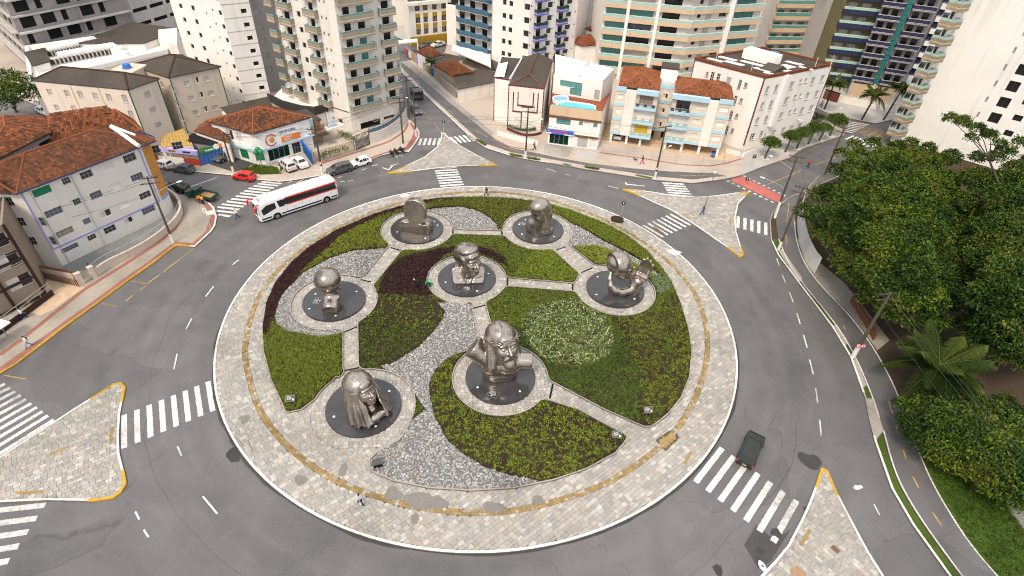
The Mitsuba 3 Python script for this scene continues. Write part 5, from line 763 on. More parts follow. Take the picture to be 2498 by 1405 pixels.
k = thing('blue_side_fence', 'short blue fence between the clinic and the reed fence', 'fence'); mb = MB(); mb.prism(LineString([[-36.71,42.38],[-33.06,36.84]]).buffer(.08), .1, 2.5, 'blue'); part(k, 'panel', mb); mb = MB(); mb.prism(LineString([[-36.71,42.38],[-33.06,36.84]]).buffer(.12), 2.5, 2.6, 'bluebright'); part(k, 'capping', mb)
# ---- church with the branched emblem
b = Bld('church', 'white church with a three-pronged maroon emblem on its front and a dark roof', [[1.12,56.24], [8.12,55.07], [10.2,73], [3.6,73.5]], 9.4, 'offwhite')
b.walls(); L_ = 7.1
for u in (0.06, L_ - .06): b.boxpart(0, 'corner_trim', (u - .09, -.05, .1, u + .09, .06, 9.4), 'maroon')
b.band(0, 9.2, 9.45, 'maroon', .06); b.band(1, 9.2, 9.45, 'maroon', .06)
LN = lambda s_: [tuple(x) for x in s_]
for pl in ([[1.04,7.94],[1.07,4.06],[2.8,4.19],[2.86,0.92]], [[1.98,8.05],[2,5.34],[5.1,5.54],[5.04,8.18]], [[4.25,4.25],[6,4.37],[5.97,8.23]]):
    mb = MB()
    for (u0, z0), (u1, z1) in zip(pl, pl[1:]): mb.box(min(u0, u1) - .09, -.05, min(z0, z1) - .09, max(u0, u1) + .09, .03, max(z0, z1) + .09, 'maroon', .55, b.m(0))
    part(b.k, 'emblem_line', mb)
rq = [[*p, 9.2] for p in b.p]; pm = [(A(rq[0]) + rq[1]) / 2 + [0, 0, 1.3], (A(rq[3]) + rq[2]) / 2 + [0, 0, 1.3]]; pa = A(rq[0]) * .72 + A(rq[3]) * .28; pb = A(rq[1]) * .72 + A(rq[2]) * .28; apex = (pa + pb) / 2 + [0, 0, 1.5]
corr(b.k, 'roof_slope', [rq[3], rq[0], pm[0] - (pm[0] - pm[1]) * .2, pm[1]], 'slate', .5, .05, .55); corr(b.k, 'roof_slope', [rq[1], rq[2], pm[1], pm[0] - (pm[0] - pm[1]) * .2], 'slate', .5, .05, .5); corr(b.k, 'roof_slope', [rq[0], rq[1], pm[0] - (pm[0] - pm[1]) * .2 + [.3, 0, 0], pm[0] - (pm[0] - pm[1]) * .2 - [.3, 0, 0]], 'slate', .5, .05, .6)
mb = MB(); mb.tube([pm[1] + [0, 0, .1], pm[0] - (pm[0] - pm[1]) * .2 + [0, 0, .1]], .13, 'tile', .5, 6); c0 = pm[0] - (pm[0] - pm[1]) * .2 + A([0, 0, .1]); mb.tube([c0, rq[0]], .12, 'tile', .5, 6); mb.tube([c0, rq[1]], .12, 'tile', .5, 6); part(b.k, 'ridge', mb)
b2 = Bld('church_side_wing', 'set-back white side wing of the church with a maroon edge line', [[-1.9,60.2], [1.2,59.2], [3.5,73], [-1.2,73.5]], 9.3, 'white'); b2.walls(); b2.flat('slate', .1); b2.boxpart(0, 'corner_trim', (-.05, -.05, .1, .1, .06, 9.3), 'maroon'); b2.band(0, 9.1, 9.35, 'maroon', .05)
mb = MB(); mb.add([[*b2.p[0], 9.4], [*(A(b2.p[0]) * .35 + A(b2.p[1]) * .65), 9.6], [*(A(b2.p[3]) * .3 + A(b2.p[2]) * .3 + A(b2.p[0]) * .2 + A(b2.p[1]) * .2), 10.0], [*(A(b2.p[3]) * .55 + A(b2.p[0]) * .45), 9.5]], [[0, 1, 2, 3]], 'roofwhite'); part(b2.k, 'skylight', mb)
k = thing('curved_planter', 'curved maroon planter with rockery plants in front of the church', 'planter'); pts = [A([1.12,56.24]) + (A([8.12,55.07]) - A([1.12,56.24])) * t + A([.15, -1]) * (.4 + 2.0 * math.sin(math.pi * t)) for t in np.linspace(0, 1, 14)]
mb = MB(); mb.prism(Polygon([*pts, A([8.12,55.07]) + [0, -.05], A([1.12,56.24]) + [0, -.05]]), .1, .75, 'gravelpale', .5, 'maroon'); part(k, 'bed', mb)
mb = leaves(A([p * .7 + (A([1.12,56.24]) * .3 + A([8.12,55.07]) * .0) + A([.1 * i, .2]) for i, p in enumerate(pts[1:-1])]) , 26, .75, .1, (.2, 1.3), .2, {'leaf': 2, 'leafyellow': 2, 'leafdark': 1}, 71, spread=.12, z=.75); part(k, 'plants', mb, 'leafy')
wall_line('church_front_wall', 'low white wall with a rail in front of the church planter', [[-0.75,53.05],[3.36,51.05],[7.43,49.29]], .1, 1.1, .15, 'white')
fence('church_wire_fence', 'thin wire fence along the plot left of the church', [[-10.69,66.21],[-5.62,59.13],[-0.77,53.44]], .15, 1.8, 3.0, 'lightgrey', 3, .06)
# ---- white building with the roof pool
b = Bld('pool_house', 'white building with a blue roof-terrace pool above a beige stone front', [[9.3,50.42], [18.99,48.59], [22.4,62.5], [10.2,70]], 7.6, 'white', depth=.25)
b.rows(0, [[1.42,4.43,4.16,5.68]], 0, 0, 1, 'tealdoor'); b.rows(0, [[5.79,4.63,6.5,5.52],[8.52,4.63,9.31,5.51]], 0, 0, 1, 'teal'); b.rows(0, [[6.71,4.54,8.21,5.53]], 0, 0, 1, 'whiteshut')
b.window(0, [.35, .25, 4.1, 2.3], 'shop', base='shop_front'); b.window(0, [5.87,0.25,7.87,2.51], 'roller', base='roller_door'); b.window(0, [8.2, .3, 9.6, 2.4], 'whiteshut', base='side_door')
b.walls(); b.band(0, 6.1, 7.9, 'sand', .08, base='stone_parapet', tone=.6); b.band(0, 5.65, 6.1, 'brown', .12, base='brown_band', tone=.75); b.band(0, 2.35, 2.75, 'brown', .1, 5.2, 9.86, base='brown_band', tone=.75); b.band(0, 2.8, 5.6, 'sand', .03, 2.0, 9.76, base='stone_cladding', inn=-.02, tone=.62) if False else None
sg = b.boxpart(0, 'shop_sign', (-.35, -.35, 2.45, 5.0, -.05, 3.35), 'bluebright', 'satin', .42); m_ = b.m(0); text(sg, 'lettering', 'VERANEIO', .42, at(m_, .8, -.36, 2.78), 'pinkred'); mb = MB(); mb.box(-.3, -.38, 2.5, .75, -.35, 2.72, 'roofwhite', .5, m_); mb.box(3.2, -.38, 2.48, 4.9, -.35, 2.66, 'roofwhite', .5, m_); part(sg, 'white_strip', mb); mb = MB(); mb.mesh(trimesh.creation.icosphere(1, .17).apply_scale([1, .2, 1]).apply_transform(at(m_, .15, -.37, 3.08)), 'orangesign', .9); part(sg, 'sun_motif', mb)
mb = MB(); mb.sheet(Polygon([b.p[0], b.p[1], b.p[2], b.p[3]]).buffer(-.1), 6.75, 'deck'); part(b.k, 'terrace_deck', mb)
def terr(base, poly, z0, z1, c, bs='matte', side=None): mb = MB(); mb.prism(poly, z0, z1, c, .5, side); return part(b.k, base, mb, bs)
pool = smoothpoly([[10.5,51.34],[11.33,54.96],[14.36,54.3],[17.97,53.32],[17.92,51.68],[16.84,48.78],[13.76,48.98],[10.47,50.13]]); pool = pool.intersection(Polygon(b.p).buffer(-.55)); terr('pool_rim', pool.buffer(.28).difference(pool), 6.75, 7.3, 'roofwhite'); terr('pool_water', pool, 6.76, 7.12, 'pool', 'gloss')
pool2 = smoothpoly([[9.99,56.06],[10.58,57.01],[12.15,57.44],[13.02,56.68],[12.78,54.94],[11.63,54.15],[10.27,54.4]]); terr('spa_rim', pool2.buffer(.22).difference(pool2), 6.75, 7.35, 'roofwhite'); terr('spa_water', pool2, 6.76, 7.15, 'poolrim', 'gloss')
mb = MB(); [mb.box(.2 + .98 * j * 1.0, -.02, 7.9, 1.1 + .98 * j, .0, 8.2, 'glasspale', .5, m_) for j in range(9)]; part(b.k, 'glass_balustrade', mb, 'satin')
# upper volume set back behind the pool
b2 = Bld('pool_house_upper', 'white upper storey behind the pool with a green window strip and white sloping roof', [[9.99,59.85], [19.46,56.64], [22.3,62.4], [10.3,69.9]], 10.6, 'white', z0=6.7)
L_ = b2.fr(0)[3]; b2.window(0, [.14 * L_, 8.5, .44 * L_, 9.7], 'teal'); b2.window(0, [.36 * L_, 7.1, .6 * L_, 9.7], 'tealdoor'); b2.window(0, [.86 * L_, 6.9, .97 * L_, 8.9], 'roller', base='side_door'); b2.walls()
q4 = [A([*p, 10.6]) for p in b2.p]; rs = [q4[0] + [0, 0, .1], q4[1] + [0, 0, .1], q4[2] + [0, 0, .8], q4[3] + [0, 0, .8]]; mb = MB(); mb.add(rs, [[0, 1, 2, 3]], 'roofwhite'); mb.add([*q4, *rs], [[0, 1, 5, 4], [1, 2, 6, 5], [2, 3, 7, 6], [3, 0, 4, 7]], 'white'); part(b2.k, 'roof', mb)
g0, g1 = rs[0] * .48 + rs[1] * .52 + A([0, 0, .03]), rs[3] * .42 + rs[2] * .58 + A([0, 0, .03]); w_ = (rs[1] - rs[0]) / np.linalg.norm(rs[1] - rs[0]) * .3; mb = MB(); mb.add([g0 - w_, g0 + w_, g1 + w_, g1 - w_], [[0, 1, 2, 3]], 'mint', .4); part(b2.k, 'translucent_strip', mb)
mb = MB(); p0 = rs[1] + [.0, 0, 0]; mb.tube([rs[1] + [0, 0, .1], rs[2] + [0, 0, .1]], .14, 'lightgrey', .4, 6); mb.tube([rs[0] + [0, 0, .1], rs[3] + [0, 0, .1]], .12, 'tiledark', .5, 6); part(b2.k, 'verge', mb)
# ---- sky-blue banded block on pilotis
o0 = A([21.93,52.71]); e_ = A([42.59,48.25]) - o0; Ls = float(np.linalg.norm(e_)); e_ /= Ls; n_ = A([-e_[1], e_[0]]); pt = lambda u, y: list(o0 + e_ * u + n_ * y)
b = Bld('blue_banded_block', 'beige three storey block on pilotis with sky blue bands and balconies', [pt(-.3, 0), pt(7.7, 0), pt(7.7, 4.2), pt(10.4, 4.2), pt(10.4, 0.0), pt(Ls, 0), pt(Ls, 10), pt(-.3, 13)], 10.9, 'cream', z0=2.0, depth=.25)
b.walls_done = False
for f in range(3):
    z = 2.05 + 2.85 * f
    b.window(0, (.5, z + 1.25, 1.6, z + 2.2), 'whiteshut'); b.window(0, (4.6, z + .45, 7.2, z + 2.45), ['yellow', 'whiteshut', 'brownw'][f], base='balcony_door'); b.window(4, (.8, z + .45, 3.3, z + 2.45), ['whiteshut', 'whiteshut', 'dark'][f], base='balcony_door')
    b.window(4, (4.4, z + 1.3, 6.0, z + 2.2), 'whiteshut'); b.window(4, (7.15, z + 1.6, 7.65, z + 2.15), 'plain'); b.window(4, (8.7, z + 1.25, 10.2, z + 2.2), 'whiteshut'); b.window(2, (.9, z + .9, 1.8, z + 1.8), 'white')
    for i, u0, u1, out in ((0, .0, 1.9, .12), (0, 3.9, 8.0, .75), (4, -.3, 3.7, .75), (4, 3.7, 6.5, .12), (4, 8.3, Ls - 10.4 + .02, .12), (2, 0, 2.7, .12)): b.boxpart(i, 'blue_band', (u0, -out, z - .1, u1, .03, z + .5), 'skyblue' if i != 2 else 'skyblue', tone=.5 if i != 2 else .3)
    for i, u0, u1 in ((0, 3.95, 7.9), (4, -.25, 3.6)):
        mb = MB(); m_ = b.m(i)
        for u in np.arange(u0, u1 + .01, .16): mb.box(u - .015, -.74, z + .5, u + .015, -.71, z + 1.15, 'midgrey', .6, m_)
        mb.box(u0, -.76, z + 1.13, u1, -.69, z + 1.18, 'midgrey', .6, m_)
        for u in np.linspace(u0 + .5, u1 - .5, 3): mb.box(u - .3, -.77, z + .55, u + .3, -.745, z + 1.1, 'glasspale' if f != 2 else 'darkgrey', .5, m_)
        part(b.k, 'balcony_railing', mb, 'satin')
b.walls()
for i, u0, u1 in ((0, 2.0, 3.9), (4, 6.5, 8.25)): b.boxpart(i, 'pier', (u0, -.3, 2.0, u1, .03, 11.0), 'offwhite', tone=.55)
for i, u0, u1, zz in ((0, -.05, 1.9, .15), (0, 3.9, 8.0, .75), (4, -.3, 6.5, .75), (4, 8.3, Ls - 10.4 + .05, .2), (2, 0, 2.7, .1)): b.boxpart(i, 'blue_band', (u0, -zz, 10.55, u1, .03, 11.4), 'skyblue')
for u in (.1, 3.2, 5.9, 10.8, 14.0, 17.3, Ls - .3):
    for y in (.2, 5.5): mb = MB(); q = pt(u, y); mb.box(-.22, -.22, .1, .22, .22, 2.1, 'white', .6, frame(q, aim([21.93,52.71], [42.59,48.25]))); part(b.k, 'pillar', mb)
mb = MB(); mb.prism(Polygon([pt(-.3, 9), pt(Ls, 8), pt(Ls, 10), pt(-.3, 13)]), .1, 2.0, 'sand', .8); part(b.k, 'undercroft_wall', mb); mb = MB(); mb.prism(Polygon([pt(8.3, 4), pt(9.7, 4), pt(9.7, 8), pt(8.3, 8)]), .1, 2.05, 'brownwall'); part(b.k, 'stair_core', mb)
mb = MB(); mb.sheet(Polygon(b.p), 2.0, 'offwhite'); mb.sheet(Polygon(b.p), 10.88, 'lightgrey'); part(b.k, 'slab', mb)
hip(b.k, 'roof', [pt(.1, .3), pt(7.5, .3), pt(7.8, 11), pt(-.1, 12)], 11.3, 1.7, 'tile', over=.1, seed=14, tile_cols={'tile': 3, 'tilebright': 4, 'tileold': .7}); hip(b.k, 'roof', [pt(10.6, .3), pt(Ls - .1, .3), pt(Ls - .2, 9.5), pt(10.5, 9.5)], 11.3, 1.5, 'tile', over=.1, seed=15, tile_cols={'tile': 3.4, 'tilebright': 3, 'tileold': 1})
mb = MB(); mb.box(-1.6, -1.6, 10.9, 1.6, 1.6, 13.4, 'white', .6, frame(pt(9.0, 8.5), -.2)); part(b.k, 'stair_tower', mb); mb = MB(); mb.box(-1.7, -1.7, 13.4, 1.7, 1.7, 13.7, 'slate', .5, frame(pt(9.0, 8.5), -.2)); part(b.k, 'stair_roof', mb)
k = thing('oil_drum', 'blue drum beside the last pillar of the sky blue banded block', 'drum'); q = pt(Ls - 1.0, -.4); mb = MB(); mb.tube([[*q, .15], [*q, 1.25]], .38, 'blue', .4, 14); part(k, 'body', mb, 'satin'); mb = MB(); mb.tube([[*q, 1.25], [*q, 1.3]], .4, 'navy', .5, 14); part(k, 'lid', mb)
fence('wire_front_fence', 'fine wire fence on thin posts in front of the sky blue banded block', [[19.9,47.98],[24.75,47.1],[30.12,45.96],[36.15,44.57],[40.15,44.33],[43.38,46.02],[47.01,48.31]], .15, 2.3, 4.6, 'lightgrey', 2, .07)
# ---- white block trimmed in maroon
bm, bk_, br, bl_ = A([48.54,52.07]), A([53.76,54.95]), A([64.78,61.63]), A([37.4,60.79])
en = (br - bk_) / np.linalg.norm(br - bk_); nn = A([en[1], -en[0]])
b = Bld('maroon_trimmed_block', 'white four storey block with maroon corner lines and a white patched dark roof', [[37.4,60.79], [48.54,52.07], [53.76,54.95], list(br), list(br + bl_ - bm)], 14.5, 'white', depth=.22)
b.rows(0, [[3.87,11.26,4.54,13.06],[5.14,11.27,5.8,13.07],[9.56,11.22,10.15,12.98]], -3.05, 0, 4, 'sill'); b.rows(0, [[2.8,11.9,3.34,12.82],[10.71,11.77,11.32,12.78]], -3.05, 0, 4, 'sillsmall'); b.rows(0, [[7.19,11.21,8.03,12.91]], -3.05, 0, 4, 'sillshut')
b.rows(1, [[1.1, 11.2, 2.0, 12.7], [3.5, 11.2, 4.4, 12.7]], -3.05, 0, 3, 'sillshut'); b.rows(1, [[1.0, 1.9, 2.3, 3.3], [3.6, 1.9, 4.5, 3.4], [5.1, 1.8, 5.7, 2.7]], 0, 0, 1, 'sill')
b.rows(2, [[1.6, 11.2, 2.8, 12.7], [7.8, 11.2, 9.0, 12.7], [10.6, 11.3, 11.8, 12.7]], -3.05, 0, 3, 'sillshut'); b.rows(2, [[4.2, 11.9, 5.0, 12.8], [5.8, 11.9, 6.6, 12.8]], -3.05, 0, 3, 'sillsmall'); b.rows(2, [[1.2, 1.7, 2.4, 3.0], [4.0, 1.7, 5.2, 3.0], [6.4, 1.7, 7.6, 3.0], [9.0, 1.7, 10.2, 3.0]], 0, 0, 1, 'sillshut')
b.walls()
b.boxpart(0, 'maroon_downline', (b.fr(0)[3] - .22, -.05, 1.0, b.fr(0)[3] + .05, .05, 14.5), 'maroon'); b.boxpart(0, 'maroon_downline', (-.05, -.05, .1, .12, .05, 14.5), 'maroon'); b.boxpart(2, 'maroon_downline', (.0, -.08, 4.3, .26, -.01, 14.5), 'maroon'); b.boxpart(2, 'maroon_downline', (b.fr(2)[3] - .15, -.05, 2.5, b.fr(2)[3] + .05, .05, 14.5), 'maroon')
b.boxpart(1, 'projecting_bay', (b.fr(1)[3] - .9, -.75, 4.3, b.fr(1)[3] + .1, .05, 14.4), 'white')
for i in range(5): b.band(i, 14.35, 14.85, 'tile', .1, base='maroon_parapet', inn=.3, tone=.35)
mb = MB(); mb.sheet(Polygon(b.p).buffer(-.2), 14.5, 'slate', .55); k_ = part(b.k, 'roof', mb); cc = A(b.p).mean(0); u_ = (bm - bl_) / np.linalg.norm(bm - bl_); v_ = (br - bk_) / np.linalg.norm(br - bk_)
for (x, y, w, h) in ((-3, -5, 3.6, 1), (-1.5, -2.2, 4.6, 1.0), (-5.5, -3.2, 3.5, .8), (1.8, -4.5, 3.2, .8), (-3.5, .5, 2.0, 1.6), (3.2, -1.5, 3.4, 1.4), (4.6, 3.2, 2.6, .5), (3.9, -5.8, 2.2, .6), (-5.8, -6.2, 3.0, .7), (2.4, 1.2, 2.2, 2.4), (1.6, 4.8, 3.2, 1.0)):
    q = cc + u_ * x * 1.1 + v_ * y; mb = MB(); p4 = [q - u_ * w / 2 - v_ * h / 2, q + u_ * w / 2 - v_ * h / 2, q + u_ * w / 2 + v_ * h / 2, q - u_ * w / 2 + v_ * h / 2]; mb.prism(Polygon(p4).buffer(0), 14.5, 14.58 + .02 * abs(x), 'roofwhite'); part(k_, 'white_sheet', mb)
q = cc - u_ * 2.5 + v_ * 1.2; mb = MB(); mb.box(-3.4, -1.4, 14.4, 3.4, 1.4, 16.2, 'white', .55, frame(q, math.atan2(u_[1], u_[0]) - .1)); part(k_, 'water_tower', mb); mb = MB(); q2 = q + v_ * 3.4; mb.tube([[*q2, 14.5], [*q2, 15.7]], 1.0, 'bluebright', .4, 12); part(k_, 'water_tank', mb, 'satin')
q = cc + u_ * 4.2 - v_ * 2.6; mb = MB(); d0 = [*(q - u_ * 2), 14.5]; mb.add([[*(q - v_ * 2.2), 14.5], [*(q + v_ * 2.2), 14.5], [*(q + u_ * .1), 15.6], [*(q - u_ * 2.8 - v_ * 2.2), 14.5], [*(q - u_ * 2.8 + v_ * 2.2), 14.5], [*(q - u_ * 2.8), 15.6]], [[0, 1, 2], [0, 2, 5], [0, 5, 3], [1, 4, 5], [1, 5, 2]], 'slate', .6); part(k_, 'dormer', mb)
for x, y in ((-6, -6.5), (1.5, -7), (5.8, 4.5), (6, 9)): q = cc + u_ * x + v_ * y; mb = MB(); mb.tube([[*q, 14.4], [*q, 16.6]], .05, 'white', .5, 5); part(k_, 'vent_pipe', mb)
wall_line('white_garden_wall', 'low white garden wall at the corner of the maroon-trimmed block', [[44.65,50.37],[47.61,48.73],[53.65,53.2],[64.14,61.65],[70.42,67.74]], .1, 1.0, .15, 'white')
# ---- beige banded tower with glass balconies
b = Bld('banded_tower', 'broad beige banded apartment tower with pale glass balcony rails', [[22.2,91.2], [41.46,87.77], [60.27,94.95], [58.27,110.95], [21.2,107.2]], 40, 'white', depth=.3)
FB_ = 3.0
for f in range(13):
    z = 2.4 + FB_ * f
    for i, ws in ((0, ((.5, 5.2, 'teal'), (6.0, 11.5, 'grey'), (13.5, 17.5, 'door'))), (1, ((2.2, 3.2, 'plain'), (4.5, 6.2, 'curtain'), (8.2, 10.2, 'plain'), (12.5, 18.0, 'tealdoor')))):
        L_ = b.fr(i)[3]
        for u0, u1, st in ws:
            if u1 < L_ - .4: b.window(i, (u0, z + .95 if st == 'plain' else z + .25, u1, z + 2.05), ['door', 'bluew', 'tealdoor', 'curtain'][(f + int(u0)) % 4] if st == 'grey' else st, base='balcony_door')
        out = 1.0; m_ = b.m(i); mb = MB(); ext = out if i == 0 else 0
        mb.box(-.1 if i == 0 else -.1, -out, z - .95, L_ + ext, .03, z - .0, 'sand', .55, m_); k_ = part(b.k, 'sand_band', mb)
        mb = MB(); mb.box(0, -out + .02, z, L_ + ext, -out + .06, z + .62, 'glasspale', .62, m_); part(k_, 'glass_rail', mb, 'satin'); mb = MB(); mb.box(0, -out - .02, z + .62, L_ + ext, -out + .1, z + .7, 'white', .55, m_); part(k_, 'handrail', mb)
b.walls(); b.flat()
for i, u in ((0, 5.6), (0, 12.4)): b.boxpart(i, 'white_pier', (u - .35, -1.03, .1, u + .35, .05, 40), 'white')
b.boxpart(1, 'white_pier', (10.1, -1.5, .1, 11, .05, 40), 'white', tone=.6)
def banded(base, label, pts, z1, wall, bandc, glass, fh=3.0, f0=2.4, out=1.1, faces=(0,), wins='door', bh=.95, gh=.6, gap=3.4, sidewin=None):
    b = Bld(base, label, pts, z1, wall, depth=.3); n = int((z1 - f0) / fh)
    for f in range(n):
        z = f0 + fh * f
        for i in faces:
            L_ = b.fr(i)[3]; m_ = b.m(i)
            for u in np.arange(.8, L_ - 2, gap): b.window(i, (u, z + .2, min(u + 2.0, L_ - .3), z + 2.1), wins, base='balcony_door')
            mb = MB(); mb.box(0, -out, z - .25, L_, .03, z - .25 + bh, bandc, .5, m_); k_ = part(b.k, 'balcony', mb); mb = MB(); mb.box(.02, -out + .03, z - .25 + bh, L_ - .02, -out + .07, z - .25 + bh + gh, glass, .55, m_); part(k_, 'glass_rail', mb, 'satin'); mb = MB(); mb.box(0, -out - .02, z - .25 + bh + gh, L_, -out + .1, z - .17 + bh + gh, 'white', .5, m_); part(k_, 'handrail', mb)
        for i, us in (sidewin or {}).items():
            for u in us: b.window(i, (u, z + .8, u + 1.1, z + 2.0), ['plain', 'shutter', 'dark'][(f + int(u)) % 3])
    b.walls(); b.flat(); return b
banded('teal_banded_tower', 'brown and teal banded tower section right of the beige banded one', [[68.9,109],[80.65,110.79],[83.65,124.79],[70.9,123]], 36, 'cream', 'sand', 'glassteal', wins='tealdoor', bh=1.0, gh=.8)
q = A([78.56,101.16]); b = Bld('grey_link_tower', 'narrow grey tower strip with small shuttered windows', [list(q), list(q + [4.6, 1.2]), list(q + [5.5, 12]), list(q + [.5, 12])], 34, 'lightgrey'); b.rows(0, [[1.4, 3.4, 2.6, 4.6]], 2.9, 0, 10, ['shutter', 'plain']); b.walls(); b.flat()
banded('navy_banded_tower', 'olive tower with navy blue balcony fronts and pale green rails', [[78.3,92.9],[86.34,91.13],[94.34,105.13],[80.3,106.9]], 36, 'olive', 'purpleblue', 'mint', wins='curtain', gap=3.0, sidewin={1: (2.0, 5.5, 9.5)}, bh=1.05, gh=.5)
# ---- tower with purple-blue balconies and the teal glass spine
b = Bld('purple_balcony_tower', 'grey tower with purple-blue balconies either side of a teal glass spine', [[83.86,87.16], [93.54,83.64], [102.54,95.64], [92.86,101.16]], 36, 'greywall', depth=.3)
L_ = b.fr(0)[3]
for f in range(12):
    z = 4.0 + 2.75 * f
    for u0, u1 in ((-.2, L_ * .43), (L_ * .57, L_ + .2)): b.balcony(0, u0, u1, z, 1.3, .85, 'purpleblue', None, door=(.7, 2.7), dh=1.9, dw=1.3, sl=.1); b.boxpart(0, 'balcony_trim', (u0, -1.36, z + .85, u1, -1.18, z + .95, ), 'lightgrey'); b.boxpart(0, 'balcony_trim', (u0, -1.36, z - .22, u1, -1.25, z - .1), 'lightgrey')
    b.rows(1, [[2.2, z + .7, 3.2, z + 1.9], [5.5, z + .7, 6.3, z + 1.9], [8, z + .7, 9, z + 1.9]], 0, 0, 1, 'plain'); b.balcony(1, 10.5, 13.5, z, 1.2, .85, 'purpleblue', None, door=(.7,), dh=1.9, sl=.1)
b.walls(); b.boxpart(0, 'teal_glass_spine', (L_ * .45, -.7, 3.4, L_ * .55, .05, 36), 'teal', 'satin'); b.flat()
for z in range(30): b.boxpart(0, 'spine_joint', (L_ * .45, -.72, 3.6 + 1.1 * z, L_ * .55, -.69, 3.66 + 1.1 * z), 'darkgreen')
for u in (.3, L_ * .5, L_ - .3): b.boxpart(0, 'ground_pillar', (u - .25, -1.0, .1, u + .25, -.5, 3.6), 'lightgrey')
k = thing('stone_lobby', 'rough ochre stone lobby wall under the purple balcony tower', 'wall'); mb = MB(); mb.box(.5, -.9, .1, L_ - .5, -.55, 3.2, 'sand', .4, b.m(0)); part(k, 'body', mb)
wall_line('pale_street_wall', 'long pale garden wall with palms before it at the street corner', [[77.2,83.59],[80.66,80.41],[84.67,78.42],[89.56,76.11],[93.95,79.6]], .1, 2.0, .2, 'offwhite', 'lightgrey'); k = thing('dark_gate', 'dark gate panel in the pale street wall', 'gate'); mb = MB(); mb.prism(LineString([[76.56,82.98],[78.81,80.68]]).buffer(.16), .1, 2.3, 'maroon', .3); part(k, 'panel', mb); mb = MB(); mb.prism(LineString([[76.56,82.98],[78.81,80.68]]).buffer(.2), 2.3, 2.4, 'black'); part(k, 'capping', mb)
# ---- tall white tower on the right with stone balconies
ya, yb, yc = A([80.5,58.14]), A([84.29,59.95]), A([95.47,50.48]); ef = (yc - yb) / np.linalg.norm(yc - yb); nf = A([-ef[1], ef[0]])
b = Bld('white_stone_tower', 'tall bright white tower with rough stone balcony fronts on its left edge', [list(ya + nf * 5.5 - ef * .5), list(ya), list(yb), list(yb + ef * 32), list(yb + ef * 32 + nf * 18), list(yb + nf * 18)], 40, 'white', depth=.25)
for f in range(12):
    z = 2.6 + 3.0 * f; b.balcony(1, -.5, b.fr(1)[3] * .52, z, 1.4, .75, 'stonewall', 'glasspale', .45, door=(.6,), dh=2.0, dw=1.1, slab='white', sl=.5); b.balcony(0, 1.0, b.fr(0)[3] + .4, z, 1.2, .75, 'stonewall', 'glasspale', .45, door=(1.5,), dh=2.0, slab='white', sl=.5)
    b.window(1, (b.fr(1)[3] * .66, z + .7, b.fr(1)[3] * .9, z + 2.0), 'whiteshut' if f % 3 else 'curtain')
b.rows(2, [[9.61,11.45,9.97,12.54],[11.58,11.25,13.35,13.11]], 3.0, -2, 9, ['grey', 'dark']); b.rows(2, [[15.0, 6.6, 16.4, 7.7], [20, 6.6, 22, 7.7]], 3.0, -1, 10, 'dark')
b.walls(); b.flat()
# ---- towers and small buildings behind the church, top middle
b = Bld('violet_balcony_tower', 'white tower with two columns of violet-fronted balconies', [[-4.21,92.17], [4.71,86.9], [16.3,96.15], [20.3,110.15], [-2.21,108.17]], 38, 'white', depth=.25)
L1_, L2_ = b.fr(0)[3], b.fr(1)[3]
for f in range(12):
    z = 3.2 + 2.9 * f
    b.rows(0, [[L1_ * .28, z + .9, L1_ * .28 + 1.0, z + 2.0], [L1_ * .28 + 1.8, z + .9, L1_ * .28 + 2.8, z + 2.0]], 0, 0, 1, ['dark', 'plain']); b.window(0, (L1_ * .86, z + .8, L1_ * .86 + 1.4, z + 2.1), 'dark')
    b.rows(1, [[.2, z + 1.4, .6, z + 1.9], [L2_ * .36, z + .8, L2_ * .36 + 1.5, z + 2.0], [L2_ * .47, z + 1.5, L2_ * .47 + .4, z + 1.9], [L2_ * .76, z + .9, L2_ * .76 + 1.7, z + 2.0], [L2_ * .95, z + 1.5, L2_ * .95 + .4, z + 2.0]], 0, 0, 1, 'plain')
    for u0, u1 in ((L2_ * .09, L2_ * .33), (L2_ * .55, L2_ * .74)): b.balcony(1, u0, u1, z, 1.2, .35, 'violet', 'darkgreen', .6, door=(.8,), dh=2.1, dw=1.4, sl=.35)
b.walls(); b.flat()
b = Bld('plain_white_tower', 'plain white tower partly hidden behind the violet balcony tower', [[17.51,111.7], [29.77,116.68], [32.77,130.68], [18.51,125.7]], 36, 'offwhite'); L_ = b.fr(0)[3]; b.rows(0, [[1.0, 4, 1.6, 4.8], [L_ * .35, 3.6, L_ * .35 + 2, 5.0], [L_ * .7, 3.6, L_ * .7 + 1.6, 5.0]], 3.0, 0, 10, 'dark'); b.walls(); b.flat()
b = Bld('blue_balcony_tower', 'tower with curved steel-blue balconies left of the white tower', [[-13.23,99.82], [-4.43,94.01], [-2.43,108.01], [-14.23,113.82]], 36, 'offwhite'); L_ = b.fr(0)[3]
for f in range(11):
    z = 4.0 + 2.9 * f
    for u in (.5, L_ * .36, L_ * .72): b.window(0, (u, z + .15, u + 1.6, z + 2.1), 'door', base='balcony_door')
    mb = MB(); us = np.linspace(0, L_, 25); pts = [at(b.m(0), u, -.9 - .5 * abs(math.sin(u / L_ * math.pi * 2.5)), 0)[:3, 3][:2] for u in us]; g_ = LineString(pts); mb.prism(Polygon([*pts, *[at(b.m(0), u, .02, 0)[:3, 3][:2] for u in us[::-1]]]).buffer(0), z - .45, z + .1, 'steelblue', .6); k_ = part(b.k, 'balcony', mb); mb = MB(); mb.prism(g_.buffer(.04), z + .1, z + .75, 'steelblue', .5); part(k_, 'railing', mb, 'satin'); mb = MB(); mb.prism(g_.buffer(.06), z - .56, z - .44, 'sand'); part(k_, 'cream_edge', mb)
b.walls(); b.flat()
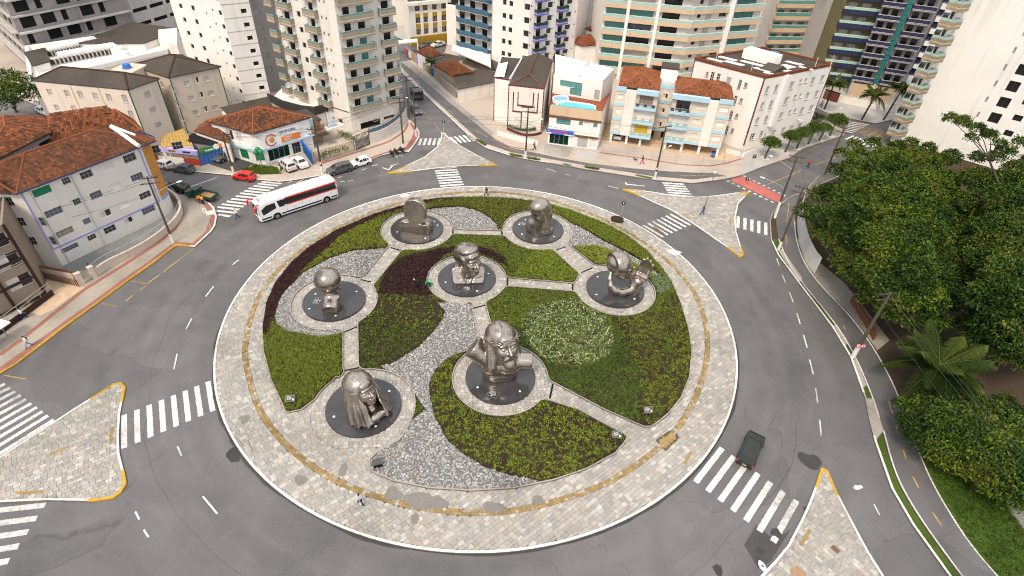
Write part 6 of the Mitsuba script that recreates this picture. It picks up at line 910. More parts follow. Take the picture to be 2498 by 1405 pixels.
b = Bld('small_white_block', 'small plain white block with a black roof near the school', [[-17.64,110.47], [-15.01,109.41], [-12.19,112.12], [-12.19,121.12], [-17.64,118.47]], 10.5, 'white'); b.rows(1, [[1.5, 2.2, 2.7, 3.4]], 2.9, 0, 3, 'grey'); b.walls(); b.flat('black', .3)
b = Bld('school', 'white school building with mustard panels between its windows', [[-27.19,107.44], [-17.61,113.13], [-15.61,125.13], [-31.19,120.44]], 11, 'offwhite'); L_ = b.fr(0)[3]
for u in (.16, .36, .6, .84):
    for z in range(3): b.window(0, (u * L_, 2.8 + 3 * z, u * L_ + L_ * .12, 4.3 + 3 * z), 'grille')
    for z in range(3): b.boxpart(0, 'mustard_panel', (u * L_, -.04, 4.4 + 2.8 * z, u * L_ + L_ * .12, .03, 5.6 + 2.6 * z), 'mustard')
b.band(0, .1, 2.4, 'mustard', .03); b.walls(); b.flat('slate', -.3); b.band(0, 10.4, 11.2, 'offwhite', .8, base='eaves')
k = thing('long_red_roof_hall', 'long hall with a bright red roof behind the school', 'building'); pq = [[-41.19,124.44],[-15.61,130.13],[-13.61,143.13],[-41.19,137.44]]; mb = MB(); mb.prism(Polygon(pq).buffer(0), .1, 12, 'offwhite'); part(k, 'wall', mb); corr(k, 'roof', [[*pq[0], 12.1], [*pq[1], 12.1], [*pq[2], 13.6], [*pq[3], 13.6]], 'terracotta', .8, .06)
k = thing('white_pergola', 'white flat-roofed shelter on posts in front of the school', 'shelter'); pq = [[-29.59,98.79],[-24.42,101.77],[-24.75,103.89],[-30.25,101.16]]; mb = MB(); mb.prism(Polygon(pq).buffer(0), 2.9, 3.2, 'white'); part(k, 'roof', mb)
for q in pq: mb = MB(); post(mb, q, .1, 2.9, .25, 'white'); part(k, 'post', mb)
k = thing('white_carport', 'long white carport roof behind the row of small houses', 'shelter'); pq = [[-14.7,99.16],[-4.65,93.37],[-3.84,83.35],[-4.71,84.68],[-14.77,95.06]]; mb = MB(); mb.prism(Polygon(pq).buffer(0), 3.2, 3.5, 'roofwhite'); part(k, 'roof', mb)
for q in [[-15.47,108.37],[-11.39,103.32],[-8.29,99.05],[-5.37,95.59]]: mb = MB(); post(mb, q, .1, 3.2, .3, 'white'); part(k, 'post', mb)
# row of low houses along the avenue
for lb, s_, z, rise, c, tc, sd in (('small house with an orange hipped tile roof on the avenue', [[-17,82.24],[-12.34,76.18],[-7.98,79.01],[-12.5,85.58]], 3.6, 1.3, 'tile', {'tile': 3, 'tilebright': 2, 'tileold': 1}, 16), ('small house with a dark red tile roof at the far end of the avenue row', [[-22.8,91.81],[-19.04,87.02],[-16.29,90.58],[-20,95.24]], 3.6, 1.2, 'roofbrown', {'roofbrown': 3, 'tileold': 2}, 17)):
    k = thing('small_house', lb, 'house'); mb = MB(); mb.prism(Polygon(s_).buffer(0), .1, z, 'stonewall' if sd == 16 else 'offwhite', .7); part(k, 'wall', mb); hip(k, 'roof', s_, z + .05, rise, c, over=.35, seed=sd, tile_cols=tc)
for lb, s_, z, tn in (('flat dark-roofed house with laundry outside', [[-10.78,72.01],[-10.18,68.83],[-2.38,74.48],[-2.51,80.42],[-7.39,81.12],[-11.58,76.91]], 3.2, .6), ('mossy dark-roofed house among the avenue row', [[-20,87.84],[-16.89,84.08],[-12.68,87.11],[-11.4,90.41],[-16.08,92.87]], 3.0, .8)):
    k = thing('dark_roof_house', lb, 'house'); mb = MB(); P_ = Polygon(s_).buffer(0); mb.prism(P_, .1, z, 'offwhite'); part(k, 'wall', mb); mb = MB(); mb.prism(P_.buffer(.25), z, z + .18, 'slate', tn); part(k, 'roof', mb)
for x, (lb, pz) in enumerate((('orange tile roofed white house behind the pool house', [[15.22,99.34],[18.33,95.04],[23.05,97.16],[20.88,104.62]]), ('upper tile roofed white house farther behind the pool house', [[20.04,106.86],[23.97,101.93],[27.5,105.12],[24.04,112.7]]))):
    k = thing('tile_roof_house', lb, 'house'); mb = MB(); mb.prism(Polygon(pz).buffer(0), .1, 6 + x, 'white'); part(k, 'wall', mb); hip(k, 'roof', pz, 6.05 + x, 1.4, 'tile', over=.5, seed=18 + x, tile_cols={'tile': 2, 'tilebright': 3, 'tileold': .7})
wall_line('mossy_wall', 'long grimy boundary wall behind the small houses', [[-13.3,100.49],[-7.69,95.42],[-2.54,89.98]], .1, 2.6, .2, 'darkconcrete', None, .85)
k = wall_line('painted_street_wall', 'grimy street wall of the avenue houses, partly painted in colours', [[-27.42,100.33],[-21.97,91.71],[-17.36,83.75],[-14.29,77.33],[-11.12,71.89]], .1, 2.1, .2, 'concrete')
ls = LineString([[-27.52,99.97],[-22.07,91.38],[-17.47,83.45],[-14.4,77.06]]); r = np.random.default_rng(9)
for i in range(9): t0, t1 = .02 + i * .075, .02 + (i + .93) * .075; g_ = LineString([ls.interpolate(t0, True), ls.interpolate(t1, True)]); mb = MB(); mb.prism(g_.buffer(.05, cap_style='flat'), .3, 1.9, ['redwall', 'skyblue', 'orange', 'lilac', 'mint', 'pinkred', 'glasspale', 'mustard', 'blue'][i], .6); part(k, 'painted_panel', mb)
k = wall_line('laundry_wall', 'pale wall with a line of laundry beside the church plot', [[-10.72,73.44],[-6.54,76.56],[-2.24,80.33]], .1, 2.4, .2, 'lightgrey')
mb = MB(); p0, p1 = A([-10.15,71.52]), A([-4.58,75.79]); mb.tube([[*p0, 2.0], [*p1, 2.0]], .02, 'black', .5, 4); part(k, 'clothes_line', mb)
for i in range(10): q = p0 + (p1 - p0) * (.05 + .09 * i); mb = MB(); mb.box(-.25, -.02, 1.1 + .2 * (i % 3), .25, .02, 2.0, ['roofwhite', 'pinkred', 'roofwhite', 'navy', 'skyblue', 'lilac', 'red', 'roofwhite', 'navy', 'skyblue'][i], .5, frame(q, aim(p0, p1))); part(k, 'garment', mb)
# ---- right side: corrugated sheet fence and yard walls
k = thing('corrugated_fence', 'white corrugated sheet fence beside the cycle path under the big tree', 'fence'); ln = A(smoothline([[57.12,36.98],[52.47,31.14],[50.15,25.72],[48.55,20.44],[47.51,14.17],[47.76,11.39]])); ls = LineString(ln); n = 70
for i in range(n):
    a_, b_ = A(ls.interpolate(i / n, True).coords[0]), A(ls.interpolate((i + .94) / n, True).coords[0]); mb = MB(); d = (b_ - a_) / np.linalg.norm(b_ - a_); o = A([d[1], -d[0]]) * .05; mb.prism(Polygon([a_, (a_ + b_) / 2 - o, b_, b_ + o * .6, a_ + o * .6]).buffer(0), .15, 3.0, 'lightgrey', .62); part(k, 'sheet', mb)
wall_line('block_yard_wall', 'grey block wall at the lower right edge below the trees', [[53.51,-22.77],[52.89,-25.66],[53.09,-28.88]], .1, 1.6, .25, 'lightgrey')
wall_line('yard_wall', 'low dark wall behind the cycle path by the palm', [[50.44,5.42],[50.4,0.85],[50.07,-2.25]], .1, 1.2, .2, 'brown', None, .4)
# ================= vehicles
CARS = { # length, width, height, then (x from the nose, top height) and the spans of side glass
 'hatch': (3.9, 1.68, 1.48, ((0, .58), (.025, .72), (.12, .84), (.27, .96), (.44, 1.42), (.52, 1.47), (.66, 1.48), (.86, 1.43), (.965, 1.02), (.99, .9), (1, .6)), ((.36, .54), (.565, .74), (.765, .84)), (.29, .425), (.872, .955)),
 'sedan': (4.4, 1.74, 1.45, ((0, .56), (.02, .7), (.10, .82), (.28, .94), (.42, 1.39), (.5, 1.44), (.62, 1.44), (.70, 1.40), (.85, 1.02), (.97, .98), (.995, .8), (1, .55)), ((.36, .51), (.535, .68), (.70, .76)), (.295, .41), (.71, .835)),
 'suv': (4.5, 1.82, 1.64, ((0, .65), (.02, .85), (.10, .97), (.25, 1.06), (.38, 1.56), (.47, 1.63), (.7, 1.64), (.90, 1.58), (.97, 1.1), (.99, .95), (1, .6)), ((.32, .49), (.52, .69), (.72, .86)), (.265, .37), (.908, .962)),
 'van': (4.6, 1.80, 1.66, ((0, .62), (.02, .8), (.09, .92), (.19, 1.04), (.36, 1.57), (.44, 1.65), (.7, 1.66), (.93, 1.6), (.98, 1.1), (.995, .9), (1, .6)), ((.28, .46), (.485, .68), (.70, .90)), (.205, .35), (.938, .975))}
def wheel(owner, m, x, y, r, w, rim='steelgrey', side=1, hub=True):
    mb = MB(); c = lambda yy: [at(m, x, yy, r)[:3, 3]][0]
    mb.tube([c(y - w / 2), c(y - w / 2 + .03), c(y + w / 2 - .03), c(y + w / 2)], [r * .9, r, r, r * .9], 'tyre', .5, 18); k = part(owner, 'wheel', mb)
    mb = MB(); o = y + side * (w / 2 + .004); mb.tube([c(o - side * .02), c(o)], r * .62, rim, .55, 14); part(k, 'rim', mb, 'metal'); mb = MB(); mb.tube([c(o), c(o + side * .012)], r * .16, 'darkgrey', .5, 8); part(k, 'hub', mb); return k
def car(kind, colr, ctr, yaw, label, group=None, z=.0, cat='car', key='car', rim='steelgrey', simple=False):
    L_, W_, H_, prof, side, ws, rw = CARS[kind]; k = thing(key, label, cat, group); m = frame(ctr, yaw, z); px, pz = A(prof).T
    cuts = sorted({*px, *[v for s in side for v in s], *ws, *rw, .02, .05, .16, .22, .92, .95}); B_ = .58 * H_ + .04
    rows = []
    for t in cuts:
        top = np.interp(t, px, pz); e = min(t, 1 - t); w = W_ / 2 * (1 - .22 * max(0, 1 - e / .07) ** 2.2); zb = .24 + .12 * max(0, 1 - e / .05)
        b = min(B_ + .06 * t, top - .02); g = max(top - b, .02); wr = w * (.93 - .16 * min(g / .5, 1))
        rows.append([(w * .9, zb), (w * .985, zb + .12), (w, .5), (w * .995, b * .8), (w * .955, b), (wr, b + g * .88), (wr * .84, b + g * .985), (wr * .45, top + .012), (0, top + .02)])
    R_ = A(rows); n = R_.shape[1]; full = np.concatenate([R_, (R_[:, ::-1] * [-1, 1])[:, 1:]], 1); N = full.shape[1]
    V = np.stack([np.repeat((L_ / 2 - A(cuts) * L_)[:, None], N, 1), full[..., 0], full[..., 1]], -1); idx = np.arange(len(cuts) * N).reshape(len(cuts), N)
    body, glass = [], []
    for i in range(len(cuts) - 1):
        t0, t1 = cuts[i] + 1e-6, cuts[i + 1] - 1e-6
        for j in range(N - 1):
            jj = j if j < n - 1 else N - 2 - j; f = [idx[i, j], idx[i, j + 1], idx[i + 1, j + 1], idx[i + 1, j]]; is_g = False
            if jj == 4 and any(a <= t0 and t1 <= b for a, b in side): is_g = True
            if jj in (5, 6, 7) and any(a <= t0 and t1 <= b for a, b in (ws, rw)): is_g = jj > 5
            (glass if is_g else body).append(f)
    VV = V.reshape(-1, 3) @ m[:3, :3].T + m[:3, 3]
    mb = MB(); mb.add(VV, body, colr); ends = [[idx[e_, 0 + j], idx[e_, j + 1], idx[e_, N - 2 - j], idx[e_, N - 1 - j]] for e_ in (0, -1) for j in range(n - 1)]; mb.add(VV, ends, colr); part(k, 'body', mb, 'gloss')
    mb = MB(); mb.add(VV, glass, 'black'); part(k, 'glazing', mb, 'dark_glass')
    mb = MB(); mb.box(-L_ / 2 + .1, -W_ / 2 + .12, .16, L_ / 2 - .1, W_ / 2 - .12, .4, 'black', .5, m); part(k, 'underbody', mb)
    r = .31 if H_ < 1.6 else .35
    for x in (L_ * .5 - L_ * .185, -L_ * .5 + L_ * .19):
        for s in (-1, 1):
            mb = MB(); t = np.linspace(-.15, math.pi + .15, 14); a_ = [at(m, x + (r + .07) * math.cos(q), s * (W_ / 2 + .005), r + (r + .07) * math.sin(q))[:3, 3] for q in t]; b_ = [at(m, x + r * .5 * math.cos(q), s * (W_ / 2 + .005), r + r * .5 * math.sin(q))[:3, 3] for q in t]
            mb.add([*a_, *b_], [[i, i + 1, 15 + i, 14 + i] for i in range(13)], 'black'); part(k, 'wheel_arch', mb); wheel(k, m, x, s * (W_ / 2 - .06), r, .2, rim, s)
    for s in (-1, 1):
        mb = MB(); mb.box(L_ / 2 - .22, s * W_ * .33 - .19, .60, L_ / 2 - .012, s * W_ * .33 + .19, .74, 'steelgrey', .65, m); part(k, 'headlight', mb, 'gloss')
        mb = MB(); mb.box(-L_ / 2 + .0, s * W_ * .41 - .1, .74, -L_ / 2 + .09, s * W_ * .41 + .06, .92, 'red', .5, m); part(k, 'tail_light', mb, 'gloss')
        mb = MB(); mb.mesh(trimesh.creation.icosphere(1, .11).apply_scale([.7, 1, .75]).apply_transform(at(m, L_ * .5 - L_ * .36, s * (W_ / 2 + .07), B_ + .1)), colr); part(k, 'wing_mirror', mb, 'gloss')
    mb = MB(); mb.box(-L_ / 2 - .012, -.22, .5, -L_ / 2 + .05, .22, .62, 'lightgrey', .6, m); part(k, 'number_plate', mb); mb = MB(); mb.box(L_ / 2 - .12, -.42, .38, L_ / 2 - .005, .42, .52, 'black', .6, m); part(k, 'grille', mb)
    for zz, nm, x0, x1 in ((.3, 'bumper', -L_ / 2 - .02, -L_ / 2 + .12),): mb = MB(); mb.box(x0, -W_ * .38, zz, x1, W_ * .38, zz + .16, colr if colr not in ('silver',) else 'cargrey', .45, m); part(k, nm, mb, 'satin')
    return k
def by_wheels(kind, colr, fw, rw_, label, side=1, **kw):
    """placed by the ground contacts of its two wheels on the near side (side 1: its left)"""
    f, r = A(fw), A(rw_); d = (f - r) / np.linalg.norm(f - r); yaw = math.atan2(d[1], d[0]); W_ = CARS[kind][1]; c = (f + r) / 2 + A([d[1], -d[0]]) * side * (W_ / 2 - .05); return car(kind, colr, c, yaw, label, **kw)
G_ = 'cars parked around the junction'
by_wheels('hatch', 'red', [-44.38,30.2], [-41.95,29.73], 'small red hatchback beside the zebra crossing in front of the clinic', cat='car')
by_wheels('hatch', 'silver', [-59.4,32.93], [-57.81,32.49], 'silver hatchback by the red and white shop wall', group=G_)
by_wheels('hatch', 'cargrey', [-55.5,31.84], [-53.27,31.33], 'dark grey hatchback parked in front of the blue hoarding', group=G_)
by_wheels('sedan', 'carblack', [-53.85,25.49], [-51.35,25.07], 'black car behind the orange corner, next to the green truck', group=G_)
by_wheels('suv', 'cargrey', [-48.76,36.08], [-47.74,38.29], 'dark car on the driveway beside the blue hoarding', group=G_, z=.16)
by_wheels('suv', 'silver', [-38.67,35.77], [-36.73,33.67], 'silver sport utility car parked nose-in at the clinic', group=G_, z=.15)
by_wheels('sedan', 'carwhite', [-36.9,37.06], [-35.01,35.07], 'white sedan parked nose-in beside the silver car', group=G_, z=.15)
by_wheels('van', 'cargrey', [-28.2,33.48], [-26.21,35.05], 'grey minivan parked at the kerb ahead of the white hatchback', group=G_)
by_wheels('hatch', 'carwhite', [-25.26,36.54], [-23.26,38.18], 'white hatchback parked behind the grey minivan', group=G_)
def by_line(kind, colr, f, r, label, **kw): f, r = A(f), A(r); car(kind, colr, (f + r) / 2, math.atan2(*(f - r)[::-1]), label, **kw)
by_line('hatch', 'cargrey', [-17.95,61.4], [-19.35,64.11], 'dark car coming down the avenue past the cream tower')
by_line('suv', 'suvgreen', [30.38,-18.28], [27.92,-22.11], 'dark green sport utility car driving over the zebra crossing at the lower right', rim='silver')
by_line('hatch', 'silver', [24.28,55.58], [23.68,53.96], 'silver car parked under the sky blue banded block', z=.15)
by_line('sedan', 'cargrey', [-23.98,106.28], [-22.26,108.37], 'dark car parked by the school, on the left'); by_line('sedan', 'silver', [-21.01,107.48], [-19.02,109.64], 'grey car parked by the school, on the right')
for f_, r_, c_, lb in (([-101.5,60.77], [-101.54,62.64], 'carwhite', 'white car parked beside the tree at the left edge'), ([-96.39,57.81], [-94.12,55.91], 'silver', 'silver car on the street behind the beige block'), ([-90.92,52.3], [-92.87,53.51], 'carwhite', 'white car half hidden behind the tiled roof at the left')): by_line('hatch', c_, f_, r_, lb)
by_line('van', 'cyan', [68.87,47], [72.08,49.41], 'turquoise van glimpsed through the big tree crown')
# ---- flatbed pickup
f, r = A([-48.61,23.49]), A([-46.43,22.8]); d = (f - r) / np.linalg.norm(f - r); c = (f + r) / 2 + A([d[1], -d[0]]) * .9; m = frame(c, math.atan2(d[1], d[0])); k = thing('pickup_truck', 'old dark green pickup truck with an open door and a timber load bed', 'truck')
mb = MB(); mb.box(1.3, -.75, .45, 2.7, .75, 1.05, 'truckgreen', .5, m); part(k, 'bonnet', mb, 'gloss'); mb = MB(); mb.box(.15, -.85, .45, 1.3, .85, 1.15, 'truckgreen', .45, m); mb.add(np.array([[x, y, z] for x, y, z in ((.2, -.8, 1.15), (1.3, -.8, 1.15), (1.05, -.7, 1.75), (.3, -.7, 1.75), (.2, .8, 1.15), (1.3, .8, 1.15), (1.05, .7, 1.75), (.3, .7, 1.75))]) @ m[:3, :3].T + m[:3, 3], [[0, 1, 2, 3], [4, 5, 6, 7], [3, 2, 6, 7], [0, 3, 7, 4], [1, 2, 6, 5]], 'truckgreen'); part(k, 'cab', mb, 'gloss')
for q in (((.42, .81, 1.2), (1.15, .81, 1.2), (1.0, .725, 1.66), (.45, .725, 1.66)), ((.42, -.81, 1.2), (1.15, -.81, 1.2), (1.0, -.725, 1.66), (.45, -.725, 1.66)), ((1.302, -.68, 1.2), (1.302, .68, 1.2), (1.09, .62, 1.68), (1.09, -.62, 1.68)), ((.19, -.6, 1.22), (.19, .6, 1.22), (.28, .55, 1.65), (.28, -.55, 1.65))): mb = MB(); mb.add(A(q) @ m[:3, :3].T + m[:3, 3], [[0, 1, 2, 3]], 'black'); part(k, 'window', mb, 'dark_glass')
mb = MB(); mb.box(1.05, .88, .5, 1.1, 1.7, 1.6, 'truckgreen', .5, m); part(k, 'open_door', mb, 'gloss'); mb = MB(); mb.box(-2.6, -.88, .72, .05, .88, .78, 'plank', .85, m); bd = part(k, 'load_bed', mb)
for q in ((-2.6, -.93, .7, .08, -.86, 1.15), (-2.6, .86, .7, .08, .93, 1.15), (-2.68, -.93, .7, -2.6, .93, 1.15), (.05, -.93, .7, .12, .93, 1.2)): mb = MB(); mb.box(*q, 'truckgreen', .5, m); part(bd, 'side_board', mb, 'satin')
for i in range(6): mb = MB(); mb.box(-2.55 + .0, -.8 + .27 * i, .78, .0, -.56 + .27 * i, .80, 'plank', .7 + .25 * (i % 2), m); part(bd, 'plank', mb)
for x in (1.75, -1.5):
    for s in (-1, 1): wheel(k, m, x, s * .78, .36, .22, 'midgrey', s)
for s in (-1, 1): mb = MB(); mb.box(-2.72, s * .7 - .1, .62, -2.66, s * .7 + .1, .75, 'red', .5, m); part(k, 'tail_light', mb, 'gloss')
mb = MB(); mb.box(2.66, -.8, .4, 2.8, .8, .6, 'midgrey', .5, m); part(k, 'bumper', mb, 'metal')
# ---- dark lorry with a rack on the avenue
f, r = A([-19.17,69.75]), A([-20.78,74]); m = frame((f + r) / 2, math.atan2(*(f - r)[::-1])); k = thing('rack_truck', 'dark truck with a pale ladder rack driving down the avenue', 'truck')
mb = MB(); mb.box(1.0, -1.0, .5, 2.8, 1.0, 2.1, 'darkgrey', .7, m); part(k, 'cab', mb, 'satin'); mb = MB(); mb.box(2.78, -.85, 1.3, 2.82, .85, 1.95, 'black', .5, m); part(k, 'windscreen', mb, 'dark_glass'); mb = MB(); mb.box(-3.0, -1.05, .7, .9, 1.05, 1.1, 'darkgrey', .5, m); part(k, 'bed', mb)
for x in (-2.8, -1.6, -.4, .8, 1.8): mb = MB(); [mb.tube([at(m, x, s, .9)[:3, 3], at(m, x, s, 2.5)[:3, 3]], .04, 'lightgrey', .5, 5) for s in (-1, 1)]; mb.tube([at(m, x, -1, 2.5)[:3, 3], at(m, x, 1, 2.5)[:3, 3]], .04, 'lightgrey', .5, 5); part(k, 'rack_hoop', mb)
for x in (1.9, -1.8):
    for s in (-1, 1): wheel(k, m, x, s * .92, .42, .25, 'midgrey', s)
# ---- the coach
f, r = A([-35.17,17.18]), A([-25.51,26]); d = (f - r) / np.linalg.norm(f - r); BL_, BW = 13.1, 2.6; c = (f + r) / 2 + A([d[1], -d[0]]) * BW / 2; m = frame(c, math.atan2(d[1], d[0])); k = thing('coach', 'long white coach with red trim lines, navy skirt and red mirrors', 'bus')
st = A([(6.55, .95, 2.3), (6.4, 1.18, 2.95), (6.1, 1.27, 3.3), (5.5, 1.3, 3.5), (4.8, 1.3, 3.58), (0, 1.3, 3.6), (-5.8, 1.3, 3.6), (-6.35, 1.27, 3.52), (-6.52, 1.2, 3.2), (-6.55, 1.12, 2.6)])
rows = []
for x, w, h in st:
    zb = .38 if abs(x) < 6.45 else .5; rows.append([(w * .97, zb), (w, zb + .25), (w, 1.0), (w, 1.55), (w * .995, min(1.9, h - .3)), (w * .985, max(h - .62, 1.6)), (w * .955, h - .2), (w * .86, h - .05), (w * .5, h + .02), (0, h + .04)])
R_ = A(rows); n = R_.shape[1]; full = np.concatenate([R_, (R_[:, ::-1] * [-1, 1])[:, 1:]], 1); N = full.shape[1]; V = np.stack([np.repeat(st[:, 0][:, None], N, 1), full[..., 0], full[..., 1]], -1); idx = np.arange(len(st) * N).reshape(len(st), N); VV = V.reshape(-1, 3) @ m[:3, :3].T + m[:3, 3]
mb = MB(); mb.add(VV, [[idx[i, j], idx[i, j + 1], idx[i + 1, j + 1], idx[i + 1, j]] for i in range(len(st) - 1) for j in range(N - 1)], 'carwhite', .48); mb.add(VV, [[idx[e_, j], idx[e_, j + 1], idx[e_, N - 2 - j], idx[e_, N - 1 - j]] for e_ in (0, -1) for j in range(n - 1)], 'carwhite', .48); part(k, 'body', mb, 'gloss')
for s in (-1, 1):
    y = s * 1.315
    def pan(base, pts, c_, bs='dark_glass', o=0., tone=.5):
        mb = MB(); p = [at(m, x, y + s * o, z)[:3, 3] for x, z in pts]; p2 = [at(m, x, y - s * .08, z)[:3, 3] for x, z in pts]; q = len(p); mb.add([*p, *p2], [[i, (i + 1) % q, q + (i + 1) % q, q + i] for i in range(q)], c_, tone); mb.add(p, [[0, i, i + 1] for i in range(1, q - 1)], c_, tone); return part(k, base, mb, bs)
    pan('window_band', [(-6.3, 2.1), (3.3, 2.1), (3.5, 3.05), (-6.2, 3.05)], 'black'); pan('driver_window', [(3.75, 1.95), (5.9, 1.35), (6.05, 2.3), (5.2, 2.85), (3.85, 2.9)], 'black', o=-.005)
    pan('red_trim', [(-6.42, 3.05), (2.2, 3.05), (2.2, 3.22), (-6.4, 3.22)], 'red', 'gloss', .003); pan('red_trim', [(-6.5, 1.92), (2.0, 1.92), (2.2, 2.1), (-6.5, 2.1)], 'red', 'gloss', .003); pan('navy_block', [(2.3, 1.92), (3.25, 1.92), (3.3, 2.1), (2.5, 2.1)], 'navy', 'gloss', .004); pan('navy_skirt', [(-6.3, .62), (-5.2, .62), (-5.2, .86), (-6.3, .86)], 'navy', 'gloss', .002); pan('navy_skirt', [(-3.6, .62), (3.1, .62), (3.1, .86), (-3.6, .86)], 'navy', 'gloss', .002); pan('navy_skirt', [(4.7, .62), (6.2, .62), (6.2, .86), (4.7, .86)], 'navy', 'gloss', .002)
    for x in (-5.4, -2.9, -.4, 2.1): pan('locker_joint', [(x, .9), (x + .03, .9), (x + .03, 1.85), (x, 1.85)], 'midgrey', 'matte', .003)
    for x in (-4.0, -1.6, .8): pan('locker_lock', [(x, 1.3), (x + .12, 1.3), (x + .12, 1.42), (x, 1.42)], 'darkgrey', 'matte', .004)
    for x in (3.9, -4.4):
        pan('wheel_arch', [(x + .66 * math.cos(t), .5 + .66 * math.sin(t)) for t in np.linspace(-.2, math.pi + .2, 16)], 'black', 'matte', .006); wheel(k, m, x, s * 1.2, .52, .3, 'silver', s)
    mb = MB(); mb.tube([at(m, 6.15, s * 1.0, 3.2)[:3, 3], at(m, 6.75, s * 1.3, 3.3)[:3, 3], at(m, 7.0, s * 1.42, 2.95)[:3, 3]], [.09, .11, .13], 'red', .5, 8); mb.tube([at(m, 7.0, s * 1.42, 2.95)[:3, 3], at(m, 7.0, s * 1.44, 2.25)[:3, 3]], [.16, .15], 'red', .5, 8); part(k, 'mirror', mb, 'gloss')
    mb = MB(); mb.box(6.36, s * .85 - .28, .75, 6.52, s * .85 + .28, 1.0, 'steelgrey', .7, m); part(k, 'headlight', mb, 'gloss')
mb = MB(); p = [at(m, *q)[:3, 3] for q in ((6.575, -.93, 1.3), (6.575, .93, 1.3), (6.575, .9, 2.28), (6.575, -.9, 2.28), (6.44, 1.12, 2.88), (6.44, -1.12, 2.88))]; mb.add(p, [[0, 1, 2, 3], [3, 2, 4, 5]], 'black'); part(k, 'windscreen', mb, 'dark_glass')
mb = MB(); mb.box(-6.57, -1.0, 3.1, -6.3, 1.0, 3.35, 'red', .5, m); part(k, 'rear_trim', mb, 'gloss'); mb = MB(); mb.box(5.6, -.5, 3.5, 6.0, .5, 3.56, 'midgrey', .8, m); part(k, 'roof_hatch', mb); mb = MB(); mb.box(-2.5, -.8, 3.63, .5, .8, 3.75, 'carwhite', .46, m); part(k, 'roof_unit', mb, 'gloss')
mb = MB(); mb.box(6.48, -.75, .62, 6.6, .75, .86, 'navy', .5, m); part(k, 'navy_bumper_line', mb, 'gloss'); mb = MB(); mb.box(6.5, -.25, .42, 6.6, .25, .56, 'lightgrey', .5, m); part(k, 'number_plate', mb)
# ---- motorcycles
def moto(c, yaw, label):
    k = thing('motorcycle', label, 'motorcycle', 'motorcycles parked at the kerb'); m = frame(c, yaw)
    for x in (.65, -.65): wheel(k, m, x, 0, .3, .12, 'midgrey', 1)
    mb = MB(); mb.tube([at(m, x, 0, z)[:3, 3] for x, z in ((.62, .3), (.42, .75), (.3, .98))], .045, 'steelgrey', .5, 6); part(k, 'fork', mb, 'metal'); mb = MB(); mb.mesh(trimesh.creation.icosphere(2, .28).apply_scale([1.2, .6, .65]).apply_transform(at(m, .12, 0, .82)), 'black', .7); part(k, 'tank', mb, 'gloss'); mb = MB(); mb.box(-.75, -.14, .76, -.08, .14, .88, 'black', .5, m); part(k, 'seat', mb, 'satin')
    mb = MB(); mb.box(-.3, -.16, .3, .25, .16, .62, 'darkgrey', .7, m); part(k, 'engine', mb, 'metal'); mb = MB(); mb.tube([at(m, .28, -.36, 1.05)[:3, 3], at(m, .34, 0, 1.0)[:3, 3], at(m, .28, .36, 1.05)[:3, 3]], .025, 'black', .5, 6); part(k, 'handlebar', mb); mb = MB(); mb.tube([at(m, -.2, -.18, .35)[:3, 3], at(m, -.8, -.2, .42)[:3, 3]], .05, 'steelgrey', .5, 7); part(k, 'exhaust', mb, 'metal'); mb = MB(); mb.box(-.95, -.17, .85, -.66, .17, 1.1, 'black', .4, m); part(k, 'luggage_box', mb, 'satin')
moto([-20.03,42.31], 2.2, 'black motorcycle nearest the white hatchback'); moto([-19.33,43.07], 2.3, 'black motorcycle in the middle of the three at the kerb'); moto([-18.46,43.85], 2.4, 'black motorcycle nearest the utility pole at the kerb')
# ================= sculptures: one smooth field each, meshed by surface nets
def nets(f, lo, hi, h):
    lo, hi = A(lo), A(hi); n = np.ceil((hi - lo) / h).astype(int) + 1
    ax = [lo[k] + h * np.arange(n[k]) for k in range(3)]
    X, Y, Z = np.meshgrid(*ax, indexing='ij'); D = f(X, Y, Z).astype(np.float32)
    D[[0, -1]] = np.maximum(D[[0, -1]], .01); D[:, [0, -1]] = np.maximum(D[:, [0, -1]], .01); D[:, :, [0, -1]] = np.maximum(D[:, :, [0, -1]], .01)
    S = D < 0; num = np.zeros(tuple(n - 1) + (3,), np.float32); cnt = np.zeros(tuple(n - 1), np.int32)
    cs = [(i, j, k) for i in (0, 1) for j in (0, 1) for k in (0, 1)]
    sl = lambda c: tuple(slice(c[k], n[k] - 1 + c[k]) for k in range(3))
    for a in cs:
        for k in range(3):
            if a[k]: continue
            b = tuple(1 if q == k else a[q] for q in range(3)); da, db = D[sl(a)], D[sl(b)]; x = (da < 0) != (db < 0)
            t = np.where(x, da / np.where(x, da - db, 1), 0); p = np.zeros(da.shape + (3,), np.float32) + A(a).astype(np.float32); p[..., k] = t
            num += np.where(x[..., None], p, 0); cnt += x
    act = cnt > 0; idx = -np.ones(act.shape, int); idx[act] = np.arange(act.sum())
    V = (num[act] / cnt[act][:, None] + np.argwhere(act)) * h + lo; F = []
    for k in range(3):
        i, j = [(1, 2), (2, 0), (0, 1)][k]
        a = tuple(slice(1, n[q] - 1) if q != k else slice(0, n[q] - 1) for q in range(3)); b = tuple(slice(1, n[q] - 1) if q != k else slice(1, n[q]) for q in range(3))
        sa, sb = S[a], S[b]; x = np.argwhere(sa != sb); fl = sa[sa != sb]; x = x + [0 if q == k else 1 for q in range(3)]
        def cell(di, dj):
            y = x.copy(); y[:, i] -= di; y[:, j] -= dj; return idx[y[:, 0], y[:, 1], y[:, 2]]
        q = np.stack([cell(1, 1), cell(0, 1), cell(0, 0), cell(1, 0)], 1); q[~fl] = q[~fl][:, ::-1]; F.append(q)
    return V, np.vstack(F)
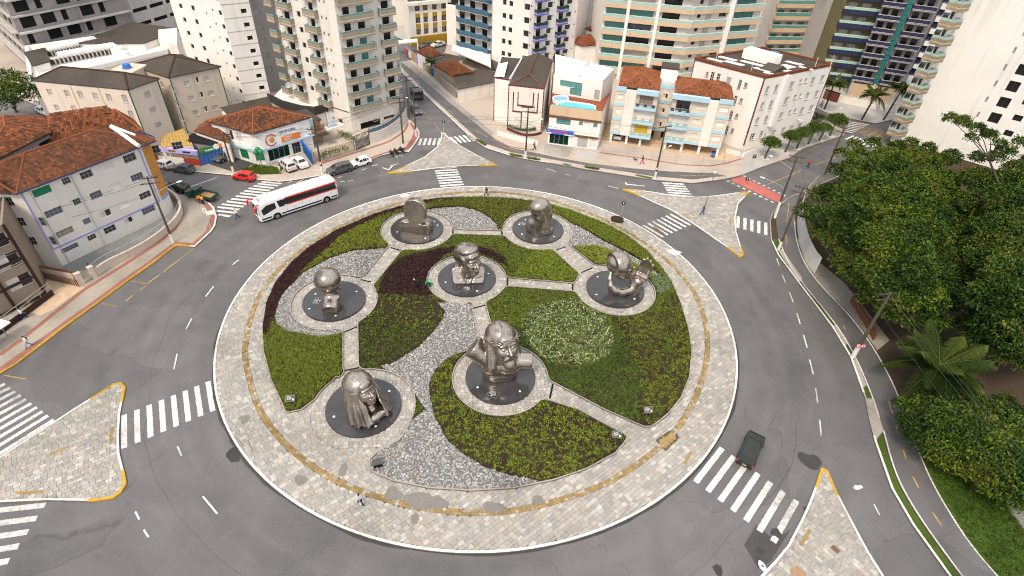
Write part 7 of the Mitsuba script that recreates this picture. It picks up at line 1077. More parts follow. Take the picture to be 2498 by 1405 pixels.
def ell(c, r):
    def f(x, y, z):
        a, b, d = (x - c[0]) / r[0], (y - c[1]) / r[1], (z - c[2]) / r[2]; k = np.sqrt(a * a + b * b + d * d) + 1e-6
        g = np.sqrt((a / r[0]) ** 2 + (b / r[1]) ** 2 + (d / r[2]) ** 2) + 1e-6; return k * (k - 1) / g
    return f
def cap(a, b, r0, r1=None):
    a, b = A(a), A(b); r1 = r0 if r1 is None else r1; ab = b - a; L2 = ab @ ab
    def f(x, y, z):
        t = np.clip(((x - a[0]) * ab[0] + (y - a[1]) * ab[1] + (z - a[2]) * ab[2]) / L2, 0, 1)
        return np.sqrt((x - a[0] - t * ab[0]) ** 2 + (y - a[1] - t * ab[1]) ** 2 + (z - a[2] - t * ab[2]) ** 2) - (r0 + (r1 - r0) * t)
    return f
def bx(c, r, rd=.1):
    def f(x, y, z):
        q = [np.abs(v - c[k]) - r[k] + rd for k, v in enumerate((x, y, z))]
        return np.sqrt(sum(np.maximum(v, 0) ** 2 for v in q)) + np.minimum(np.maximum(q[0], np.maximum(q[1], q[2])), 0) - rd
    return f
def half(nrm, d):
    nrm = A(nrm) / np.linalg.norm(nrm); return lambda x, y, z: nrm[0] * x + nrm[1] * y + nrm[2] * z - d
def sm(a, b, k):
    t = np.clip(.5 + .5 * (b - a) / k, 0, 1); return b + (a - b) * t - k * t * (1 - t)
def union(fs, k=.1):
    def f(x, y, z):
        d = fs[0](x, y, z)
        for g in fs[1:]: d = sm(d, g(x, y, z), k)
        return d
    return f
def cut(f, g, k=.05): return lambda x, y, z: -sm(-f(x, y, z), g(x, y, z), k)
def clip_to(f, g, k=.03): return lambda x, y, z: -sm(-f(x, y, z), -g(x, y, z), k)
def moved(f, t=(0, 0, 0), yaw=0., pitch=0., s=1., roll=0.):
    cy, sy, cp, sp, cr, sr = math.cos(yaw), math.sin(yaw), math.cos(pitch), math.sin(pitch), math.cos(roll), math.sin(roll)
    M_ = A([[cy, -sy, 0], [sy, cy, 0], [0, 0, 1]]) @ A([[1, 0, 0], [0, cp, -sp], [0, sp, cp]]) @ A([[cr, 0, sr], [0, 1, 0], [-sr, 0, cr]]); Q = M_.T
    def g(x, y, z):
        x, y, z = (x - t[0]) / s, (y - t[1]) / s, (z - t[2]) / s
        return f(Q[0, 0] * x + Q[0, 1] * y + Q[0, 2] * z, Q[1, 0] * x + Q[1, 1] * y + Q[1, 2] * z, Q[2, 0] * x + Q[2, 1] * y + Q[2, 2] * z) * s
    return g
def face(ears=True, beard=0., hair=0., eyes=True):
    """a head one unit tall, looking towards -y, centred on its middle"""
    fs = [ell((0, .08, .14), (.35, .43, .37)), ell((0, -.07, -.14), (.275, .33, .37)), ell((0, -.22, -.39), (.15, .14, .12)), ell((.16, -.25, -.13), (.10, .11, .13)), ell((-.16, -.25, -.13), (.10, .11, .13))]
    f = union(fs, .09)
    f = union([f, ell((0, -.34, .075), (.23, .07, .045)), ell((0, -.30, .2), (.2, .1, .12))], .06)
    for s in (-1, 1): f = cut(f, ell((s * .125, -.425, -.01), (.085, .085, .05)), .04)
    if eyes:
        for s in (-1, 1): f = union([f, ell((s * .12, -.335, -.018), (.062, .05, .032))], .012)
    f = union([f, cap((0, -.375, .03), (0, -.475, -.15), .026, .05), ell((.045, -.42, -.155), (.035, .04, .028)), ell((-.045, -.42, -.155), (.035, .04, .028))], .035)
    f = cut(f, ell((0, -.46, -.262), (.10, .06, .014)), .015)
    f = union([f, ell((0, -.395, -.24), (.095, .045, .020)), ell((0, -.385, -.287), (.08, .045, .024))], .018)
    if beard: f = union([f, ell((0, -.27, -.46), (.17, .15, .2 * beard)), ell((.19, -.14, -.33), (.09, .13, .16)), ell((-.19, -.14, -.33), (.09, .13, .16)), cap((.02, -.42, -.21), (.14, -.36, -.30), .03), cap((-.02, -.42, -.21), (-.14, -.36, -.30), .03)], .05)
    if ears:
        for s in (-1, 1): f = union([f, ell((s * .345, .05, -.04), (.035, .075, .115))], .02)
    return f
def steel(p, n, uv):
    x, y, z = uv.x, uv.y, p.z
    r = dr.sqrt(x * x + y * y); a = dr.atan2(y, x); up = dr.abs(n.z)
    u1, v1 = dr.select(up > 0.75, x * 3.1, a * 7.0), dr.select(up > 0.75, y * 3.1, z * 3.1)
    fu, fv = u1 - dr.floor(u1), v1 - dr.floor(v1)
    seam = dr.maximum(1 - smoothstep(0.02, 0.09, dr.minimum(fu, 1 - fu)), 1 - smoothstep(0.02, 0.09, dr.minimum(fv, 1 - fv)))
    w = mikit.cell_rand(dr.floor(u1), dr.floor(v1), 3)
    soot = fbm(p.x * 0.9, p.y * 0.9, p.z * 0.35, octaves=4)
    return mi.Color3f(0.47, 0.41, 0.36) * (0.8 + 0.26 * w) * (1 - 0.38 * seam) * (1 - 0.5 * smoothstep(0.5, 0.8, soot))
def steel_h(p, n, uv):
    return 0.05 * fbm(uv.x * 2.3, uv.y * 2.3, p.z * 2.3, octaves=3)
scene['steel'] = twosided({'type': 'bumpmap', 'arbitrary': {'type': 'raw', **proc(steel_h, .02)}, 'scale': 1.0, 'bsdf': {'type': 'principled', 'base_color': proc(steel), 'roughness': 0.36, 'metallic': 0.92, 'specular': 0.5}}) if False else twosided({'type': 'principled', 'base_color': proc(steel), 'roughness': 0.24, 'metallic': 0.95, 'specular': 0.5})
def granite(p, n, uv):
    g = noise(p.x * 30, p.y * 30, p.z * 30); d = fbm(p.x * .8, p.y * .8, 0, octaves=3)
    gx, gy = p.x * .8 - dr.floor(p.x * .8), p.y * .8 - dr.floor(p.y * .8); j = dr.maximum(1 - smoothstep(0., .018, dr.minimum(gx, 1 - gx)), 1 - smoothstep(0., .018, dr.minimum(gy, 1 - gy)))
    return mi.Color3f(.046, .046, .051) * (0.7 + .35 * g + .5 * (d - .4)) * (1 - .5 * j)
scene['granite'] = twosided({'type': 'principled', 'base_color': proc(granite), 'roughness': 0.13, 'specular': 0.5})
def sculpt(f, lo, hi, h, org, yaw=0., smooth=True):
    V, F = nets(f, lo, hi, h); L_ = V[:, :2].copy(); c, s = math.cos(yaw), math.sin(yaw)
    W_ = V.copy(); W_[:, 0], W_[:, 1] = c * V[:, 0] - s * V[:, 1] + org[0], s * V[:, 0] + c * V[:, 1] + org[1]
    return mikit.ply((W_, F), 'steel', smooth=True, uv=L_ + 1e-3)
BASE_Z = .42
def plinth(key, label, lamps, plaque):
    c = HEADS[key]; k = thing('plinth', label, 'plinth', 'round granite plinths under the sculptures')
    mb = MB(); mb.prism(circle(c, DR_, 96), .1, BASE_Z - .04, 'black'); mb.prism(circle(c, DR_ - .04, 96), BASE_Z - .04, BASE_Z, 'black'); part(k, 'slab', mb, 'granite')
    for a, r in lamps:
        x, y = c[0] + r * math.cos(a), c[1] + r * math.sin(a); mb = MB(); mb.prism(circle((x, y), .16, 20).difference(circle((x, y), .11, 20)), BASE_Z - .02, BASE_Z + .035, 'steelgrey'); l = part(k, 'ground_lamp', mb, 'metal')
        mb = MB(); mb.prism(circle((x, y), .11, 20), BASE_Z - .02, BASE_Z + .025, 'ledlight', .6); part(l, 'lens', mb, 'satin')
    if plaque:
        px, py, an = plaque; m = frame((c[0] + px, c[1] + py), an, BASE_Z)
        mb = MB(); mb.box(-.62, -.42, .002, .62, .42, .06, 'steelgrey', .6, m); p = part(k, 'plaque', mb, 'metal')
        mb = MB(); mb.box(-.57, -.37, .05, .57, .37, .068, 'black', .5, m); part(p, 'panel', mb, 'satin')
        mb = MB(); mb.prism(circle((c[0] + px + .35 * math.sin(an) , c[1] + py - .25 * math.cos(an)), .09, 14), BASE_Z + .06, BASE_Z + .075, 'kerbwhite'); part(p, 'emblem', mb)
        mb = MB(); r = np.random.default_rng(3)
        for i in range(4): mb.box(-.48, .24 - .13 * i, .066, -.48 + r.uniform(.7, .95), .30 - .13 * i, .072, 'steelgrey', .5, m)
        part(p, 'text_lines', mb)
    return k
P4 = lambda a0, r=3.15: [(a0 + i * math.pi / 2, r) for i in range(4)]
plinth('crown', 'round black granite plinth under the thorn-crowned torso', [(-2.5, 3.1), (-.75, 3.1), (1.2, 3.1), (2.6, 3.2)], (-.7, -2.7, -.45))
plinth('suit', 'round black granite plinth at the middle of the garden under the suited bust', [(2.35, 3.0), (.35, 3.1), (-2.7, 3.1), (-1.05, 3.3)], (.35, -2.5, .05))
plinth('veil', 'round black granite plinth nearest the paved forecourt under the veiled head', [(.75, 3.2), (-.95, 3.2), (-2.6, 3.2), (2.2, 3.2)], (1.75, -1.7, .62))
plinth('back', 'round black granite plinth at the west of the garden under the round bald head', [(.65, 3.1), (-1.25, 3.2), (-2.5, 3.3), (2.8, 2.9)], (-2.1, -.35, 1.5))
plinth('tall', 'round black granite plinth at the northeast under the long-haired head', [(2.3, 3.0), (2.85, 3.1), (-2.5, 3.1), (-.7, 3.2)], (-2.3, 1.0, .1))
plinth('split', 'round black granite plinth at the northwest under the head cut flat', [(.35, 3.2), (.75, 3.2), (-2.7, 3.1), (-1.0, 3.1)], None)
plinth('hand', 'round black granite plinth at the east under the head and raised hand', [(2.35, 3.2), (-2.6, 3.2), (-.75, 3.2)], None)
def statue(base, label, key, f, lo, hi, h=.075, yaw=0., off=(0, 0), parts=()):
    k = thing(base, label, 'sculpture', 'polished steel head sculptures on the roundabout'); c = HEADS[key]; o = (c[0] + off[0], c[1] + off[1])
    scene[name(parts[0] if parts else 'head', k)] = sculpt(f, lo, hi, h, o, yaw)
    return k, o
# suited bust in the middle
bust = union([bx((0, .15, 1.25), (2.15, 1.25, 1.05), .45), cap((0, .1, 1.9), (0, -.1, 3.0), 1.0, .85), ell((1.35, .1, 2.0), (.85, .8, .5)), ell((-1.35, .1, 2.0), (.85, .8, .5))], .35)
bust = clip_to(bust, half((0, -.80, .60), 1.28), .08); bust = union([bust, cap((0, .0, 1.8), (.1, -.1, 3.2), .92, .86)], .15)
SL = lambda u, v: (u, -1.36 + v * 1.1, .30 + v * 1.47)      # on the sloping chest
for s in (-1, 1):
    bust = union([bust, cap(SL(s * .18, .25), SL(s * .75, 1.15), .13), cap(SL(s * .75, 1.15), SL(s * .6, 1.45), .16)], .03)
    bust = cut(bust, cap(SL(s * .36, .2), SL(s * 1.0, 1.0), .06), .03); bust = cut(bust, cap(SL(s * 1.15, .55), SL(s * 1.7, .75), .06), .03)
bust = union([bust, cap(SL(0, .25), SL(0, 1.2), .17, .12)], .03)
hd = union([face(hair=1), ell((0, .12, .2), (.375, .44, .36))], .03)
hd = cut(hd, cap((-.2, -.36, .24), (.16, -.37, .26), .012), .012); hd = union([hd, ell((.02, .0, .36), (.34, .34, .17)), ell((.3, .1, .12), (.09, .3, .2)), ell((-.3, .1, .12), (.09, .3, .2))], .03)
f = union([bust, moved(hd, (.1, -.25, 4.05), .62, -.22, 4.1)], .15)
f = clip_to(f, half((0, 0, -1), -BASE_Z + .05), .02)
statue('suited_bust', 'steel bust of a man in jacket and tie looking to the right', 'suit', f, (-3, -3, .3), (3, 2.6, 6.6), .07, .12, (.25, -.55), ('bust',))
# veiled woman
def veil(x, y, z):
    th = np.arctan2(x, -y); rip = .026 * np.sin(th * 12) * np.clip((.1 - z) * 1.6, 0, 1) + .012 * np.sin(th * 27 + z * 3) * np.clip((0 - z) * 2, 0, 1)
    up = ell((0, .06, .04), (.45, .52, .48))(x, y, z); t = np.clip(-z / .95, 0, 1)
    rx, ry = .44 + .22 * t, .5 + .2 * t; dn = (np.sqrt((x / rx) ** 2 + ((y - .06) / ry) ** 2) - 1) * np.minimum(rx, ry); dn = np.maximum(dn, np.maximum(z - .05, -z - .98))
    return sm(up, dn, .08) + rip
inner = lambda x, y, z: veil(x, y, z) + .07
opening = union([ell((.03, -.62, -.06), (.36, .47, .46)), ell((.0, -.8, -.7), (.26, .62, .55))], .08)
fv = cut(cut(veil, inner, .02), opening, .03); fv = cut(fv, ell((-.45, .55, -.6), (.2, .35, .4)), .03)
band = cut(cut(lambda x, y, z: veil(x, y, z) + .055, lambda x, y, z: veil(x, y, z) + .115, .01), ell((.03, -.62, -.06), (.325, .49, .425)), .02)
band = clip_to(band, half((0, 0, -1), .3), .02)
fh = union([face(ears=False), cap((0, .1, -.35), (.02, .05, -.9), .17, .2), ell((0, -.12, -.92), (.42, .26, .16))], .06)
VS, VZ = 3.55, 3.75
f = union([moved(fv, (0, 0, VZ), 0, -.34, VS), moved(band, (0, 0, VZ), 0, -.34, VS), moved(fh, (0, -.42, VZ + .1), .05, -.42, VS * .98)], .03)
f = clip_to(f, half((0, 0, -1), -BASE_Z + .05), .02)
statue('veiled_head', 'steel head of a woman under a long veil with lowered eyes', 'veil', f, (-2.8, -3.2, .3), (2.8, 3.0, 6.0), .065, .85, (.1, -.3), ('head',))
# round bald head seen from behind
hb = union([moved(face(), (.0, .0, -.05), 0, 0, 1), ell((0, .14, .12), (.47, .48, .44)), ell((.40, .02, -.12), (.06, .12, .13)), ell((-.40, .02, -.12), (.06, .12, .13))], .06)
f = union([moved(hb, (-.05, .35, 3.75), 2.9, .1, 3.55), cap((0, .1, 3.0), (.05, -.55, 1.5), 1.0, 1.0), ell((.1, -.75, 1.95), (1.15, .75, .42)), cap((.05, -.3, 1.5), (.2, -1.75, 1.05), 1.05, 1.1)], .2)
f = clip_to(f, half((.08, -.88, -.35), 1.7), .04)
f = clip_to(f, half((0, 0, -1), -BASE_Z + .05), .02)
statue('bald_sculpture', 'steel round bald head turned away with a hollow neck end', 'back', f, (-2.6, -3.0, .3), (2.6, 3, 6.4), .07, 0, (.05, -.5), ('bust',))
# head cut flat at the back
hs = moved(union([face(), ell((0, .1, .12), (.40, .5, .42))], .05), (0, .5, 3.65), math.pi + .5, -.05, 4.4)
f = union([hs, cap((0, .5, 2.6), (0, .4, 1.2), 1.05, 1.2), bx((0, .3, .95), (2.35, 1.8, 1.15), .75), ell((1.6, .3, 1.8), (.7, .8, .4)), ell((-1.6, .3, 1.8), (.7, .8, .4))], .22)
f = clip_to(f, half((0, -.995, .08), .62), .02)
f = clip_to(f, half((0, 0, -1), -BASE_Z + .05), .02)
statue('flat_backed_sculpture', 'steel head and shoulders sliced flat on the side towards the camera', 'split', f, (-2.8, -2.6, .3), (2.8, 3.4, 6.2), .07, -.2, (-.1, -.9), ('bust',))
# long-haired head
ht = moved(union([face(beard=1.), ell((0, .15, .22), (.40, .48, .40))], .05), (.3, .0, 4.0), 2.0, -.15, 3.3)
hair_ = lambda x, y, z: ell((0, .1, 2.9), (1.25, 1.3, 2.75))(x, y, z) + .05 * np.sin(np.arctan2(y, x) * 11 + z * .8) * np.clip((4 - z), 0, 1)
f = union([moved(ht, (0, 0, 0)), hair_, ell((.1, .1, 3.7), (1.35, 1.4, 2.15)), ell((.8, -.1, 2.5), (1.0, 1.1, 1.7)), ell((-.35, -.25, 1.5), (1.75, 1.35, 1.7)), ell((.2, -.1, .6), (2.1, 1.65, 1.2))], .5)
f = clip_to(f, half((0, 0, -1), -BASE_Z + .05), .02)
statue('long_haired_head', 'tall steel head with smooth long hair turned away to the northeast', 'tall', f, (-2.8, -2.8, .3), (2.8, 2.6, 6.3), .07, 0, (.15, -.4), ('bust',))
# head bowed to a raised hand
cr = moved(ell((0, 0, 0), (.45, .52, .47)), (-.2, .1, 4.35), .6, .25, 3.7)
shell_ = cut(cr, lambda x, y, z: cr(x, y, z) + .16, .02)
shell_ = clip_to(shell_, half((-.90, -.38, .0), 1.0), .02)
shell_ = cut(shell_, ell((.25, -1.45, 2.9), (1.05, 1.2, 1.15)), .05); shell_ = cut(shell_, ell((.0, .2, 1.9), (1.4, 1.4, 1.25)), .05)
plate = clip_to(clip_to(lambda x, y, z: cr(x, y, z) + .05, half((-.90, -.38, .0), .98), .01), half((.90, .38, .0), -.86), .01)
fc = moved(face(ears=False), (-.1, -.15, 4.0), .85, -.5, 3.5)
mask = clip_to(cut(fc, moved(face(ears=False, eyes=False), (-.13, .02, 4.02), .85, -.5, 3.15), .02), half((0, 0, -1), -2.3), .05)
ringp = [(-1.1, -.45, 3.2), (-1.2, -.95, 2.5), (-1.0, -1.45, 1.75), (-.3, -1.75, 1.15), (.7, -1.75, .95), (1.7, -1.4, 1.1), (2.3, -1.0, 1.5)]
arm = [cap(a, b, .30 + .06 * i, .34 + .06 * i) for i, (a, b) in enumerate(zip(ringp, ringp[1:]))]
H_ = A((2.75, -.75, 2.6)); palm = moved(bx((0, 0, 0), (.98, .42, 1.05), .38), H_, -.3, .15, 1, .32)
fing = []
for i, (dx, l0, l1) in enumerate(((-.62, 1.15, 1.0), (-.18, 1.35, 1.15), (.26, 1.25, 1.05), (.68, 1.0, .85))):
    b0 = H_ + A((.30 + dx * .82, .08 - .25 * dx, .75 - .28 * dx)); k1 = b0 + A((.32 + .12 * dx, .22, l0)); k2 = k1 + A((.12, -.16, l1)); fing += [cap(b0, k1, .29, .27), cap(k1, k2, .27, .18)]
thumb = [cap(H_ + [-.75, .0, -.35], H_ + [-1.05, .25, .65], .36, .30), cap(H_ + [-1.05, .25, .65], H_ + [-.88, .35, 1.55], .29, .18)]
f = union([union([shell_, mask, plate], .05), union(arm, .2)], .1); f = union([f, union([palm] + fing, .05), union(thumb, .1), cap((2.2, -1.0, 1.4), (2.6, -.85, 2.2), .75, .75), cap((2.2, -.9, 1.1), (2.25, -.9, .5), .8, .95), cap((-.9, -1.3, 1.6), (-.6, -1.0, .45), .4, .5), cap((.6, -1.6, .9), (.6, -1.5, .4), .5, .6)], .12)
f = clip_to(f, half((0, 0, -1), -BASE_Z + .05), .02)
statue('head_with_hand', 'hollow steel head bowed towards a large raised hand', 'hand', f, (-2.6, -2.9, .3), (4.9, 2.6, 6.9), .07, 0, (.05, .2), ('head_and_hand',))
# torso with the crown of thorns
tor = union([ell((0, .1, 1.0), (1.75, 1.05, 1.6)), ell((0, .05, 2.4), (2.0, 1.05, .95)), cap((-1.2, .0, 2.7), (-2.5, .3, 3.9), .98, .98), cap((1.2, .0, 2.6), (3.1, -.1, 2.7), .95, .82), ell((.8, -.72, 2.15), (.9, .5, .66)), ell((-.8, -.72, 2.15), (.9, .5, .66)), cap((0, .05, 2.6), (.15, .25, 3.8), .86, .8)], .3)
tor = cut(tor, cap((0, -1.28, .4), (0, -1.3, 2.7), .14), .12)
for zz in (.9, 1.4): tor = cut(tor, cap((-.8, -1.0, zz), (.8, -1.0, zz), .1), .15)
for s in (-1, 1): tor = union([tor, cap((s * .15, -.75, 3.05), (s * 1.25, -.55, 3.15), .12)], .12)
armcut = clip_to(clip_to(tor, half((1, 0, -.05), 2.85), .03), half((-.8, .25, .6), 4.55), .03)
hj = union([face(ears=False, beard=1.), ell((0, .13, .2), (.37, .42, .36))], .05)
hj = union([hj, cap((.30, .05, .15), (.36, .02, -.55), .13, .12), cap((-.30, .05, .15), (-.38, .02, -.53), .13, .12), ell((0, .25, -.2), (.38, .28, .55))], .07)
for s in (-1, 1):
    for q in (.24, .33, .42): hj = cut(hj, cap((s * .36, q - .32, .1), (s * .46, q - .30, -.55), .02), .025)
hj = cut(hj, cap((.0, -.3, .42), (0, .1, .54), .02), .03)
TS, HP = 1.17, (.2, .15, 4.75); HS, HY, HPI = 3.75, .42, -.42
f0 = union([armcut, moved(hj, HP, HY, HPI, HS)], .16)
f = clip_to(moved(f0, (0, 0, 0), 0, 0, TS), half((0, 0, -1), -BASE_Z + .05), .02)
k, o = statue('crowned_torso', 'steel torso of a bearded man with a crown of thorns and cut-off arms', 'crown', f, (-4.5, -3.4, .3), (4.1, 3.0, 8.9), .075, .06, (-.1, -.1), ('torso',))
# the crown: twisted stems and thorns round the brow
def place(v): # head space -> world
    Ry = A([[math.cos(HY), -math.sin(HY), 0], [math.sin(HY), math.cos(HY), 0], [0, 0, 1]]); Rx = A([[1, 0, 0], [0, math.cos(HPI), -math.sin(HPI)], [0, math.sin(HPI), math.cos(HPI)]])
    q = (A(v) @ (Ry @ Rx).T * HS + A(HP)) * TS; c, s = math.cos(.06), math.sin(.06); return np.c_[c * q[:, 0] - s * q[:, 1] + o[0], s * q[:, 0] + c * q[:, 1] + o[1], q[:, 2]]
mb = MB(); r = np.random.default_rng(12)
for j in range(5):
    t = np.linspace(0, 2 * np.pi, 60); q = np.c_[(.385 + .02 * np.sin(t * 5 + j * 1.3)) * np.cos(t), .06 + (.455 + .02 * np.sin(t * 4 + j)) * np.sin(t), .17 + .05 * np.sin(t * 3 + j * 1.256) + .03 * np.cos(t * 7 + j)]
    mb.tube(place(q), .075, 'midgrey', .6, 7)
for j in range(26):
    t = r.uniform(0, 6.28); b = A([.40 * math.cos(t), .06 + .47 * math.sin(t), .17 + r.uniform(-.05, .05)]); d = A([math.cos(t + r.uniform(-.7, .7)), math.sin(t), r.uniform(-.5, .9)]); e = b + d * r.uniform(.05, .13)
    mb.tube(place([b, e]), [.05, .008], 'midgrey', .6, 6)
v, ff = np.vstack(mb.v), np.vstack(mb.f); key = name('thorn_crown', k); scene[key] = mikit.ply((v, ff), 'steel', smooth=True, uv=v[:, :2] - A(o) + 1e-3)
# ================= trees and palms
def foliage(P_, N_, per, ln, wd, cols, seed, spread=.1, droop=.5):
    """rosettes of folded leaves at the points, facing the normals"""
    r = np.random.default_rng(seed); n = len(P_) * per; p, q = np.repeat(P_, per, 0), np.repeat(N_, per, 0); d = q * .55 + r.normal(0, .6, (n, 3)); d /= np.linalg.norm(d, axis=1, keepdims=True)
    s = np.cross(d, r.normal(0, 1, (n, 3)) * .5 + q); s /= np.linalg.norm(s, axis=1, keepdims=True) + 1e-9; l = (ln * r.uniform(.65, 1.3, n))[:, None]; w = (wd * r.uniform(.7, 1.2, n))[:, None] / 2
    b = p + r.normal(0, spread, (n, 3)); mid = b + d * l * .5; tip = b + d * l - [0, 0, droop] * l * .3; v = np.stack([b, mid + s * w, tip, mid - s * w], 1); f = np.array([[0, 1, 2], [0, 2, 3]])
    names = list(cols); pr = A(list(cols.values())); cid = A([C(k) for k in names]); t = .68 * meshkit.fbm(p * .27, 4, seed) + .32 * r.uniform(0, 1, n); t = (np.argsort(np.argsort(t)) + .5) / n
    u = np.empty((n, 4, 2)); u[..., 0] = cid[np.searchsorted(np.cumsum(pr / pr.sum()), t).clip(0, len(cid) - 1)][:, None]; u[..., 1] = r.uniform(.2, .8, (n, 1))
    m = MB(); m.v, m.f, m.u, m.n = [v.reshape(-1, 3)], [(f[None] + (np.arange(n) * 4)[:, None, None]).reshape(-1, 3)], [u.reshape(-1, 2)], n * 4; return m
def shell(cl, dens, seed, thick=.28, low=-.35):
    r = np.random.default_rng(seed); PP, NN = [], []
    for x, y, z, rad in cl:
        n = int(dens * 12.6 * rad * rad * .7); d = r.normal(0, 1, (n, 3)); d /= np.linalg.norm(d, axis=1, keepdims=True); d = d[d[:, 2] > low]; k = meshkit.fbm(d * 2.3 + [x, y, z], 3, seed); ok = k > .36; d, k = d[ok], k[ok]
        PP.append(A([x, y, z]) + d * [1, 1, .8] * rad * (1 - thick * r.uniform(0, 1, (len(d), 1)) + .5 * (k[:, None] - .5))); NN.append(d + [0, 0, .45])
    P_, N_ = np.vstack(PP), np.vstack(NN); return P_, N_ / np.linalg.norm(N_, axis=1, keepdims=True)
def tree(base, label, foot, cl, dens, cols, seed, ln=.42, wd=.21, per=5, trunk=.35, cat='tree', group=None, limbs=9, z0=.12, spread=.14, split=.35):
    k = thing(base, label, cat, group); cl = A(cl); r = np.random.default_rng(seed); c = cl[:, :3].mean(0); fork = A([foot[0], foot[1], z0]) * (1 - split) + c * split
    mb = MB(); mb.tube([[*foot, z0], [*(A(foot) * .8 + fork[:2] * .2), z0 + (fork[2] - z0) * .45], fork], [trunk * 1.25, trunk, trunk * .85], 'bark', .5, 9); part(k, 'trunk', mb)
    for i in r.permutation(len(cl))[:limbs]: e = cl[i, :3]; mdl = (fork + e) / 2 + [0, 0, .25]; mb = MB(); mb.tube([fork, mdl, e], [trunk * .55, trunk * .36, trunk * .14], 'bark', .45, 7); part(k, 'limb', mb)
    P_, N_ = shell(cl, dens, seed); m = foliage(P_, N_, per, ln, wd, cols, seed, spread); part(k, 'crown', m, 'leafy'); return k
ALM = {'leafdark': 3.4, 'leaf': 3.6, 'leafbright': 2.2, 'leafyellow': .7, 'leafbrown': .3}
tree('broadleaf_tree', 'huge broad dark green tree spreading over the cycle path on the right', [58.26,1.42], [[57.73,6.49,8.9,2.4],[59.38,25.94,9.8,2.2],[48.37,6.38,10.3,2.4],[52.01,-4.36,6.4,1.5],[60.41,17.64,10.4,2.6],[50.86,16.58,9.8,2.4],[48.62,0.46,7.3,1.9],[61.65,35.04,7.5,1.9],[62.08,20.4,11.1,2.5],[49.76,-3.73,9.5,2.5],[78.4,38.76,6.2,1.4],[68.9,23.49,8.1,1.9],[61.99,24.24,9.7,2.5],[74.43,30.13,6.9,1.5],[64.6,9.64,5.8,1.3],[53.87,-0.85,8.2,2.2],[50.47,22.92,6.7,1.6],[47.44,10.07,6.9,1.5],[56.06,11.11,11.8,2.5],[52.44,4.26,11.8,2.3],[47.58,2.52,12.3,2.3],[48.26,8.54,12.6,2.3],[48.96,-3.19,6.1,1.4],[53.14,13.36,11,2.4],[47.72,5.93,7.6,1.7],[72.21,37.23,7.1,1.8],[48.24,3.41,8.1,2],[55.35,23.74,8.7,2.3],[47.44,15.55,7.2,1.8],[65.28,12.54,6.4,1.5],[47.96,-0.14,5.6,1.2],[47.82,2.13,6.2,1.4],[53.41,0.59,10,2.5],[58.83,4.35,7.6,1.8],[49.9,-0.28,12.3,2.4],[66.49,17.55,7.5,1.8],[60.68,12.25,9.5,2.4],[57.73,-0.51,5.5,1.2],[48.34,-1.3,10.8,2.3],[67.76,24.88,9.3,2.2],[61.83,11.13,8.6,2.2],[48.44,9.25,9.9,2.6],[56.49,7.46,10.6,2.4],[60.63,3.19,5.6,1.2],[66.67,36.67,7.2,1.9],[57.79,34.23,5.5,1.2],[51.17,8.45,10.9,2.2],[48.97,1.14,11.8,2.6],[78.71,44.12,5.8,1.3],[71.76,42.43,6.3,1.5],[53.48,14.71,12.5,2.5],[66.08,32.08,8.5,2.1],[61.66,40.74,5.6,1.2],[50.43,-4.3,5.7,1.3],[47.31,13.85,5.7,1.3],[47.52,4.5,5.8,1.3],[52.01,22.09,7.6,1.8],[73.45,25.23,5.9,1.4],[47.96,13.25,8.7,2.1],[53.24,8.84,11.1,2.5],[62.49,17.1,10.2,2.2],[46.86,18.98,6,1.4],[48.09,0.71,9.6,2.4],[72.1,33.31,7.9,1.9],[54.65,12.01,12.3,2.3],[48.61,-3.71,8.7,2.2],[71.49,20.96,5.7,1.3],[53,-3.38,7.8,1.8],[54.7,-3.93,5.5,1.2],[69.22,45.33,5.7,1.3],[49,-3.46,11.7,2.3],[47.32,7.09,5.6,1.2],[47.7,-2.84,9.9,2.5],[48.27,-2.1,7.3,1.6],[54.01,18.83,9.3,2.3],[65.58,44.76,5.5,1.2],[48.58,8.87,8,2.1],[55.99,9.84,10.4,2.4],[76.39,45.94,5.7,1.3],[51.56,5.92,10.8,2.2],[49.98,-3.99,6,1.4],[58.52,30.34,8,1.9],[58.17,2.65,7.4,1.7],[48.28,1.08,12.1,2.5]], 15, ALM, 61, trunk=.6, limbs=16)
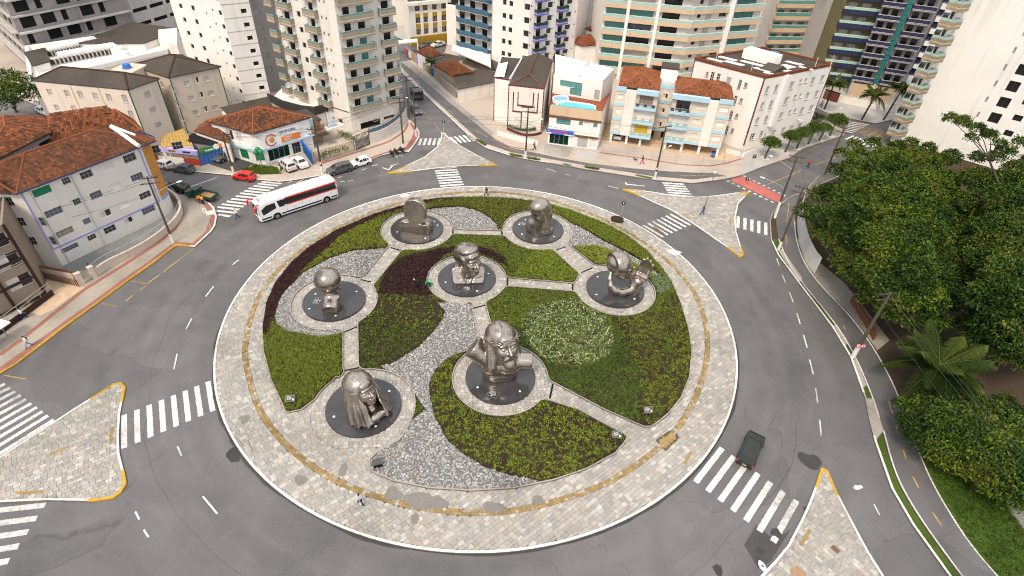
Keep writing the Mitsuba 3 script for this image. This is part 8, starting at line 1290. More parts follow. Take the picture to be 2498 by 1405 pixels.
tree('broadleaf_tree', 'large tree at the right edge behind the spreading one', [69.78,-0.09], [[63.59,-7.09,9,2.2],[90.19,42.24,5.6,1.4],[76.54,17.6,10.9,2.6],[66.65,-6.26,7.2,1.8],[94.9,40.27,6.2,1.5],[60.37,-9.31,8.9,2.5],[66.32,5.9,10.9,2.3],[80.66,17.21,8.5,2.3],[57.52,-7.9,9.6,2.3],[72.24,5.68,9.1,2.2],[57.79,-9.07,5.8,1.4],[63.97,-3.83,10.4,2.4],[60.42,0.75,7.6,2],[68.23,6.8,12.4,2.3],[56.84,-6.29,10.8,2.6],[74.09,0.68,5.7,1.3],[60.63,-0.26,11.2,2.6],[66.86,10.3,9.1,2.4],[59.71,-10.32,7.7,1.8],[96.31,31.65,5.7,1.3],[63.45,7.43,6.6,1.6],[85.57,32.01,8.2,1.9],[75.58,10.93,9.3,2.4],[57.43,-6.95,12.1,2.2],[75.9,32.37,5.7,1.4],[73.26,27.25,5.8,1.4],[62.66,-9.73,7.1,1.8],[57.56,-6.89,7.9,2.2],[69.81,11.19,11.6,2.2],[59.47,-3.41,12.2,2.4],[64.04,1.75,11.9,2.3],[86.37,41.7,5.6,1.3],[90.16,28.81,7.9,1.9],[66.55,2.3,11.4,2.4],[62.5,4.81,9.7,2.2],[69.47,17.14,7.6,2.1],[77.33,25.53,8.5,2.2],[87.57,23.93,7.5,1.9],[84.57,17.22,6.6,1.6],[66.63,13.79,6.5,1.5],[69.57,13.22,12.6,2.6],[64.68,6.44,12.1,2.5],[79.58,10.14,6.5,1.6],[57.8,-9.18,10.6,2.3],[58.02,-9.07,8.1,2.2],[67.87,-8.25,5.5,1.3],[57.53,-4.95,5.6,1.3],[79.85,23.4,9.6,2.6],[62.08,-10.12,5.6,1.3],[90.52,23.61,5.7,1.4],[74.94,25.76,9.1,2.4],[68.87,18.64,5.7,1.3],[61.11,-7.3,11.1,2.4],[61.58,-3.3,12.7,2.3],[58.47,-1.6,7.2,1.6],[57.69,-4.51,8.6,2.2],[59.97,-10.24,5.8,1.4],[74.63,2.85,6.4,1.5],[80.21,39.73,6.3,1.6],[98.99,40.7,5.6,1.3],[65.26,-9.89,5.5,1.3],[74.04,4.14,7.2,1.8],[71.79,22.59,6.8,1.7],[69.34,16.64,10,2.4],[61.65,2.17,8.8,2.3],[60.88,-5.81,10.4,2.5],[61.36,4.52,5.5,1.3],[99.3,37.6,5.8,1.4],[78.64,24.8,9.3,2.3],[82.28,22.96,9.8,2.5],[71.45,-2.77,5.7,1.4],[57.26,-7.7,6.2,1.5]], 14, {'leafdark': 4, 'leaf': 3.4, 'leafbright': .9, 'leafbrown': .4}, 62, trunk=.55, limbs=14)
tree('broadleaf_tree', 'lower bushy tree at the lower right below the coconut palm', [53.43,-20.17], [[58.64,-16.48,3.3,1.3],[55.33,-21.15,4.2,1.7],[47.08,-20.79,3.5,1.3],[57.1,-24.59,2.7,0.9],[48.42,-16.6,4,1.4],[50.88,-22.86,5.3,1.8],[57.26,-16.24,3.4,1.2],[50.93,-24.75,3.5,1.4],[48.02,-22.65,3,1.1],[50.51,-16.26,3.9,1.5],[58.68,-21.81,2.8,1],[51.37,-17.95,4.3,1.6],[55.13,-23.64,3.8,1.7],[54.6,-26.51,3.2,1.2],[54.57,-16.34,3.7,1.4],[51.49,-20.63,5,1.7],[49.27,-22.52,4,1.7],[46.42,-15.22,2.9,1],[59.27,-18.21,3.1,1.1],[52.35,-26.34,2.6,0.9],[46.78,-19.59,3.5,1.4],[48.41,-19.34,5.2,1.8],[52.3,-23.58,5.1,2],[48.22,-20.47,4.1,1.6],[56.23,-21.84,4.1,1.4],[53.83,-25.43,3.6,1.6],[50.03,-23.87,4.2,1.5],[50.84,-24.16,4.8,1.9],[49.82,-13.25,2.8,1],[48.96,-23.52,3.2,1.2],[47.71,-15.72,3.4,1.3],[53.92,-19.99,4.5,1.8],[52.23,-25.18,3.9,1.5],[59.97,-19.37,2.8,1],[49.74,-24.89,3,1.1],[49.22,-21.44,5.3,1.8],[46,-18.66,3.2,1.3],[47.03,-22.14,2.7,0.9],[46.05,-20.9,2.6,0.9],[52.03,-13.21,2.8,1],[53.22,-21.78,4.7,2],[58.08,-13.92,2.7,1],[54.28,-15.08,3.3,1.2],[45.78,-17.13,2.8,1],[54.47,-12.72,2.7,0.9],[50.62,-25.86,2.6,0.9],[56.84,-18.83,3.8,1.4],[54.59,-17.78,4,1.7],[53.55,-26.47,2.8,1],[48.54,-21.64,4,1.7],[47.36,-18.98,4.8,1.7],[49.19,-20.1,5.4,1.7],[45.41,-18.73,3,1.1],[52.41,-24.99,4.6,1.6],[58.04,-21.15,3.4,1.3],[51,-21.83,4.8,1.9],[51.98,-23.9,5.4,1.8],[45.92,-17.82,3,1.2],[49.09,-22.81,3.9,1.6],[45.64,-19.35,2.9,1.1]], 16, ALM, 63, ln=.36, wd=.18, trunk=.35, limbs=10)
tree('broadleaf_tree', 'slender high sprig of foliage against the white tower', [79.45,16.83], [[72.02,33.82,15.5,1],[73.48,32.72,15.5,1.1],[74.53,30.68,15.5,0.9],[74.83,28.03,15.5,0.9],[71.38,26.91,15.5,0.7],[74.41,24.88,15.5,0.8],[77.74,25.53,15.5,1],[74.01,22.15,15.5,0.8]], 24, ALM, 64, ln=.36, wd=.18, trunk=.16, limbs=8, split=.8)
tree('street_tree', 'round bushy tree at the left edge beyond the tiled roofs', [-97.72,52.95], [[-94.4,50.89,7,2.8],[-91.57,50.19,7,2.6],[-94.59,48.23,6,2.5],[-91.86,47.84,5.5,2.6],[-89.98,48.85,6,2],[-96.26,48.77,6.5,2.6],[-92.37,46.02,5,2.2]], 6, ALM, 65, ln=.42, wd=.2, trunk=.3)
TOP = {'leaf': 3, 'leafbright': 2, 'leafdark': 2}
for i, (ft, rr, h, lb) in enumerate((([51.89,48.67], 1.75, 3.3, 'clipped round street tree closest to the cycle crossing'), ([56.95,51.91], 1.75, 3.4, 'clipped round street tree, second in the row from the cycle crossing'), ([59.95,53.91], 1.65, 3.4, 'clipped round street tree, third in the row'), ([63.1,56.16], 1.75, 3.5, 'clipped round street tree, fourth in the row'), ([66.18,58.26], 1.3, 3.0, 'small clipped street tree, half hidden, fifth in the row'), ([69.5,61.05], 1.9, 3.6, 'clipped round street tree at the far corner of the row'))):
    cl = [[ft[0] + .3 + rr * .45 * math.cos(a), ft[1] + rr * .45 * math.sin(a), h, rr * .68] for a in np.arange(5) * 1.257] + [[ft[0] + .3, ft[1], h + .25, rr * .75]]
    k = tree('round_tree', lb, ft, cl, 16, TOP, 70 + i, ln=.24, wd=.13, trunk=.16, group='clipped street trees in a row', limbs=5, spread=.08, split=.75, z0=.15); mb = MB(); mb.prism(sbox(ft[0] - .6, ft[1] - .6, ft[0] + .6, ft[1] + .6).difference(sbox(ft[0] - .48, ft[1] - .48, ft[0] + .48, ft[1] + .48)), .1, .3, 'kerbwhite'); part(k, 'planter_kerb', mb)
tree('shrub', 'dark shrub at the foot of the maroon-trimmed block', [69.94,67.68], [[68.76,67.71,1.4,1.1],[69.44,66.9,1.4,1.1],[67.23,65.31,1.4,1.1]], 16, {'leafdark': 4, 'leaf': 1}, 77, ln=.3, wd=.13, trunk=.08, cat='shrub', limbs=3)
tree('shrub', 'small shrub between the orange corner and the shop wall', [-61.25,35.39], [[-61.35,35.88,1.8,0.8],[-60.18,34.73,1.8,0.8],[-59.69,33.21,1.8,0.8]], 14, TOP, 78, ln=.3, wd=.12, trunk=.08, cat='shrub', limbs=3)
tree('shrub', 'low green hedge on the ledge of the themed house', [-28.05,43.57], [[-29.7,44.73,2.8,0.6],[-28.73,43.94,2.8,0.6],[-27.73,42.99,2.8,0.6],[-26.93,42.21,2.8,0.6]], 18, {'leafbright': 2, 'leaf': 3}, 79, ln=.25, wd=.12, trunk=.06, cat='shrub', limbs=2, z0=2.4)
tree('shrub', 'green bushes behind the reed fence', [-31.81,41.89], [[-31.7,38.11,1.2,0.7],[-30.93,39.34,1.2,0.7],[-29.69,40.31,1.2,0.7],[-28.48,41.46,1.2,0.7]], 14, TOP, 80, ln=.25, wd=.12, trunk=.06, cat='shrub', limbs=2)
for q, lb in (([-24.71,46.19], ''),): pass
def palm(label, foot, top, h, fl, n, seed, r0=.17, cols=('palm', 'palmpale')):
    k = thing('palm_tree', label, 'palm tree'); r = np.random.default_rng(seed); f, t = A([*foot, .12]), A([*top, h]); c = (f + t) / 2 + [.2, .1, 0]; mb = MB(); pts = [(1 - s) ** 2 * f + 2 * s * (1 - s) * c + s * s * t for s in np.linspace(0, 1, 12)]; mb.tube(pts, np.linspace(r0 * 1.3, r0 * .8, 12), 'bark', .6, 9); part(k, 'trunk', mb)
    for i in range(n):
        a = i * 2.399 + r.uniform(-.2, .2); el = r.uniform(.05, 1.15) if i > n * .3 else r.uniform(.9, 1.4); L_ = fl * r.uniform(.8, 1.1); m = MB(); s = np.linspace(0, 1, 15); d = A([math.cos(a), math.sin(a), 0])
        P_ = t + d * (L_ * s * math.cos(el * .6))[:, None] + A([0, 0, 1]) * (L_ * (s * math.sin(el) - .72 * s * s * (1.25 - .5 * el)))[:, None]; m.tube(P_, np.linspace(.045, .012, 15), cols[1], .6, 5, False); sd = A([-d[1], d[0], 0]); sp = np.linspace(.1, .99, int(44 + fl * 9)); V, F = [], []
        for j, u in enumerate(sp):
            p = A([np.interp(u, s, P_[:, q]) for q in range(3)]); w = fl * .19 * math.sin(math.pi * min(u * .9 + .12, 1)) ** .6 * r.uniform(.85, 1.1)
            for sg in (-1, 1): b = len(V); e = p + sd * sg * w + d * w * .55 - [0, 0, w * r.uniform(.45, .9)]; o = d * .03 * (fl / 3); V += [p - o, (p + e) / 2 + o * .8 + [0, 0, w * .1], e, (p + e) / 2 - o * .8 + [0, 0, w * .1]]; F += [[b, b + 1, b + 2], [b, b + 2, b + 3]]
        m.add(V, F, cols[0] if r.uniform() < .7 else cols[1], r.uniform(.35, .7)); part(k, 'frond', m, 'leafy')
    return k
palm('large coconut palm with arching fronds below the big tree', [54.32,-10.77], [50.73,-11.69], 5.5, 5.9, 24, 5, .2)
palm('palm by the dark gate of the pale street wall', [74.2,76.1], [72.49,73.02], 7, 3.4, 18, 6); palm('palm leaning over the pavement before the pale street wall', [80.66,71.01], [79.05,67.34], 7, 3.4, 18, 7); palm('palm next to the tower with stone balconies', [85.75,71.41], [84.99,68.79], 8, 3.6, 18, 8); palm('small palm among the avenue houses', [-19.26,88.74], [-18.17,83.77], 4, 2.0, 14, 9)
m = leaves(scatter(Polygon([[48.2,-16.08],[47.1,-21.06],[46.82,-24.57],[46.96,-28.92],[47.74,-31.92],[49.75,-34.38],[52.7,-28.9],[52.83,-21.17],[51.68,-15.6]]), 22, 81), 5, .28, .05, (.1, 1.0), .06, {'leaf': 3, 'leafdark': 2, 'leafbright': 1}, 82, z=.16); m.build('verge_grass', 'leafy'); labels['verge_grass'] = {'kind': 'stuff', 'label': 'rough grass bank beside the lower end of the cycle path', 'category': 'grass'}
m = leaves(np.vstack([scatter(Polygon(q), 24, 83) for q in ([[-44.57,33.45],[-43.14,35.76],[-37.92,35.07],[-37.64,32.97],[-40.57,32.37],[-43.18,32.84]], [[-4.73,51.06],[-2.6,48.52],[-2.95,47.75],[-4.89,50.1]], [[2.01,45.29],[4.69,44.21],[4.47,43.51],[1.8,44.41]], [[5.47,44.12],[7.88,43.54],[7.56,42.67],[5.32,43.26]], [[16.12,41.6],[18.81,40.92],[18.61,40.25],[16.08,40.95]])]), 6, .3, .07, (.1, 1.1), .1, {'leaf': 3, 'leafbright': 2, 'leafyellow': .6}, 84, z=.16); m.build('lawn_grass', 'leafy'); labels['lawn_grass'] = {'kind': 'stuff', 'label': 'short bright grass of the clinic lawn and the kerbside patches', 'category': 'grass'}
# ================= poles, lamps, signs
def pole(label, foot, h, yaw=0., white=1.7, lamp=None, arm=1.2, r=.15, trafo=False, signs=0):
    k = thing('utility_pole', label, 'utility pole'); x, y = foot; mb = MB(); mb.tube([[x, y, .1], [x, y, h]], [r * 1.25, r * .75], 'polewood', .5, 10); part(k, 'shaft', mb)
    if white: mb = MB(); mb.tube([[x, y, .12], [x, y, white]], [r * 1.38, r * 1.34], 'kerbwhite', .6, 12); part(k, 'white_base', mb)
    c, s = math.cos(yaw), math.sin(yaw)
    for z in (h - .3, h - 1.1): mb = MB(); mb.box(-arm, -.06, z, arm, .06, z + .12, 'polewood', .45, frame((x + .14 * -s, y + .14 * c), yaw)); a_ = part(k, 'crossarm', mb)
    for t in (-.9, -.45, .45, .9): mb = MB(); q = [x + c * t * arm, y + s * t * arm]; mb.tube([[*q, h - .2], [*q, h + .12]], [.07, .04], 'darkgrey', .8, 7); part(k, 'insulator', mb)
    if trafo: mb = MB(); mb.tube([[x - s * .5, y + c * .5, h - 3.2], [x - s * .5, y + c * .5, h - 2.0]], .34, 'grey', .6, 12); part(k, 'transformer', mb)
    for (a, zl, L_) in lamp or (): p0 = A([x, y, zl]); d = A([math.cos(a), math.sin(a), 0]); mb = MB(); mb.tube([p0, p0 + d * L_ * .55 + [0, 0, .55], p0 + d * L_ + [0, 0, .75]], .04, 'steelgrey', .5, 7); l = part(k, 'lamp_arm', mb, 'metal'); mb = MB(); e = p0 + d * (L_ + .3) + [0, 0, .76]; mb.mesh(trimesh.creation.icosphere(2, .32).apply_scale([1.25, .5, .32]).apply_transform(frame(e[:2], a, e[2])), 'roofwhite'); part(l, 'lamp_head', mb, 'satin')
    for j in range(signs):
        q = (x + (-.28 + .56 * j if signs > 1 else 0) , y - .25); mb = MB(); mb.tube([[q[0], q[1] - .03, 2.35], [q[0], q[1], 2.35]], .3, 'red', .5, 20); sg = part(k, 'road_sign', mb, 'satin'); mb = MB(); mb.tube([[q[0], q[1] - .045, 2.35], [q[0], q[1] - .03, 2.35]], .22, 'roofwhite', .5, 20); part(sg, 'white_disc', mb)
        mb = MB(); mb.box(q[0] - .04, q[1] - .055, 2.2, q[0] + .04, q[1] - .045, 2.5, 'black'); part(sg, 'symbol', mb)
    return (x, y, h)
PP = [pole('weathered pole with a long lamp arm at the corner of the mosaic block', [-45.77,11.18], 10.8, .35, lamp=[(.75, 8.2, 3.2)]), pole('thin pole in front of the blue hoarding', [-45.36,32.02], 7.6, .2), pole('pole with a round sign in front of the reed fence', [-30.47,33.72], 8.6, .3, signs=1), pole('pole crowded with cables at the corner of the striped wall', [-18.03,44.11], 10.5, .3, trafo=True), pole('pole with a lamp arm at the kerb beside the striped wall', [-16.74,50.61], 8.2, .6, lamp=[(2.4, 6.6, 1.8)]), pole('slim dark pole with a square bracket on the avenue', [-18.99,56.26], 10, .6, white=1.2),
    pole('pole with two lamp arms in front of the church', [5.06,43.57], 10.2, .05, lamp=[(.35, 6.8, 2.4), (2.9, 6.8, 2.6)]), pole('pole with a no-entry style sign before the sky blue banded block', [28.59,37.85], 10.3, .35, lamp=[(.7, 5.2, 2.2)], signs=1), pole('pole on a painted concrete footing by the red cycle crossing', [47.43,28.01], 10.6, -.35, white=2.4, lamp=[(2.3, 8.2, 3.8), (2.6, 4.8, 3.6)]), pole('leaning-looking dark pole on the kerb beside the tree', [44.32,17.17], 11.0, -.5, lamp=[]), pole('pole with a thick white base and two small round signs by the right kerb', [46.08,-5.49], 10.4, .2, white=2.2, signs=2, r=.2), pole('slim pole on the pavement past the cycle crossing', [61.51,43.14], 9.5, -.5, white=0), pole('brown pole at the left edge before the brown framed block', [-64.21,5.22], 7.5, .4, white=0)]
x, y = [47.43,28.01]; k = thing('pole_footing', 'white concrete footing carrying the pole by the red cycle crossing', 'footing'); mb = MB(); mb.add([[x - .9, y - 1.6, .15], [x - .55, y - 1.7, .15], [x + .25, y + .2, .15], [x - .25, y + .25, .15], [x - .15, y, 2.6], [x + .18, y, 2.6]], [[0, 1, 5, 4], [1, 2, 5, 5], [3, 0, 4, 4], [2, 3, 4, 5]], 'kerbwhite', .55); part(k, 'body', mb)
def wires(label, a, b, offs, sag=.5, zz=-.1, r=.022):
    k = thing('power_line', label, 'cable'); 
    for o, dz in offs:
        t = np.linspace(0, 1, 13)[:, None]; d = A(b[:2]) - A(a[:2]); n = A([-d[1], d[0]]) / np.linalg.norm(d); p0, p1 = A([*(A(a[:2]) + n * o), a[2] + zz + dz]), A([*(A(b[:2]) + n * o), b[2] + zz + dz]); q = p0 + (p1 - p0) * t; q[:, 2] -= (sag * 4 * t * (1 - t))[:, 0]; mb = MB(); mb.tube(q, r, 'darkgrey', .7, 4, False); part(k, 'wire', mb)
O4 = ((-.9, 0), (-.45, 0), (.45, 0), (.9, 0), (0, -2.6))
wires('cables between the two poles nearest the clinic', PP[1], PP[2], O4); wires('cables from the reed fence pole to the striped wall corner', PP[2], PP[3], O4); wires('cables crossing the avenue from the striped wall to the church', PP[3], PP[6], ((0, -2), (.3, -2.6), (0, -3.4))); wires('cables in front of the pool house', PP[6], PP[7], ((.9, -.6), (.4, -.6), (0, -2.6), (0, -3.2)), .7); wires('cables from the corner pole across the side street', PP[0], PP[1], ((.5, 0), (-.5, 0), (0, -2)), .8)
wires('cables above the cycle path beside the tree', PP[9], PP[10], ((.8, 0), (-.8, 0), (0, -2.6)), .8); wires('cables over the lower end of the cycle path', PP[10], (*[49.18,-38.1], 10.4), ((-.9, 0), (.0, 0), (.9, -.4), (0, -2.6)), .9); wires('cables along the street beyond the red crossing', PP[8], PP[11], O4, .4); wires('cables between the two close poles at the kerb', PP[8], PP[9], ((.5, 0), (-.5, 0)), .3)
wires('cables from the left edge to the corner pole', PP[12], PP[0], ((.4, -.4), (-.4, -.4), (0, -2.4)), .5)
def lamp_post(label, foot, h, a, L_=1.6):
    k = thing('street_lamp', label, 'street lamp'); mb = MB(); x, y = foot; d = A([math.cos(a), math.sin(a)]); mb.tube([[x, y, .1], [x, y, h * .8], [*(A(foot) + d * L_ * .4), h * .97], [*(A(foot) + d * L_), h]], [.09, .07, .06, .05], 'steelgrey', .5, 8); part(k, 'post', mb, 'metal'); mb = MB(); q = A(foot) + d * (L_ + .3); mb.mesh(trimesh.creation.icosphere(2, .34).apply_scale([1.3, .5, .35]).apply_transform(frame(q, a, h)), 'roofwhite'); part(k, 'lamp_head', mb, 'satin')
lamp_post('tall grey lamp mast on the northeast traffic island', [35.05,27.23], 7.2, 1.2, .4); lamp_post('street lamp among the clipped round trees', [62.37,57.44], 4.2, 2.4); lamp_post('street lamp at the far corner by the last clipped tree', [67.21,60.99], 6.0, .2, 2.2); lamp_post('street lamp beside the dark gate', [73.89,77.04], 6.5, .6)
def road_sign(label, foot, h=2.3, c='black', z0=.15, yaw=0., sym='roofwhite', rect=False):
    k = thing('road_sign', label, 'sign'); x, y = foot; mb = MB(); mb.tube([[x, y, z0], [x, y, h + .3]], .035, 'lightgrey', .6, 6); part(k, 'post', mb, 'satin'); m_ = frame(foot, yaw, h); mb = MB()
    if rect: mb.box(-.3, -.06, -.35, .3, -.03, .4, c, .5, m_)
    else: mb.tube([at(m_, 0, -.06, 0)[:3, 3], at(m_, 0, -.03, 0)[:3, 3]], .34, c, .5, 20)
    p = part(k, 'plate', mb, 'satin'); mb = MB(); mb.box(-.05, -.075, -.18, .05, -.06, .16, sym, .5, m_); mb.add([at(m_, x_, -.07, z_)[:3, 3] for x_, z_ in ((-.14, .1), (.14, .1), (0, .27))], [[0, 1, 2]], sym); part(p, 'arrow', mb)
road_sign('round dark direction sign on the roundabout edge by the soil heap', [21.09,25.03], 2.4); road_sign('dark direction sign on the nose of the north island', [-11.54,53.34], 2.4); road_sign('round dark sign standing at the red cycle crossing', [45.06,37.71], 1.2); road_sign('dark rectangular sign at the pavement corner by the first clipped tree', [47.99,44.5], 2.4, rect=True); road_sign('small white-and-blue sign at the crossing beside the green truck', [-42.17,15.4], 3.2, 'roofwhite', sym='blue', rect=True)
for lb, q0, q1 in (('thin grey marker post on the west edge of the roundabout', [-22.11,24.38], 2.2), ('slim grey bollard post on the forecourt near the veiled head', [-21.16,-23.19], 2.2)): k = thing('marker_post', lb, 'post'); mb = MB(); mb.tube([[*q0, .15], [*q0, q1]], .035, 'grey', .5, 6); part(k, 'shaft', mb); mb = MB(); mb.tube([[*q0, q1], [*q0, q1 + .03]], .05, 'steelgrey', .5, 8); part(k, 'cap', mb)
k = thing('white_sign_disc', 'white rounded sign at the bottom edge by the lower right island', 'sign'); q = [26.23,-32.76]; mb = MB(); mb.mesh(trimesh.creation.icosphere(2, .5).apply_scale([.55, 1.0, .12]).apply_transform(frame(q, .25, 1.5)), 'roofwhite'); part(k, 'plate', mb, 'satin'); mb = MB(); mb.mesh(trimesh.creation.icosphere(1, .12).apply_scale([1, 1, .4]).apply_transform(frame(q, 0, 1.56)), 'blue'); part(k, 'blue_spot', mb, 'satin'); mb = MB(); mb.tube([[*q, .0], [*q, 1.45]], .04, 'grey', .5, 6); part(k, 'post', mb)
# ---- information boards and small things in the garden
def board(label, foot, yaw, w=.95, h=.7):
    k = thing('information_board', label, 'information board', 'information boards in the garden'); m_ = frame(foot, yaw)
    mb = MB(); mb.box(-w * .35, -.05, .15, w * .35, .25, .9, 'black', .5, m_); part(k, 'pedestal', mb); tl = np.eye(4); c, s = math.cos(.65), math.sin(.65); tl[1:3, 1:3] = [[c, -s], [s, c]]; tl[:3, 3] = [0, 0, 1.0]; M2 = m_ @ tl; mb = MB(); mb.box(-w / 2, -h / 2, 0, w / 2, h / 2, .05, 'grey', .6, M2); p = part(k, 'frame', mb)
    mb = MB(); mb.box(-w / 2 + .06, -h / 2 + .06, .05, w / 2 - .06, h / 2 - .06, .06, 'darkgrey', .8, M2); part(p, 'panel', mb); mb = MB(); r = np.random.default_rng(2); [mb.box(-w / 2 + .12, h / 2 - .18 - .1 * i, .06, -w / 2 + .12 + r.uniform(.4, .65), h / 2 - .13 - .1 * i, .066, 'lightgrey', .6, M2) for i in range(4)]; mb.box(w / 2 - .24, -h / 2 + .12, .06, w / 2 - .1, -h / 2 + .3, .066, 'roofwhite', .5, M2); part(p, 'print', mb)
board('information board at the corner of the west grass bed', [-19.34,-16.9], .1); board('information board in the dark east bed corner', [19.13,-16.05], .1); board('information board at the east tip of the south bed', [15.36,-19.49], -.12)
k = thing('floodlight_box', 'black floodlight box in the gravel at the south tip', 'floodlight'); q = [-8.54,-24.01]; m_ = frame(q, .35); mb = MB(); mb.box(-.42, -.3, .2, .42, .3, .75, 'black', .5, m_); part(k, 'case', mb); mb = MB(); mb.box(-.45, -.34, .75, .45, .4, .82, 'darkgrey', .6, m_); part(k, 'glass_top', mb, 'satin')
k = thing('green_bucket', 'green bucket on the path edge beside the gardener', 'bucket'); q = [-7.58,4.24]; mb = MB(); mb.tube([[*q, .16], [*q, .55], [*q, .62]], [.3, .42, .5], 'bucketgreen', .5, 16, False); part(k, 'shell', mb, 'satin'); mb = MB(); mb.tube([[q[0], q[1], .2], [q[0], q[1], .45]], .36, 'soil', .5, 14); part(k, 'contents', mb)
# ================= people
def person(label, foot, yaw, top='shirtwhite', legs='jeans', pose='walk', h=1.72, z=.15, skin='skin', bag=None, shoe='black', hair='hair', bend=0.):
    k = thing('person', label, 'person'); M3 = manifold3d.Manifold; s = h / 1.75; sph = lambda p, r: M3.sphere(r, 10).translate([float(v) for v in p]); bone = lambda a, b, r0, r1: M3.batch_hull([sph(a, r0), sph(b, r1)])
    w = pose != 'stand'; lg = .30 if w else .02; P_ = lambda x, y, zz: A([x, y + math.sin(bend) * max(zz - .95, 0), .95 + (zz - .95) * math.cos(bend) if zz > .95 else zz])      # faces +y
    hip_ = [P_(-.09, 0, .93), P_(.09, 0, .93)]; knee = [A([-.1, lg * .75 + .03, .50]), A([.1, -lg * .35 + .05, .50])]; ank = [A([-.1, lg, .085]), A([.1, -lg * 1.25, .13 if w else .085])]
    ch, nk, hd_ = P_(0, .01, 1.30), P_(0, .02, 1.48), P_(0, .05, 1.64); sh = [P_(-.19, 0, 1.42), P_(.19, 0, 1.42)]; sw = .18 if w else .04; fwd = .25 if bend else 0
    el = [P_(-.25, -sw + fwd, 1.15), P_(.25, sw + fwd, 1.15)]; wr = [P_(-.25, -sw * .8 + .12 + fwd, .92), P_(.25, sw * 1.5 + .10 + fwd, .94)]
    legsB = [bone(hip_[i], knee[i], .088, .058) for i in (0, 1)] + [bone(knee[i], ank[i], .056, .04) for i in (0, 1)]; torso = [M3.batch_hull([sph(P_(-.1, 0, .95), .10), sph(P_(.1, 0, .95), .10), sph(P_(-.09, 0, 1.15), .1), sph(P_(.09, 0, 1.15), .1)]), M3.batch_hull([sph(P_(-.09, 0, 1.12), .1), sph(P_(.09, 0, 1.12), .1), sph(P_(-.14, .01, 1.36), .085), sph(P_(.14, .01, 1.36), .085)])]
    arms = [bone(sh[i], el[i], .058, .042) for i in (0, 1)]; fore = [bone(el[i], wr[i], .041, .028) for i in (0, 1)]; hands = []
    for i in (0, 1):
        d = wr[i] - el[i]; d /= np.linalg.norm(d); pc = wr[i] + d * .05; hands.append(M3.batch_hull([sph(wr[i], .026), sph(pc + [0, .025, 0], .018), sph(pc - [0, .03, 0], .018)]))
        for f in range(4): a_ = pc + A([0, .03 - .02 * f, 0]) + d * .02; b_ = a_ + d * (.04 - .004 * abs(f - 1)); hands += [bone(a_, b_, .0095, .009), bone(b_, b_ + d * .025 + A([.012 * (1 - 2 * i), 0, 0]), .009, .0075)]
        hands.append(bone(wr[i] + d * .02 + [0, .03, 0], wr[i] + d * .055 + A([0, .06, 0]), .011, .009))
    head = [M3.sphere(.1, 14).scale([.78, .95, 1.15]).translate([float(v) for v in hd_]), bone(nk - [0, 0, .06], hd_ - [0, .02, .06], .05, .048), bone(hd_ + [0, .09, .0], hd_ + [0, .108, -.025], .014, .016), M3.sphere(.05, 8).scale([.9, .9, .7]).translate([float(v) for v in hd_ + [0, .045, -.085]])] + [M3.sphere(.025, 6).scale([.5, .8, 1.2]).translate([float(v) for v in hd_ + [q * .08, -.005, -.01]]) for q in (-1, 1)]
    feet = [bone(ank[i] - [0, .02, .03], ank[i] + [0, .15, -.05], .042, .032) for i in (0, 1)]
    m_ = frame(foot, yaw - math.pi / 2, z); U_ = lambda l: M3.batch_boolean(l, manifold3d.OpType.Add)
    def put(base, man, c, tone=.5, bs='matte'): q = man.to_mesh(); v = q.vert_properties[:, :3] * s @ m_[:3, :3].T + m_[:3, 3]; mb = MB(); mb.add(v, q.tri_verts, c, tone); return part(k, base, mb, bs)
    put('body', U_(legsB + torso + arms + fore + hands + head), skin); big = lambda a, b, r0, r1: bone(a, b, r0 + .014, r1 + .014)
    put('trousers', U_([big(hip_[i], knee[i], .088, .062) for i in (0, 1)] + [big(knee[i], knee[i] + (ank[i] - knee[i]) * .9, .06, .052) for i in (0, 1)] + [M3.batch_hull([sph(P_(-.1, 0, .97), .112), sph(P_(.1, 0, .97), .112)])]), legs)
    put('shirt', U_([M3.batch_hull([sph(P_(-.1, 0, 1.02), .118), sph(P_(.1, 0, 1.02), .118), sph(P_(-.14, .01, 1.37), .098), sph(P_(.14, .01, 1.37), .098)])] + [big(sh[i], sh[i] * .35 + el[i] * .65, .06, .052) for i in (0, 1)]), top)
    put('shoes', U_([big(ank[i] - [0, .02, .03], ank[i] + [0, .15, -.05], .034, .026) for i in (0, 1)]), shoe); put('hair', M3.sphere(.108, 12).scale([.8, .95, 1.08]).translate([float(v) for v in hd_ + [0, -.018, .025]]).trim_by_plane([0, -.55, .8], float((A([0, -.55, .8]) / np.linalg.norm([0, -.55, .8])) @ hd_ + .012)), hair)
    if bag: put('backpack', M3.batch_hull([sph(P_(x_, -.18, z_), .07) for x_ in (-.09, .09) for z_ in (1.12, 1.36)]), bag)
    return k
person('person in a lilac shirt and dark trousers walking along the yellow tactile strip', [-9.25,-28.21], 2.35, 'shirtlilac', 'navy', skin='skindark', shoe='roofwhite'); person('person in black with a backpack on the north edge of the roundabout', [-1.38,28.91], 2.9, 'black', 'darkgrey', bag='navy', h=1.75); person('person in a white shirt and jeans crossing beside the coach', [-39.42,18.66], -2.2, 'shirtwhite', 'jeans', z=0)
person('person in a red shirt at the gateposts of the mosaic block', [-52.8,3.2], .9, 'red', 'black', 'stand', h=1.75); person('person in pale shirt and navy trousers on the pavement before the brown wall', [-55.64,-6.05], .8, 'shirtwhite', 'navy'); person('person with a dark backpack and pale jeans near the bus shelter', [-51.95,-10.59], -2.2, 'shirtwhite', 'jeanslight', bag='black'); person('person in blue with a backpack walking on the northeast island', [34.57,26.29], 3.0, 'blue', 'jeans', bag='navy')
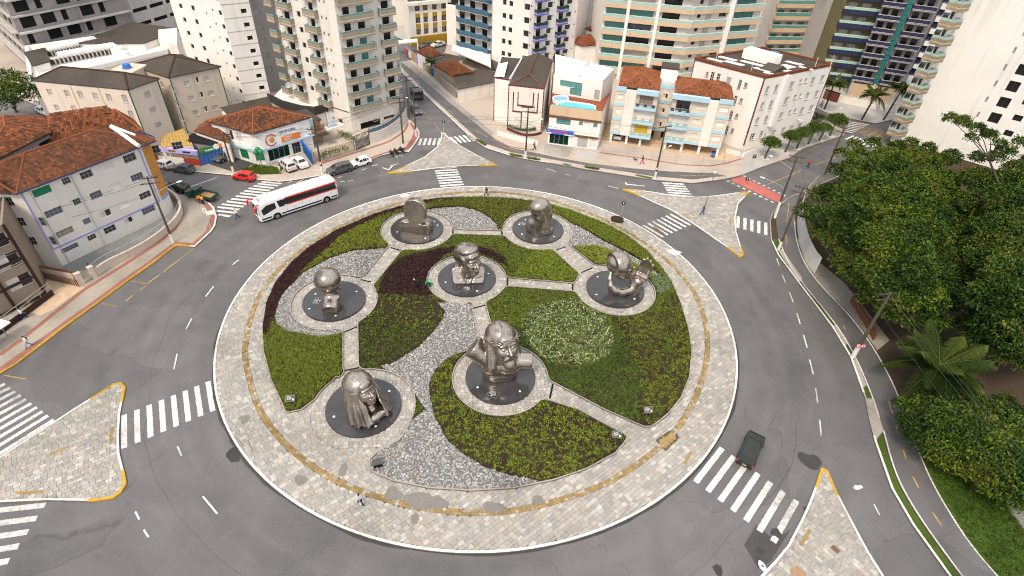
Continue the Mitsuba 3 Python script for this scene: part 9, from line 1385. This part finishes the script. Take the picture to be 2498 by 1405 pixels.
person('person with a shoulder bag walking past the church', [6.71,47.22], 0.2, 'grey', 'black', bag='brown'); person('person in pink shorts walking a dog', [27.11,43.6], 2.9, 'black', 'pinkred'); person('person in a red top crossing the street beyond the red crossing', [59.3,45.82], -2.0, 'redwall', 'jeans', z=0); person('person in an orange shirt at the door of the green truck', [-46.7,22.02], 2.2, 'orangesign', 'jeans', 'stand'); person('person in yellow leaning by the load bed of the green truck', [-46.09,21.82], 1.5, 'yellowcloth', 'navy', 'stand'); person('person in white standing behind the silver car at the clinic', [-37.64,32.97], .6, 'shirtwhite', 'greywall', 'stand')
person('gardener in black with a white cap bending over the purple plants', [-9.11,3.32], 2.4, 'black', 'navy', 'stand', hair='roofwhite', bend=.5, shoe='lightgrey', h=1.7)
person('person in blue shirt near the dark gate', [73.49,76.98], -1.2, 'skyblue', 'jeans')
# ---- the dog on its lead
k = thing('dog', 'small black dog on a lead beside the person in pink shorts', 'dog'); x, y = [25.93,44.65]; m_ = frame((x, y), 2.9, .15); M3 = manifold3d.Manifold
sp = lambda p, r: M3.sphere(r, 8).translate(list(map(float, p))); bn = lambda a, b, r, q: M3.batch_hull([sp(a, r), sp(b, q)]); dg = [bn((.22, 0, .42), (-.05, 0, .40), .13, .11), bn((-.05, 0, .40), (-.28, 0, .42), .11, .10), bn((.25, 0, .46), (.38, 0, .62), .08, .065), bn((.38, 0, .63), (.52, 0, .58), .075, .035), bn((-.34, 0, .46), (-.52, 0, .62), .03, .015)]
for s in (-1, 1): dg += [bn((.2, s * .07, .35), (.22, s * .07, .18), .05, .03), bn((.22, s * .07, .18), (.2, s * .07, .02), .028, .024), bn((-.26, s * .07, .38), (-.18, s * .07, .24), .065, .035), bn((-.18, s * .07, .24), (-.30, s * .07, .15), .032, .024), bn((-.30, s * .07, .15), (-.27, s * .07, .02), .024, .024), bn((.37, s * .05, .68), (.33, s * .07, .60), .028, .02)]
q = M3.batch_boolean(dg, manifold3d.OpType.Add).to_mesh(); mb = MB(); mb.add(q.vert_properties[:, :3] @ m_[:3, :3].T + m_[:3, 3], q.tri_verts, 'black'); part(k, 'body', mb); mb = MB(); mb.tube([at(m_, .34, 0, .58)[:3, 3], at(m_, .30, 0, .52)[:3, 3]], .1, 'red', .5, 10); part(k, 'collar', mb)
